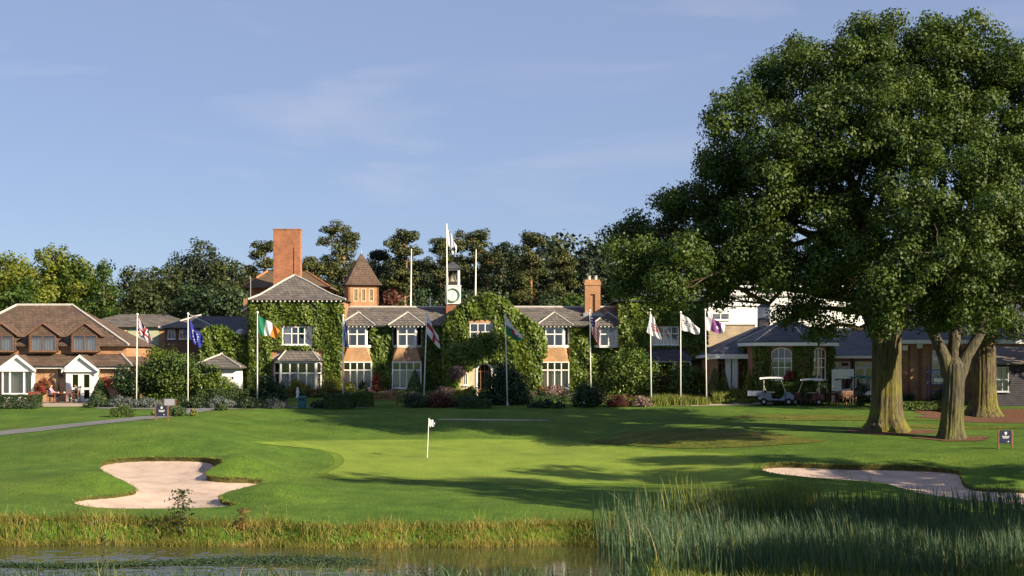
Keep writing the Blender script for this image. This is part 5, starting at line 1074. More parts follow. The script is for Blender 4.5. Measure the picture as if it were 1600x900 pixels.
# great trees right of the frame, whose shade lies over the bunker and green
def sx_(s_, x): return (s_-.545*x)/.839          # lateral place across the sunlight -> depth
SHADE = [(42, sx_(110, 42), 26, 13, 'round'), (36, sx_(47, 36), 17, 12, 'round'), (34, sx_(59, 34), 28, 8, 'round'), (31, sx_(56, 31), 14, 9, 'round'), (46, sx_(61, 46), 32, 8, 'round'), (37, sx_(67, 37), 24, 6.5, 'round'), (44, sx_(73, 44), 25, 6, 'round')]
for i, (x, y, h, w_, k_) in enumerate(SHADE):
    z = Ts(x, y); o = wood_tree(800+x/y*FPX, HOR-(z+h-ZC)/y*FPX, y, w_/y*FPX, k_, 'oak', 'tall broadleaf tree to the right of the view shading the fairway', 400+i, base=z, leaf=.5, cr=1.1, per=40, group='shade trees right of the view')
# ------------------------------------------------------------------ shrubs, hedges, topiary
def shrub(px, row, wpx, hpx, mat, label, shape='dome', leaf=.15, dens=1.0, seed=None, ymin=100, Y=None, group=None, stem=0, name=None, cat='shrub'):
    if Y is None: x, Y = ground(px, row, ymin)
    if Y > 104:                                   # keep clear of the walls behind the beds
        lim = np.interp(px, [0, 170, 180, 380, 390, 430, 440, 510, 520, 690, 695, 808, 815, 960, 970, 1100, 1105, 1180, 1185, 1290, 1300, 1600], [113.4, 113.4, 112.4, 112.4, 114, 114, 116.3, 116.3, 117.6, 117.6, 114.4, 114.4, 117.6, 117.6, 115.5, 115.5, 111.6, 111.6, 108.8, 108.8, 111.5, 109.5])
        if row > 618: lim = min(lim, 111.5)
        Y = min(Y, lim)
    x = XP(px, Y); b = Vector((x, Y, Ts(x, Y))); sc = FPX/Y; rx = wpx/2/sc; h = max(hpx/sc, ZR(row-hpx, Y)-b.z); seed = seed if seed is not None else int(px*7+row); rng = np.random.default_rng(seed); rnd = random.Random(seed)
    o = thing(name or {'dome': 'shrub', 'cone': 'topiary_cone', 'box': 'hedge', 'tuft': 'ornamental_grass', 'ball': 'standard_tree'}[shape], label, cat, b, group); m = MB()
    for i in range(4 if shape != 'ball' else 1):
        a = rnd.uniform(0, 6.28); m.tube([b+Vector((0, 0, -.05)), b+Vector((math.cos(a)*rx*.25, math.sin(a)*rx*.25, h*(.4 if shape != 'ball' else .6)))], [.035 if shape != 'ball' else .07, .015 if shape != 'ball' else .05], 6)
    m.build('stem', M['stem'], o)
    z0 = stem/sc; hh = h-z0
    if shape == 'cone':
        n = int(dens*rx*math.hypot(rx, h)*3.14*700/(leaf/.1)**2*.6)+300; f = 1-np.sqrt(rng.random(n)); a = rng.uniform(0, 6.28, n); r = rx*(1-f)**.85*rng.uniform(.86, 1.03, n)
        P = np.stack([np.cos(a)*r, np.sin(a)*r, f*h], 1); N = np.stack([np.cos(a), np.sin(a), np.full(n, .45)], 1)+rng.normal(size=(n, 3))*.45; tn = rng.random(n)
    elif shape == 'box':
        ry = min(rx, 1.0); n = int(dens*(2*rx*ry*2+4*rx*h+4*ry*h)*330/(leaf/.12)**2); u = rng.uniform(-1, 1, (n, 3)); ax = rng.choice(3, n, p=np.array([ry*h, rx*h*1.6, rx*ry*1.6])/(ry*h+1.6*rx*h+1.6*rx*ry)); s_ = np.sign(u[np.arange(n), ax]); s_[ax == 2] = 1
        N = np.zeros((n, 3)); N[np.arange(n), ax] = s_; u[np.arange(n), ax] = s_*rng.uniform(.86, 1.04, n); P = u*np.array([rx, ry, h/2]); P[:, 2] += h/2; q = lump(P[:, 0]*1.2, P[:, 1]+P[:, 2], seed); P[:, 2] *= 1+.12*(q-.5); N += rng.normal(size=(n, 3))*.5; tn = np.clip(q*.5+rng.random(n)*.5, 0, 1)
    elif shape == 'tuft':
        n = int(260*dens*max(1, rx)); a = rng.uniform(0, 6.28, n); r = rx*np.sqrt(rng.random(n)); B_ = np.stack([np.cos(a)*r, np.sin(a)*r*.6, np.zeros(n)], 1)+np.array(b)
        blades('blades', B_, h*rng.uniform(.6, 1.1, n), .045, M[mat], o, rng, .35); return o
    else:
        cr = max(.10, min(rx, hh)*.30); k = int(30*dens+12*rx*hh/cr); d = sph(rng, k); d[:, 2] = np.abs(d[:, 2])*1.0 if shape == 'dome' else d[:, 2]; sq = rng.uniform(.62, 1.02, (k, 1))*(1+.10*np.sin(d[:, :1]*5+seed)*np.sin(d[:, 2:]*6+seed)); C = d*np.array([rx*.9, min(rx, 1.6)*.9, (hh*.86 if shape == 'dome' else hh*.5)])*sq
        C[:, 2] += z0+(0.02 if shape == 'dome' else hh*.5); C[:, 2] = np.maximum(C[:, 2], z0+cr*.5); ci = C*np.array([.55, .55, .7]); ci[:, 2] += .15*hh*0; C = np.concatenate([C, ci[:k//3]])
        P, N, tn = clumps(rng, C, cr*rng.uniform(.7, 1.25, len(C)), 40, .85, .3, total=int(dens*2*3.14*max(rx, .3)*(hh if shape == 'dome' else hh*1.3)/(leaf*leaf*.5)*3.0)+250); P[:, 2] = np.maximum(P[:, 2], .02)
    leaves('foliage', P+np.array(b), N, leaf, M[mat], o, rng, tn, .7, 'stuff'); return o
def blades(name, B, H, wd, mat, parent, rng, lean=.3, tint=None, kind='stuff', wind=None):
    n = len(B); a = rng.uniform(0, 6.28, n); ld = np.stack([np.cos(a), np.sin(a), np.zeros(n)], 1)*(lean*rng.uniform(.2, 1.2, n)*H)[:, None]
    if wind is not None: ld = ld+np.asarray(wind)*H[:, None]
    fa = rng.uniform(0, 6.28, n); sd = np.stack([np.cos(fa), np.sin(fa)*.5, np.zeros(n)], 1)*(wd*rng.uniform(.6, 1.4, n))[:, None]*.5
    lv = [0, .4, .75, 1.0]; wv = [1, .9, .55, .05]; Vv = np.empty((n, 8, 3))
    for i, (f, q) in enumerate(zip(lv, wv)):
        c = B+ld*f**2.0; c[:, 2] += H*(f-.12*f**3); Vv[:, 2*i] = c-sd*q; Vv[:, 2*i+1] = c+sd*q
    f0 = np.array([[0, 1, 3, 2], [2, 3, 5, 4], [4, 5, 7, 6]]); F = (np.arange(n)[:, None, None]*8+f0[None]).reshape(-1, 4)
    if tint is None: tint = rng.random(n)
    return np_mesh(name, Vv.reshape(-1, 3), F, mat, parent, np.repeat(tint, 8), kind)
SHR = [
 (24,638,72,20,'darkshrub','long low dark hedge in front of the white bay window','box'),
 (157,630,38,42,'yew','dark conical yew beside the white entrance doors','cone'),
 (150,636,44,11,'darkshrub','low dark mound at the foot of the conical yew','dome'),
 (190,635,52,16,'silver','grey lavender clump under the cross-striped flag','dome'),
 (232,636,60,15,'silver','grey lavender clump right of the cross-striped flagpole','dome'),
 (262,634,44,13,'darkshrub','low dark shrub behind the brown notice','dome'),
 (206,622,66,48,'darkshrub','small standard tree left of the larger round-headed one','ball'),
 (275,622,100,66,'box','large round-headed standard tree behind the starred blue flagpole','ball'),
 (322,622,56,52,'laurel','round-headed standard with golden rim right of the starred blue flagpole','ball'),
 (258,604,88,76,'ivy','tall bright green bush against the brick return behind the crossed flag','dome'),
 (350,607,56,18,'ivy','bright low bush in front of the white outbuilding','dome'),
 (300,624,60,14,'yew','dark clipped mound below the round-headed standards','dome'),
 (352,622,80,14,'yew','dark clipped bank below the white outbuilding','box'),
 (421,625,58,44,'darkshrub','dark round bush right of the tricolour flagpole','dome'),
 (306,637,44,16,'darkshrub','blue-green mound beside the starred blue flagpole','dome'),
 (347,637,52,17,'silver','grey-green mound between the starred and tricolour flagpoles','dome'),
 (392,637.5,44,18,'darkshrub','dark green mound at the tricolour flagpole','dome'),
 (432,637.5,44,16,'silver','grey mound left of the teal bin','dome'),
 (498,637,30,12,'darkshrub','low dark mound between the teal bin and the dark block hedge','dome'),
 (465,612,46,19,'yellow','golden shrub below the white ground-floor bay window','dome'),
 (518,612,42,25,'yellow','round variegated shrub right of the white ground-floor bay','dome'),
 (546,612,22,18,'yellow','small golden shrub behind the saltire flagpole','dome'),
 (488,618,100,8,'bronze','brown heather strip under the white ground-floor bay','box'),
 (531,637.5,46,21,'yew','dark clipped block hedge at the saltire flagpole','box'),
 (568,635,28,22,'box','light green clipped hedge right of the dark block hedge','box'),
 (567,612,18,20,'whiteflower','white-flowered shrub beside the red climbing plant','dome'),
 (588,609,15,34,'redflower','red climbing plant on the ivy between the bays','dome'),
 (580,616,26,10,'pinkflower','pink flower clump left of the wooden bench','dome'),
 (612,617,46,11,'pinkflower','pale pink flower border behind the wooden bench','dome'),
 (648,612,30,36,'box','green yew cone in front of the second bay window','cone'),
 (648,636,46,22,'darkshrub','dark bush right of the wooden bench','dome'),
 (690,636,52,22,'redleaf','dark reddish bush below the white-and-red flag','dome'),
 (731,636,44,20,'darkshrub','dark bush left of the great round bush','dome'),
 (697,612,34,10,'pinkflower','pink flowers left of the porch','dome'),
 (722,612,30,8,'yellow','yellow flowers in front of the porch','dome'),
 (735,618,22,20,'ivy','bright shrub by the porch window','dome'),
 (760,616,28,10,'green','low bright green shrub below the arched door','dome'),
 (790,631,86,70,'darkshrub','great dark round bush hiding the right of the porch','dome'),
 (742,637,50,12,'yew','low dark clipped edging left of the great round bush','box'),
 (848,614,30,12,'bronze','russet shrub right of the great round bush','dome'),
 (868,614,42,14,'pinkflower','pink heather below the third bay window','dome'),
 (856,637,66,13,'darkshrub','low dark mixed planting right of the great round bush','dome'),
 (920,635,58,40,'whiteflower','dark rose bush with scattered white flowers','dome'),
 (958,618,48,42,'darkshrub','bronze-tipped dark bush behind the rose bush','dome'),
 (985,617,104,78,'laurel','very large domed laurel right of the striped starry flag','dome'),
 (1036,616,34,36,'bronze','orange-tipped shrub right of the large domed laurel','dome'),
 (1070,617,78,56,'laurel','rounded leafy shrub behind the second white flagpole','dome'),
 (966,635,44,17,'redleaf','low purple-brown shrub below the large laurel','dome'),
 (1002,635,34,17,'pinkflower','pale pink roses right of the purple-brown shrub','dome'),
 (1034,634,36,22,'grassy','yellow-green grass clump right of the pink roses','tuft'),
 (1064,634,34,20,'grassy','yellow-green grass clump below the second white flagpole','tuft'),
 (1092,633,32,16,'grassy','yellow-green grass clump below the purple flagpole','tuft'),
 (1117,624,32,52,'box','larger golden-green topiary cone left of the columned porch','cone'),
 (1131,616,24,42,'box','slimmer topiary cone tucked behind the larger one','cone'),
 (1170,612,27,36,'yellow','golden topiary cone left of the arched windows','cone'),
 (1150,620,46,16,'yellow','yellow-flowered border left of the utility buggy','dome'),
 (1150,627,48,10,'box','low clipped hedge in front of the yellow border','box'),
 (1125,631,24,22,'grassy','fresh green grass clump at the foot of the larger cone','tuft'),
 (1240,612,60,14,'box','low shaded hedge under the arched windows','box'),
 (1432,640,104,12,'box','low clipped hedge between the two nearer oak trunks','box'),
 (1408,628,50,14,'darkshrub','dark shrub beside the stoutest oak trunk','dome'),
 (1472,632,44,26,'yew','rounded dark bush left of the forked oak','dome'),
]
for s_ in SHR:
    shrub(*s_[:7], leaf={'cone': .09, 'box': .10, 'ball': .16}.get(s_[6], .16 if s_[3] > 30 else .11), stem=(s_[3]*.32 if s_[6] == 'ball' else 0))
def cover(name, label, px0, px1, y0, y1, n, mat, hmax, leaf, seed):
    r = np.random.default_rng(seed); k = n//45; y = r.uniform(y0, y1, k); x = (r.uniform(px0, px1, k)-800)/FPX*y; C = np.stack([x, y, T(x, y)+r.uniform(.05, hmax, k)*.6], 1); P, N, tn = clumps(r, C, r.uniform(.16, .34, k), 45, .8, .3)
    o = leaves(name, P, N, leaf, M[mat], None, r, tn, .7, 'stuff'); o['label'] = label; o['category'] = 'ground cover'
cover('bed_planting', 'dark low planting filling the beds before the guest house and outbuilding', 165, 430, 109.5, 112.6, 9000, 'darkshrub', .45, .11, 1)
cover('bed_planting', 'mixed green low planting at the foot of the clubhouse bays', 425, 700, 114.6, 117.4, 6500, 'box', .5, .11, 2)
cover('bed_planting', 'low green planting in the bed left and front of the porch', 625, 830, 110.2, 113.6, 9000, 'laurel', .6, .11, 3)
cover('bed_planting', 'low flowering planting between the great bush and the large laurel', 810, 960, 110.5, 117, 9000, 'whiteflower', .5, .11, 4)
cover('bed_planting', 'low green and gold planting below the white flags', 950, 1180, 108.8, 111.2, 9000, 'grassy', .4, .10, 5)
cover('bed_planting', 'low bronze planting among the shrubs below the large laurel', 930, 1110, 110.5, 113.5, 5000, 'bronze', .5, .11, 6)
cover('flower_border', 'pink and white flowers scattered along the clubhouse border', 560, 900, 113.6, 116.5, 3500, 'pinkflower', .6, .09, 7)
for px, row, w_, h, mt, lab in ((181,651.5,15,13,'box','dark clipped cube, leftmost of three by the cart path'),(194,651.5,15,17,'box','tallest and middle of three clipped bushes by the cart path'),(205,651.5,12,12,'box','smallest clipped bush, rightmost of three by the cart path'),(243,650,14,12,'grassy','yellowish tuft left of the dark notice'),(274,650,40,16,'yew','dark low bush right of the dark notice'),(303,650,13,11,'yellow','golden clipped ball on the path corner'),(346,641,20,12,'yew','dark dwarf bush at the lawn corner')):
    shrub(px, row, w_, h, mt, lab, 'box' if mt == 'box' else 'dome', .08, 1.0, ymin=90)
# ------------------------------------------------------------------ pond margin
rng = np.random.default_rng(77)
def margin(name, label, n, x0, x1, d0, d1, hmin, hmax, wd, mat, lean, wind=None, top=0.0, dens=None):
    x = rng.uniform(x0, x1, n); d = rng.uniform(d0, d1, n); y = bank_y(x)-d
    if dens is not None: k = rng.random(n) < dens(x, y); x, y = x[k], y[k]
    z = np.maximum(T(x, y), WATER-.05); H = rng.uniform(hmin, hmax, len(x))*(1+.30*np.sin(x*.8)*np.sin(x*2.3+1)+.25*np.sin(x*5.1)*np.sin(x*3.3+2)); 
    tn = np.clip(.5+.35*np.sin(x*1.7+.5)*np.sin(x*.45)+rng.normal(0, .28, len(x)), 0, 1)
    o = np_obj = blades(name, np.stack([x, y, z], 1), H, wd, M[mat], None, rng, lean, tn, 'stuff', wind); o['label'] = label; o['category'] = 'grass'; return o
margin('bank_grass', 'dry yellow grass hanging over the far bank of the pond', 17000, -27, 6, -.25, 1.1, .15, .44, .028, 'bank', .75, (0, -.25, 0))
margin('bank_grass_stalks', 'taller sparse grass stalks standing on the pond bank', 500, -27, 8, -.4, .8, .45, .85, .03, 'grassy', .35)
# cattail reeds at the right
def reedbed(n, seed, hmin, hmax, x0, x1, y0, y1, edge, mat, wd, lab, lean=.16):
    r = np.random.default_rng(seed); x = r.uniform(x0, x1, n); y = r.uniform(y0, y1, n); k = r.random(n) < edge(x, y); x, y = x[k], y[k]; z = np.maximum(T(x, y), WATER-.1)
    cl = .5+.5*np.sin(x*1.3+1.1*np.sin(y*.9))*np.sin(y*1.1+x*.35); H = r.uniform(hmin, hmax, len(x))*(.72+.42*cl); tn = np.clip(.25+.45*cl*r.random(len(x))+r.normal(.12, .2, len(x)), 0, 1)
    o = blades('reed_bed', np.stack([x, y, z], 1), H, wd, M[mat], None, r, lean, tn, 'stuff', (-.06, 0, 0)); o['label'] = lab; o['category'] = 'reeds'; return o
reedbed(17000, 5, 1.1, 1.9, 3.2, 24, 48.5, 61.2, lambda x, y: np.clip(sst(2.6, 7.0, x+.25*(y-60)+1.0), .0, 1), 'reed', .038, 'tall blue-green reeds filling the lower right of the pond')
reedbed(1800, 6, 1.5, 2.1, 5.5, 15, 59.5, 62.6, lambda x, y: .25+.75*(np.abs(x-9.5) < 2.6), 'grassy', .034, 'reeds coloured yellow as sunlit tips along the far edge of the reeds')  # yellow leaf colour paints the sunlight on these tips
reedbed(5200, 7, .45, .9, 4.5, 22, 46.5, 51, lambda x, y: .9+0*x, 'grassy', .03, 'short fresh grass along the near edge of the reeds', .4)
reedbed(1300, 8, .35, .75, -20, 5, 50.0, 52.0, lambda x, y: .75+.25*np.sin(x*2.2), 'reed', .035, 'dark arching water plants along the bottom of the pond', .7)
reedbed(1500, 9, .8, 1.7, 3.6, 24, 49, 61, lambda x, y: np.clip(sst(2.6, 7.0, x+.25*(y-60)+1.0), .0, 1), 'bank', .03, 'dead straw-coloured stems bent among the tall reeds', .5)
# floating leaf mat
r = np.random.default_rng(15); n = 15000; x = r.uniform(-22, -4.2, n); yc_ = 54.5+.35*np.sin(x*.5)+.9*sst(-16, -8, x); y = yc_+r.normal(0, 1, n)*(.42+.55*sst(-15, -8, x))*.6; k = r.random(n) < 1-sst(-7, -4.2, x)
P = np.stack([x, y, WATER+r.uniform(.0, .09, n)], 1)[k]; o = leaves('water_weed', P, np.stack([r.normal(0, .5, len(P)), r.normal(-.2, .5, len(P)), np.ones(len(P))], 1), .075, M['darkshrub'], None, r, None, .8, 'stuff'); o['label'] = 'dark green weed mat floating on the left of the pond'
# two taller leafy plants in front of the bank
def sapling(px, row, Y, hpx, label, mat, leaf, seed, n=110, wide=.35):
    r = np.random.default_rng(seed); b = W(px, row, Y); h = hpx/FPX*Y; o = thing('marsh_plant', label, 'plant', b, 'leafy plants by the pond'); m = MB(); m.tube([b-Vector((0, 0, .4)), b+Vector((.03, 0, h*.5)), b+Vector((0, 0, h))], [.02, .015, .006], 5); m.build('stem', M['stem'], o)
    f = r.random(n)**.8; a = r.uniform(0, 6.28, n); q = wide*(.45+.6*np.sin(f*2.6))*r.uniform(.1, 1, n)*(.6+.6*r.random(n)); P = np.stack([b.x+np.cos(a)*q, b.y+np.sin(a)*q, b.z+f*h], 1); leaves('leaf', P, np.stack([np.cos(a)*.3, np.sin(a)*.3-.4, np.ones(n)], 1)+r.normal(size=(n, 3))*.4, leaf, M[mat], o, r, None, .5, 'stuff')
sapling(165, 880, 53.5, 44, 'small dark leafy sprig standing in the pond at left', 'darkshrub', .13, 3, 60, .3)
sapling(284, 835, 60.6, 70, 'tall leafy weed on the bank in front of the left bunker', 'dull', .17, 4, 260, .55)
sapling(378, 828, 60.9, 34, 'rust-coloured dock plant on the bank right of the tall weed', 'bronze', .14, 5, 120, .4)
sapling(412, 815, 61.2, 26, 'thin pale seedhead weed near the edge of the left bunker', 'grassy', .1, 6, 50, .35)
# revetment behind the bank grass at the left
RV = thing('bank_revetment', 'weathered timber boards facing the pond bank at left', 'wall', (-15, 61.9, -4.5)); 
for i in range(16):
    x0 = -26+i*1.05; yy = float(bank_y(np.array([x0+.5])))+.02; m = MB(); zt = Ts(x0+.5, yy+.3)-.03; m.box(x0, x0+1.03, yy-.06, yy, -5, zt); m.build('board', M['bark_grey'], RV)
# ------------------------------------------------------------------ flags
FONT = {'T': '1111100100001000010000100', 'H': '1000110001111111000110001', 'E': '1111110000111101000011111', 'B': '1111010001111101000111110', 'L': '1000010000100001000011111', 'F': '1111110000111101000010000', 'R': '1111010001111101001010001', 'Y': '1000101010001000010000100', 'A': '0111010001111111000110001', 'G': '0111110000101111000101111', 'P': '1111010001111101000010000', ' ': '0'*25}
def glyphs(txt, u, v, u0, u1, v0, v1):
    if not (u0 <= u < u1 and v0 <= v < v1): return False
    n = len(txt)*6-1; c = int((u-u0)/(u1-u0)*n); r_ = min(4, int((v1-v)/(v1-v0)*5)); k, q = divmod(c, 6)
    return q < 5 and FONT[txt[k]][r_*5+q] == '1'
def seg_d(u, v, a, b, asp=1.7):
    ux, vx = u*asp, v; ax, ay = a[0]*asp, a[1]; bx, by = b[0]*asp, b[1]; t = max(0, min(1, ((ux-ax)*(bx-ax)+(vx-ay)*(by-ay))/((bx-ax)**2+(by-ay)**2))); return math.hypot(ux-ax-t*(bx-ax), vx-ay-t*(by-ay))
def f_uk(u, v):
    if abs(u-.5) < .06 or abs(v-.5) < .1: return 'fr'
    if abs(u-.5) < .1 or abs(v-.5) < .17: return 'fw'
    d = min(seg_d(u, v, (0, 0), (1, 1)), seg_d(u, v, (0, 1), (1, 0))); return 'fr' if d < .035 else 'fw' if d < .10 else 'fn'
def f_eu(u, v):
    for i in range(12):
        a = i*math.pi/6
        if math.hypot((u-.5)*1.5-.33*math.cos(a), v-.5-.33*math.sin(a)) < .045: return 'fy'
    return 'fb'
def f_ire(u, v): return 'fg' if u < .34 else 'fw' if u < .67 else 'fo'
def f_sco(u, v): return 'fw' if min(seg_d(u, v, (0, 0), (1, 1)), seg_d(u, v, (0, 1), (1, 0))) < .09 else 'fs'
def f_eng(u, v): return 'fr' if abs(u-.5) < .07 or abs(v-.5) < .11 else 'fw'
DRAG = [(.22,.30),(.30,.42),(.27,.60),(.34,.74),(.42,.64),(.46,.80),(.58,.74),(.56,.60),(.70,.58),(.78,.72),(.80,.50),(.70,.42),(.74,.26),(.62,.34),(.56,.24),(.50,.38),(.40,.34),(.38,.22),(.32,.32)]
def f_wal(u, v): return 'fr' if inside((u, v), DRAG) else ('fw' if v > .5 else 'fg')
def f_usa(u, v):
    if u < .4 and v > .46: return 'fw' if (int(u*30)+int(v*18)) % 3 == 0 and int(u*30) % 2 else 'fn'
    return 'fr' if int(v*13) % 2 == 0 else 'fw'
def f_pga(u, v): return 'fr' if glyphs('PGA', u, v, .18, .88, .30, .66) else 'fw'
def f_txt(u, v): return 'fd' if glyphs('THE BELFRY', u, v, .05, .95, .34, .70) else 'fw'
def f_pur(u, v):
    if u < .27 or u > .80: return 'fw'
    return 'fw' if math.hypot((u-.6)*1.5, v-.45) < .12 else 'fp'
def f_wht(u, v): return 'fd' if (.55 < u < .9 and abs(v-.35-.2*math.sin(u*9)) < .13) else 'fw'
def clothmat(n, c):
    m, t, o = new_mat(n); b = bsdf(t, o, c, .8, None); tr = nd(t, 'ShaderNodeBsdfTranslucent'); tr.inputs[0].default_value = (*c, 1); ms = nd(t, 'ShaderNodeMixShader'); ms.inputs[0].default_value = .3
    t.links.new(b.outputs[0], ms.inputs[1]); t.links.new(tr.outputs[0], ms.inputs[2]); t.links.new(ms.outputs[0], o.inputs['Surface']); return m
FC = {'fw': (.75,.74,.76), 'fr': (.42,.03,.04), 'fn': (.025,.035,.17), 'fb': (.03,.045,.30), 'fy': (.75,.70,.55), 'fg': (.02,.22,.12), 'fo': (.70,.22,.04), 'fs': (.03,.12,.42), 'fd': (.05,.05,.09), 'fp': (.22,.07,.25)}
for k, c in FC.items(): M[k] = clothmat('flag_cloth_'+{'fw':'white','fr':'red','fn':'navy','fb':'blue','fy':'star','fg':'green','fo':'orange','fs':'azure','fd':'charcoal','fp':'purple'}[k], c)
def cloth(parent, fn, quad, Y, seed=0, nu=54, nv=34, amp=.09, folds=2.2):
    "quad in photo pixels: hoist top, hoist bottom, fly bottom, fly top"
    rnd = random.Random(seed); m = MB(); keys = list(FC); ph = rnd.uniform(0, 6)
    A, B, C, D = [Vector((q[0], q[1])) for q in quad]; vs = []
    for j in range(nv+1):
        v = j/nv
        for i in range(nu+1):
            u = i/nu; p = (B.lerp(A, v)).lerp(C.lerp(D, v), u); s_ = math.sin(math.pi*u)
            row = p.y+s_*(2.0*math.sin(u*5+ph)+1.5*(1-v)); w_ = W(p.x+s_*1.2*math.sin(v*5+u*4+ph), row, Y); w_.y += amp*math.sqrt(u)*math.sin((u*folds+v*.7)*math.pi*2+ph)+.12*u; vs.append(w_)
    fs = []; 
    for j in range(nv):
        for i in range(nu): fs.append((j*(nu+1)+i, j*(nu+1)+i+1, (j+1)*(nu+1)+i+1, (j+1)*(nu+1)+i)); m.m.append(keys.index(fn((i+.5)/nu, (j+.5)/nv)))
    m.v = [tuple(p) for p in vs]; m.f = fs; return m.build('flag', [M[k] for k in keys], parent, True)
def flagpole(px0, row0, px1, row1, Y, quad, fn, label, seed, r=.05):
    x = XP(px0, Y); b = Vector((x, Y, Ts(x, Y))); t = W(px1, row1, Y); o = thing('flagpole', label, 'flagpole', b, 'flagpoles along the clubhouse garden'); m = MB(); m.tube([b-Vector((0, 0, .1)), b.lerp(t, .5), t], [r, r*.8, r*.55], 10); m.build('pole', M['white'], o, True)
    m = MB(); m.lathe([(.02, -.02), (.075, .03), (.09, .09), (.06, .15), (.01, .17)], t, 10); m.build('finial', M['white'], o, True)
    m = MB(); h = b.lerp(t, .02); m.lathe([(r*1.9, 0), (r*1.8, .15), (r*1.2, .22)], b, 10); m.build('base_collar', M['steel'], o)
    cloth(o, fn, quad, Y-.03, seed, 150 if fn is f_txt else 54); return o
Yp = 110.0
flagpole(213, 628, 214.5, 493, Yp, [(215.5,494),(215,520),(233,538),(238,531)], f_uk, 'white flagpole flying the red-white-blue crossed flag', 1)
flagpole(293.5, 634, 293.8, 492, 108.5, [(295,497),(295,526),(313,544),(318,529)], f_eu, 'white flagpole flying the dark blue flag with a ring of stars', 2)
flagpole(402, 637, 402.2, 490, 108, [(403.5,492),(403.5,520),(433,529),(436,515)], f_ire, 'white flagpole flying the green, white and orange flag', 3)
flagpole(536, 634, 536, 495, 108.5, [(537,496),(537,541),(545,543),(543,520)], f_sco, 'white flagpole with limp blue flag bearing a white saltire', 4)
flagpole(662, 626, 667, 492, 111, [(668,492),(667,521),(688,545),(685,525)], f_eng, 'leaning white flagpole flying the white flag with a red cross', 5)
flagpole(793, 637, 789.5, 494, 107.5, [(790.5,494),(791,521),(813,533),(817,526)], f_wal, 'flagpole flying the white and green flag before the great bush', 6)
flagpole(923.5, 632, 921.5, 487, 108.5, [(923,489),(923.5,518),(936,541),(938,520)], f_usa, 'flagpole flying the striped flag with a starry canton', 7)
flagpole(1017.5, 632, 1016, 486, 109, [(1016.5,488),(1010.5,519),(1035,531),(1026,508)], f_pga, 'white flagpole with white flag bearing red letters, left of three', 8)
flagpole(1063.5, 632, 1063.5, 490, 109, [(1064.5,490),(1065,516),(1093,522),(1094,513)], f_txt, 'white flagpole with white flag bearing dark lettering, middle of three', 9)
flagpole(1104, 628, 1102, 486, 109.5, [(1103,495),(1103,516),(1131,520),(1135,506)], f_pur, 'white flagpole with purple and white flag, right of three', 10)
o = thing('roof_flagpole', 'flagpole on the clock turret flying a long white flag', 'flagpole', W(698, 420, 121.0)); m = MB(); m.tube([W(698.2, 476, 121), W(698, 352, 121)], [.06, .04], 8); m.build('pole', M['white'], o, True); m = MB(); m.lathe([(.02, 0), (.07, .05), (.01, .14)], W(698, 352, 121), 8); m.build('finial', M['white'], o)
cloth(o, f_wht, [(699,357),(699,379),(712,402),(714,384)], 120.95, 11)
# pin on the putting green
g = gpt(667.5, 716); o = thing('flagstick', 'slim white flagstick with a small white flag on the putting green', 'flagstick', g); m = MB(); t = Vector((XP(670, g.y), g.y, ZR(653, g.y))); m.tube([g-Vector((0, 0, .1)), t], [.022, .018], 8); m.build('stick', M['white'], o); cloth(o, lambda u, v: 'fw', [(670.5,653.5),(670,665),(678,667),(679.5,661)], g.y-.02, 3, 16, 10, .04)
m = MB(); m.lathe([(.054, -.05), (.054, .028), (.07, .028)], g, 14); m.build('cup', M['white'], o)

# ------------------------------------------------------------------ signs, bin, bench, statues
def sign(px, row, w_, h, label, boards, ymin=70, mat='blueboard', post='wood', marks=True):
    g = gpt(px, row, ymin); sc = FPX/g.y; W_ = w_/sc; H = h/sc; o = thing('notice_board', label, 'sign', g)
    for sx in (-1, 1): m = MB(); m.box(g.x+sx*W_*.42-.045, g.x+sx*W_*.42+.045, g.y-.04, g.y+.04, g.z-.2, g.z+H); m.build('post', M[post], o, bevel=.008)
    m = MB(); m.box(g.x-W_*.36, g.x+W_*.36, g.y-.06, g.y-.041, g.z+H*.28, g.z+H*.98); bo = m.build('board', M[mat], o)
    if marks:
        m = MB(); y = g.y-.064
        def rc(a0, a1, b0, b1): m.add([(g.x+a0*W_, y, g.z+b0*H), (g.x+a1*W_, y, g.z+b0*H), (g.x+a1*W_, y, g.z+b1*H), (g.x+a0*W_, y, g.z+b1*H)], [(0, 1, 2, 3)])
        m.add([(g.x-.07*W_, y, g.z+.90*H), (g.x-.07*W_, y, g.z+.80*H), (g.x, y, g.z+.74*H), (g.x+.07*W_, y, g.z+.80*H), (g.x+.07*W_, y, g.z+.90*H)], [(0, 1, 2, 3, 4)])
        rr = random.Random(3)
        for b0, L in ((.66, .22), (.58, .19)):
            a = -L
            while a < L: s_ = rr.uniform(.02, .06); rc(a, min(L, a+s_), b0-.025, b0+.025); a += s_+.022
        rc(.12, .2, .36, .41); m.build('print', M['white'], bo)
    return o
M['blueboard'] = plain('navy_board', (.025, .03, .07), .4); M['tealbin'] = plain('teal_plastic', (.03, .12, .14), .5); M['greycard'] = plain('grey_print', (.3, .3, .34), .5)
sign(1571, 701, 25, 29, 'dark blue tee sign with white crest on wooden posts at the right', 1)
sign(253, 657, 22, 24, 'dark notice with white crest beside the cart path at left', 1, 90)
sign(265, 638, 22, 15, 'brown-framed grey notice on the garden edge at left', 1, 95, 'greycard', 'wood_red', False)
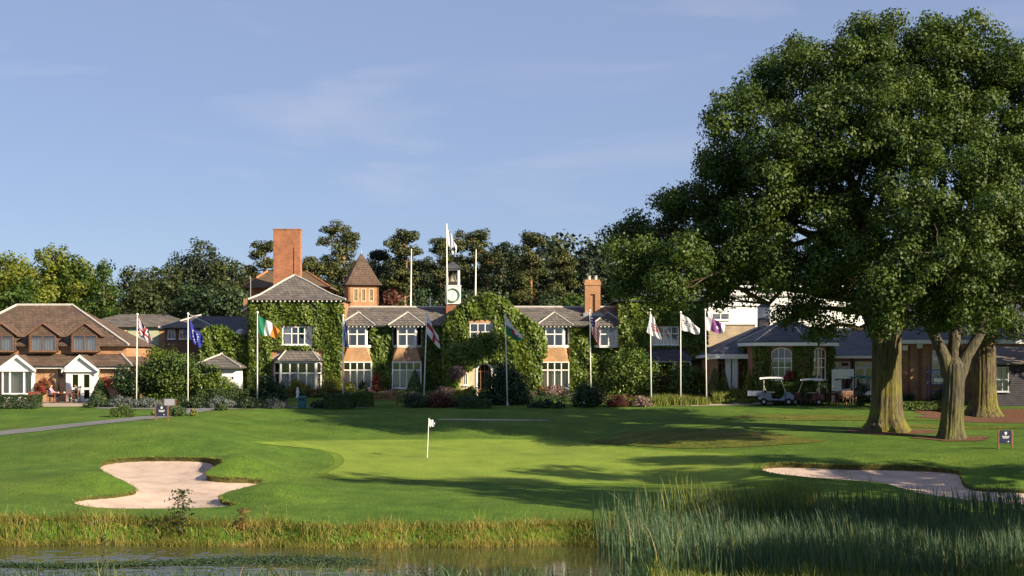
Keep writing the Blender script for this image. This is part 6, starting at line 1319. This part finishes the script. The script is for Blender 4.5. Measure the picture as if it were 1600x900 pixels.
g = gpt(472, 638, 95); sc = FPX/g.y; o = thing('ball_washer', 'teal litter bin on the lawn edge before the golden shrub', 'bin', g); m = MB(); m.lathe([(.33, 0), (.36, .05), (.36, .72), (.40, .74), (.40, .80), (.3, .84)], g, 4, 0, R(45)); m.build('body', M['tealbin'], o, bevel=.02); m = MB(); m.box(g.x-.18, g.x+.18, g.y-.30, g.y-.27, g.z+.55, g.z+.66); m.build('slot', M['dark'], o)
o.name = 'litter_bin'; ORIG[o.name] = Vector(g)
# park bench seen from behind the flower border
g = gpt(598, 635, 95); o = thing('park_bench', 'red-brown wooden bench on the lawn before the pink flower border', 'bench', g); bw = 1.0
for sx in (-1, 1):
    for yy, hh in ((-.25, .62), (.25, .92)): m = MB(); m.box(g.x+sx*bw-.035, g.x+sx*bw+.035, g.y+yy-.035, g.y+yy+.035, g.z-.05, g.z+hh); m.build('leg', M['wood_red'], o)
    m = MB(); m.box(g.x+sx*bw-.04, g.x+sx*bw+.04, g.y-.3, g.y+.2, g.z+.621, g.z+.67); m.build('armrest', M['wood_red'], o)
for k in range(5): m = MB(); yy = g.y-.26+k*.11; m.box(g.x-bw+.04, g.x+bw-.04, yy, yy+.085, g.z+.42, g.z+.45); m.build('seat_slat', M['wood_red'], o)
m = MB(); m.box(g.x-bw+.04, g.x+bw-.04, g.y+.22, g.y+.27, g.z+.86, g.z+.93); m.box(g.x-bw+.04, g.x+bw-.04, g.y+.22, g.y+.27, g.z+.5, g.z+.56); m.build('back_rail', M['wood_red'], o)
for k in range(14): m = MB(); xx = g.x-bw+.1+k*(2*bw-.2)/13; m.box(xx-.025, xx+.025, g.y+.235, g.y+.26, g.z+.561, g.z+.859); m.build('back_slat', M['wood_red'], o)
for px, row, lab in ((656, 611, 'small white garden figure right of the green yew cone'), (465, 622, 'small white garden figure on the lawn below the golden shrub')):
    g = gpt(px, row, 95); o = thing('garden_statue', lab, 'statue', g); m = MB(); m.lathe([(.14, 0), (.14, .08), (.10, .1), (.09, .25), (.13, .42), (.10, .55), (.05, .60), (.075, .68), (.06, .76), (.01, .79)], g, 12); m.build('figure', M['white'], o, True); m = MB(); m.box(g.x-.18, g.x+.18, g.y-.18, g.y+.18, g.z-.1, g.z-.001); m.build('plinth', M['hip'], o)
# hanging baskets
def basket(p, r, mat, label, seed):
    rng = np.random.default_rng(seed); p = Vector(p); o = thing('hanging_basket', label, 'flower basket', p, 'hanging flower baskets'); m = MB(); m.lathe([(.03, -r*.55), (r*.5, -r*.3), (r*.62, 0)], p, 12); m.build('bowl', M['stem'], o)
    m = MB(); m.tube([p+Vector((0, .35, r+.45)), p+Vector((0, 0, r+.5)), p+Vector((0, 0, .1))], .012, 5); m.build('bracket', M['black'], o)
    k = 40; C = np.array(p)+sph(rng, k)*r*np.array([.75, .6, .75]); P, N, tn = clumps(rng, C, np.full(k, r*.33), 60, 1, .1); leaves('flowers', P, N, .075, M[mat], o, rng, tn, .9, 'stuff')
basket(W(68, 603, YL-.45), .62, 'redflower', 'large red hanging flower basket on the guest house wall', 1)
basket(W(164, 598, YL-.45), .42, 'redflower', 'smaller red hanging flower basket right of the white doors', 2)
basket(W(714, 583, YP-.5), .62, 'pinkflower', 'pale pink hanging flower basket beside the porch window', 3)
basket(W(1233, 589, Yc-3.1), .42, 'redflower', 'crimson hanging basket between the two arched windows', 4)
basket(W(1257, 586, Yc-2.9), .38, 'redflower', 'crimson hanging basket left of the right arched window', 5)

# ------------------------------------------------------------------ chairs, tables, people on the terrace
def chair(g, rz, label, mat='wood', group='wooden terrace chairs'):
    o = thing('garden_chair', label, 'chair', g, group); c, s_ = math.cos(rz), math.sin(rz)
    def bx(x0, x1, y0, y1, z0, z1, nm):
        m = MB(); m.box(x0, x1, y0, y1, z0, z1); m.v = [(g.x+a*c-b*s_, g.y+a*s_+b*c, g.z+z) for a, b, z in m.v]; m.build(nm, M[mat], o)
    for sx in (-.25, .25): bx(sx-.025, sx+.025, -.25, -.2, 0, .64, 'leg'); bx(sx-.025, sx+.025, .2, .25, 0, .95, 'leg'); bx(sx-.03, sx+.03, -.27, .2, .641, .67, 'armrest')
    for k in range(5): bx(-.224, .224, -.22+k*.085, -.15+k*.085, .42, .445, 'seat_slat')
    bx(-.224, .224, .21, .24, .86, .95, 'top_rail')
    for k in range(5): bx(-.2+k*.092, -.16+k*.092, .215, .235, .46, .859, 'back_slat')
    return o
def table(g, w_, d_, h, label, mat='wood_red', group='terrace tables'):
    o = thing('garden_table', label, 'table', g, group)
    for k in range(6): m = MB(); m.box(g.x-w_/2, g.x+w_/2, g.y-d_/2+k*d_/6, g.y-d_/2+(k+1)*d_/6-.012, g.z+h-.035, g.z+h); m.build('top_slat', M[mat], o)
    for sx in (-1, 1):
        for sy in (-1, 1): m = MB(); m.box(g.x+sx*(w_/2-.07)-.03, g.x+sx*(w_/2-.07)+.03, g.y+sy*(d_/2-.07)-.03, g.y+sy*(d_/2-.07)+.03, g.z, g.z+h-.036); m.build('leg', M[mat], o)
    m = MB(); m.box(g.x-w_/2+.1, g.x+w_/2-.1, g.y-.03, g.y+.03, g.z+h-.12, g.z+h-.036); m.build('apron_rail', M[mat], o); return o
M['skin'] = plain('skin', (.50, .30, .21), .6, .08); 
def person(g, rz, top, legs, hairc, label, arms):
    "seated figure grown from a skinned skeleton; local x = facing direction"
    J = {}; E = []
    def j(n, p, r, par=None):
        J[n] = (Vector(p), r); 
        if par: E.append((par, n))
    j('pelvis', (0, 0, .52), .155); j('waist', (-.03, 0, .70), .135, 'pelvis'); j('chest', (-.05, 0, .92), .15, 'waist'); j('collar', (-.02, 0, 1.06), .10, 'chest'); j('neck', (0, 0, 1.13), .055, 'collar'); j('skull', (.03, 0, 1.25), .092, 'neck'); j('crown_of_head', (.02, 0, 1.33), .085, 'skull'); j('nose', (.115, 0, 1.235), .022, 'skull')
    for s_, nm in ((-1, 'r'), (1, 'l')):
        j(nm+'hip', (.02, s_*.10, .50), .10, 'pelvis'); j(nm+'knee', (.46, s_*.13, .50), .072, nm+'hip'); j(nm+'calf', (.47, s_*.13, .30), .062, nm+'knee'); j(nm+'ankle', (.45, s_*.13, .09), .042, nm+'calf'); j(nm+'toe', (.62, s_*.15, .045), .036, nm+'ankle')
        a = arms[0 if s_ < 0 else 1]; j(nm+'sh', (-.03, s_*.19, 1.02), .065, 'collar'); j(nm+'el', a[0], .046, nm+'sh'); j(nm+'wr', a[1], .030, nm+'el'); w_ = Vector(a[1]); d = (w_-Vector(a[0])).normalized(); j(nm+'palm', w_+d*.07, .032, nm+'wr')
        sd = d.cross(Vector((0, 0, 1))).normalized()
        for q, (of, L) in enumerate(((-.03, .07), (-.01, .085), (.01, .08), (.03, .062))):
            j(f'{nm}k{q}', w_+d*.11+sd*of, .0095, nm+'palm'); j(f'{nm}t{q}', w_+d*(.11+L*.8)+sd*of+Vector((0, 0, -.03)), .008, f'{nm}k{q}')
        j(nm+'th', w_+d*.07+sd*(-s_*.05)+Vector((0, 0, .01)), .010, nm+'palm'); j(nm+'tt', w_+d*.11+sd*(-s_*.06), .009, nm+'th')
    names = list(J); me = bpy.data.meshes.new('body_cage'); me.from_pydata([J[n][0] for n in names], [(names.index(a), names.index(b)) for a, b in E], []); tmp = bpy.data.objects.new('body_cage', me); COL.objects.link(tmp)
    md = tmp.modifiers.new('skin', 'SKIN'); sv = me.skin_vertices[0].data if me.skin_vertices else None
    if sv is None:
        bm = bmesh.new(); bm.from_mesh(me); bm.verts.layers.skin.verify(); bm.to_mesh(me); bm.free(); sv = me.skin_vertices[0].data
    for i, n in enumerate(names): r_ = J[n][1]; sv[i].radius = (r_, r_); sv[i].use_root = (n == 'pelvis')
    ss = tmp.modifiers.new('sub', 'SUBSURF'); ss.levels = 2; ss.render_levels = 2
    dg = bpy.context.evaluated_depsgraph_get(); em = bpy.data.meshes.new_from_object(tmp.evaluated_get(dg)); bpy.data.objects.remove(tmp); em.materials.clear()
    for mm in (M['skin'], top, legs, M['black'], hairc): em.materials.append(mm)
    pos = np.array([J[n][0] for n in names])
    for p in em.polygons:
        c = np.array(p.center); n = names[int(np.argmin(((pos-c)**2).sum(1)))]
        p.material_index = 3 if n[1:] in ('toe', 'ankle') else 2 if (n[1:] in ('hip', 'knee', 'calf') or n == 'pelvis') else 1 if (n in ('waist', 'chest', 'collar') or n[1:] in ('sh', 'el')) else 0; p.use_smooth = True
        if n in ('skull', 'crown_of_head', 'nose') and (c[2] > 1.315 or (c[0] < .01 and c[2] > 1.17)): p.material_index = 4
    em.name = 'person'; o = bpy.data.objects.new('person', em); COL.objects.link(o); o.location = g; o.rotation_euler = (0, 0, rz); ORIG[o.name] = Vector((0, 0, 0)); tag(o, label, 'person'); 
    f = MB()
    for s_ in (-1, 1): f.lathe([(.001, -.012), (.012, 0), (.001, .012)], (.108, s_*.034, 1.262), 8); 
    f.build('eye', M['black'], o); f = MB(); f.box(.108, .118, -.025, .025, 1.185, 1.195); f.build('mouth', M['wood_red'], o)
    f = MB()
    for s_ in (-1, 1): f.lathe([(.005, -.03), (.016, 0), (.005, .03)], (.02, s_*.092, 1.25), 8)
    f.build('ear', M['skin'], o); return o
yt = 112.6; zt_g = lambda px: Vector((XP(px, yt), yt, Ts(XP(px, yt), yt)+.02))
gA, gB, gT, gC = zt_g(80), zt_g(118.5), zt_g(97), zt_g(104)
chair(gA, R(90), 'wooden terrace chair with its back to the big red basket, holding a guest'); chair(gB, R(-90), 'wooden terrace chair with its back to the white doors, holding a guest')
gC.y += .85; chair(gC, R(0), 'empty wooden terrace chair behind the table of the two guests'); table(gT, .95, .9, .72, 'dark square terrace table between the two seated guests')
person(gA+Vector((-.02, 0, 0)), 0, plain('mauve_top', (.42, .30, .40), .8), plain('dark_skirt', (.03, .03, .06), .8), plain('fair_hair', (.45, .32, .17), .7), 'seated person in mauve top and dark trousers, facing right', [((.15, -.24, .80), (.36, -.14, .78)), ((.15, .24, .80), (.36, .14, .78))])
person(gB, R(180), plain('black_jacket', (.03, .03, .035), .8), plain('charcoal_trousers', (.04, .04, .05), .8), plain('dark_hair', (.03, .02, .015), .7), 'seated person in dark jacket, facing left', [((.12, -.24, .80), (.34, -.12, .80)), ((.12, .24, .80), (.34, .10, .76))])
for k, (px, dd) in enumerate(((92, 0), (100, .1), (103, -.2))):
    p = Vector((XP(px, yt), yt+dd-.1, gT.z+.725)); 
    m = MB(); m.lathe([(.035, 0), (.04, .09), (.038, .09), (.033, .01)], p, 10); o = m.build('drinking_cup', M['white'], None, True); tag(o, ['white cup nearest the guest in mauve', 'white cup in the middle of the dark square table', 'white cup nearest the guest in the dark jacket'][k], 'cup', 'cups on the terrace table')
pl_ = W(53.5, 622, 112.8); g = Vector((pl_.x, pl_.y, Ts(pl_.x, pl_.y))); o = thing('planter', 'slatted brown planter right of the white bay window', 'planter', g)
for k in range(7): m = MB(); m.box(g.x-.42+k*.12, g.x-.31+k*.12, g.y-.2, g.y-.17, g.z, g.z+.85); m.build('slat', M['wood_red'], o)
m = MB(); m.box(g.x-.42, g.x+.42, g.y-.169, g.y+.2, g.z, g.z+.8); m.build('trough', M['stem'], o)

# ------------------------------------------------------------------ golf buggies, fence and terrace furniture at the right
M['cartblue'] = plain('grey_blue_paint', (.20, .23, .33), .3, .06, 2, .5); M['cartwhite'] = plain('ivory_paint', (.70, .69, .66), .3, .05, 2, .5); M['tyre'] = plain('tyre_rubber', (.02, .02, .022), .8); M['seat'] = plain('beige_vinyl', (.45, .40, .32), .5); M['cartgreen'] = plain('green_canopy', (.02, .14, .11), .5); M['screen'] = glassmat(); M['maroon'] = plain('maroon_vinyl', (.16, .04, .05), .5)
def cart(px, row, label, rz, body, roof, bed=False, seatm='seat', bag=None, scale=1.0):
    g = gpt(px, row, 95); o = thing('golf_buggy', label, 'golf buggy', g, 'golf buggies parked by the terrace'); c, s_ = math.cos(rz), math.sin(rz); L = Matrix.Translation(g) @ Matrix.Rotation(rz, 4, 'Z') @ Matrix.Scale(scale, 4)
    def mk(m, nm, mat, par=o, **k): m.v = [tuple(L @ Vector(v)) for v in m.v]; return m.build(nm, mat, par, **k)
    side = [(-1.15, .38), (-1.18, .62), (-.95, .78), (-.30, .80), (-.28, .45), (.30, .42), (.50, .62), (.58, .92), (.95, .84), (1.18, .62), (1.2, .40), (.95, .32), (-.9, .32)]
    m = MB(); n = len(side); m.add([(x, -.52, z) for x, z in side]+[(x, .52, z) for x, z in side], [tuple(range(n)), tuple(range(2*n-1, n-1, -1))]+[(i, i+n, (i+1) % n+n, (i+1) % n) for i in range(n)]); bo = mk(m, 'body', M[body], bevel=.03)
    m = MB(); m.box(-1.1, 1.1, -.48, .48, .25, .319); mk(m, 'chassis', M['black'])
    for x in (-.78, .82):
        for y in (-.50, .50):
            m = MB(); k = 18; pr = [(.10, -.085), (.22, -.08), (.235, -.05), (.235, .05), (.22, .08), (.10, .085)]; vs = [(x+r_*math.cos(2*math.pi*i/k), y+zz, .235+r_*math.sin(2*math.pi*i/k)) for r_, zz in pr for i in range(k)]
            m.add(vs, [(q*k+i, q*k+(i+1) % k, (q+1)*k+(i+1) % k, (q+1)*k+i) for q in range(5) for i in range(k)]); w_ = mk(m, 'wheel', M['tyre'], smooth=True)
            m = MB(); vs = [(x+r_*math.cos(2*math.pi*i/k), y+zz, .235+r_*math.sin(2*math.pi*i/k)) for r_, zz in ((.02, -.07), (.11, -.075), (.11, .075), (.02, .07)) for i in range(k)]; m.add(vs, [(q*k+i, q*k+(i+1) % k, (q+1)*k+(i+1) % k, (q+1)*k+i) for q in range(3) for i in range(k)]+[tuple(range(k-1, -1, -1)), tuple(range(3*k, 4*k))]); mk(m, 'rim', M['steel'], w_)
    m = MB(); m.box(-.62, -.05, -.48, .48, .801, .90); mk(m, 'seat', M[seatm], bevel=.03); m = MB(); m.slab([(-.62, -.48, .95), (-.62, .48, .95), (-.74, .48, 1.30), (-.74, -.48, 1.30)], .09, (-1, 0, 0)); mk(m, 'backrest', M[seatm], bevel=.02)
    for y in (-.50, .50):
        m = MB(); m.tube([(.62, y, .9), (.30, y, 1.76)], .02, 6); mk(m, 'front_strut', M['cartwhite']); m = MB(); m.tube([(-.80, y, .78), (-.78, y, 1.76)], .02, 6); mk(m, 'rear_strut', M['cartwhite'])
    m = MB(); n = 10; vs = []; 
    for i in range(n+1): x = -1.05+1.55*i/n; z = 1.78+.05*math.sin(math.pi*i/n); vs += [(x, -.60, z-.02), (x, 0, z+.05), (x, .60, z-.02), (x, .60, z-.08), (x, 0, z-.03), (x, -.60, z-.08)]
    m.add(vs, [(i*6+q, (i+1)*6+q, (i+1)*6+(q+1) % 6, i*6+(q+1) % 6) for i in range(n) for q in range(6)]+[tuple(range(5, -1, -1)), tuple(range(n*6, n*6+6))]); mk(m, 'canopy', M[roof], smooth=True)
    m = MB(); m.slab([(.61, -.47, .95), (.61, .47, .95), (.32, .47, 1.72), (.32, -.47, 1.72)], .012, (1, 0, 0)); mk(m, 'windscreen', M['screen'])
    m = MB(); k = 12; m.tube([(.30+.02*math.cos(2*math.pi*i/k), -.22+.16*math.cos(2*math.pi*i/k), 1.02+.15*math.sin(2*math.pi*i/k)) for i in range(k+1)], .016, 6); m.tube([(.52, -.22, .82), (.30, -.22, 1.02)], .018, 6); mk(m, 'steering_wheel', M['black'])
    for y in (-.33, .33): m = MB(); m.lathe([(.001, -.05), (.06, 0), (.001, .05)], (1.17, y, .60), 10); mk(m, 'headlight', M['glass'], smooth=True)
    if bed:
        m = MB(); m.box(-1.85, -.85, -.60, .60, .62, .66); m.box(-1.85, -1.81, -.60, .60, .661, .95); m.box(-.89, -.85, -.60, .60, .661, .95); m.box(-1.809, -.891, -.60, -.56, .661, .95); m.box(-1.809, -.891, .56, .60, .661, .95); mk(m, 'cargo_bed', M['cartblue'])
    if bag:
        for y, bm_ in ((-.2, bag), (.2, 'black')):
            m = MB(); m.tube([(-1.05, y, .45), (-1.18, y, 1.22)], [.13, .15], 10); bg_ = mk(m, 'golf_bag', M[bm_]); m = MB()
            for q in range(5): a = q*1.3; m.tube([(-1.18+.06*math.cos(a), y+.06*math.sin(a), 1.15), (-1.22+.09*math.cos(a), y+.09*math.sin(a), 1.48)], .012, 5); m.lathe([(.01, -.04), (.035, 0), (.01, .05)], (-1.22+.09*math.cos(a), y+.09*math.sin(a), 1.5), 6)
            mk(m, 'golf_clubs', M['steel'], bg_)
    return o
cart(1212, 633, 'grey-blue utility buggy with a cargo bed, leftmost of the buggies', R(-8), 'cartblue', 'cartwhite', True, scale=1.06)
cart(1262, 633, 'buggy with maroon nose and orange golf bag behind the railing', R(168), 'maroon', 'cartwhite', False, 'seat', 'terracotta')
cart(1334, 627, 'green-roofed buggy in front of the white screen', R(200), 'cartwhite', 'cartgreen', False, 'maroon', 'cartblue')
cart(1371, 628, 'green-roofed buggy half hidden by the stoutest oak trunk', R(15), 'cartwhite', 'cartgreen', False, 'seat', 'black')
g = gpt(1322, 629, 95); g.y -= .3; o = thing('display_screen', 'tall white panel standing among the buggies', 'screen', g); sc = FPX/g.y; m = MB(); x0, x1 = XP(1305, g.y), XP(1340, g.y)
m.box(x0, x1, g.y+1.2, g.y+1.26, ZR(592, g.y), ZR(577, g.y)); m.box(x0, x0+.22, g.y+1.2, g.y+1.26, g.z, ZR(592, g.y)-.002); m.box(x0+.221, XP(1320, g.y), g.y+1.2, g.y+1.26, ZR(612, g.y), ZR(595, g.y)); m.box(x1-.1, x1, g.y+1.2, g.y+1.26, g.z, ZR(592, g.y)-.002); m.build('panel', M['white'], o)
# low black railing
g0 = gpt(1226, 634, 95); o = thing('railing', 'low black post-and-rail fence in front of the buggies', 'fence', g0); xs_ = [XP(p, g0.y) for p in (1227, 1234, 1239, 1245, 1251, 1258, 1266, 1276, 1286, 1296, 1306)]
for x in xs_: m = MB(); z = Ts(x, g0.y); m.box(x-.04, x+.04, g0.y-.04, g0.y+.04, z-.1, z+.8); m.build('post', M['black'], o)
m = MB(); m.box(xs_[0]-.06, xs_[-1]+.06, g0.y-.05, g0.y+.05, g0.z+.82, g0.z+.88); m.build('rail', M['black'], o)
for k, (px, rz, lab) in enumerate(((1283, 30, 'wooden chair behind the railing, leftmost of the right terrace chairs'), (1300, 160, 'wooden chair left of the tall white panel'), (1314, 190, 'wooden chair in front of the tall white panel'), (1330, 20, 'wooden chair right of the tall white panel'))): chair(gpt(px, 632, 95), R(rz), lab, 'wood' if k != 1 else 'wood_red')
table(gpt(1292, 631.5, 95), 1.3, .9, .74, 'wooden terrace table between chairs and buggies at right', 'wood')
table(gpt(1352, 634, 95), 1.8, .9, .74, 'dark wooden picnic table left of the stoutest oak trunk', 'stem')
shrub(1344, 634, 14, 38, 'yew', 'small dark cone bush left of the stoutest oak trunk', 'cone', .08, ymin=95)
# blue scaffold tower between the trunks
M['blue'] = plain('blue_steel', (.03, .08, .30), .4); g = gpt(1464, 632, 100); o = thing('access_platform', 'blue steel access platform between the two nearer oak trunks', 'platform', g); x0, x1 = XP(1455, g.y), XP(1478, g.y); m = MB(); hz = ZR(572, g.y)
for x in (x0, x1):
    for yy in (g.y, g.y+1): m = MB(); m.tube([(x, yy, g.z), (x, yy, hz)], .035, 6); m.build('upright', M['blue'], o)
for k in range(5): m = MB(); z = g.z+.4+k*.5; m.box(x0+.036, x1-.036, g.y-.02, g.y+.02, z, z+.06); m.build('crossbar', M['blue'], o)
for k in range(2): m = MB(); z = g.z+.2+k*1.2; m.tube([(x0, g.y-.03, z), (x1, g.y-.03, z+1.1)], .025, 6); m.build('brace', M['blue'], o)
m = MB(); m.box(x0, x1, g.y+.03, g.y+.97, hz-.5, hz-.44); m.build('deck', M['blue'], o); m = MB(); m.box(x0+.2, x1-.2, g.y-.06, g.y-.03, g.z+1.6, g.z+1.85); m.build('plate', M['white'], o)
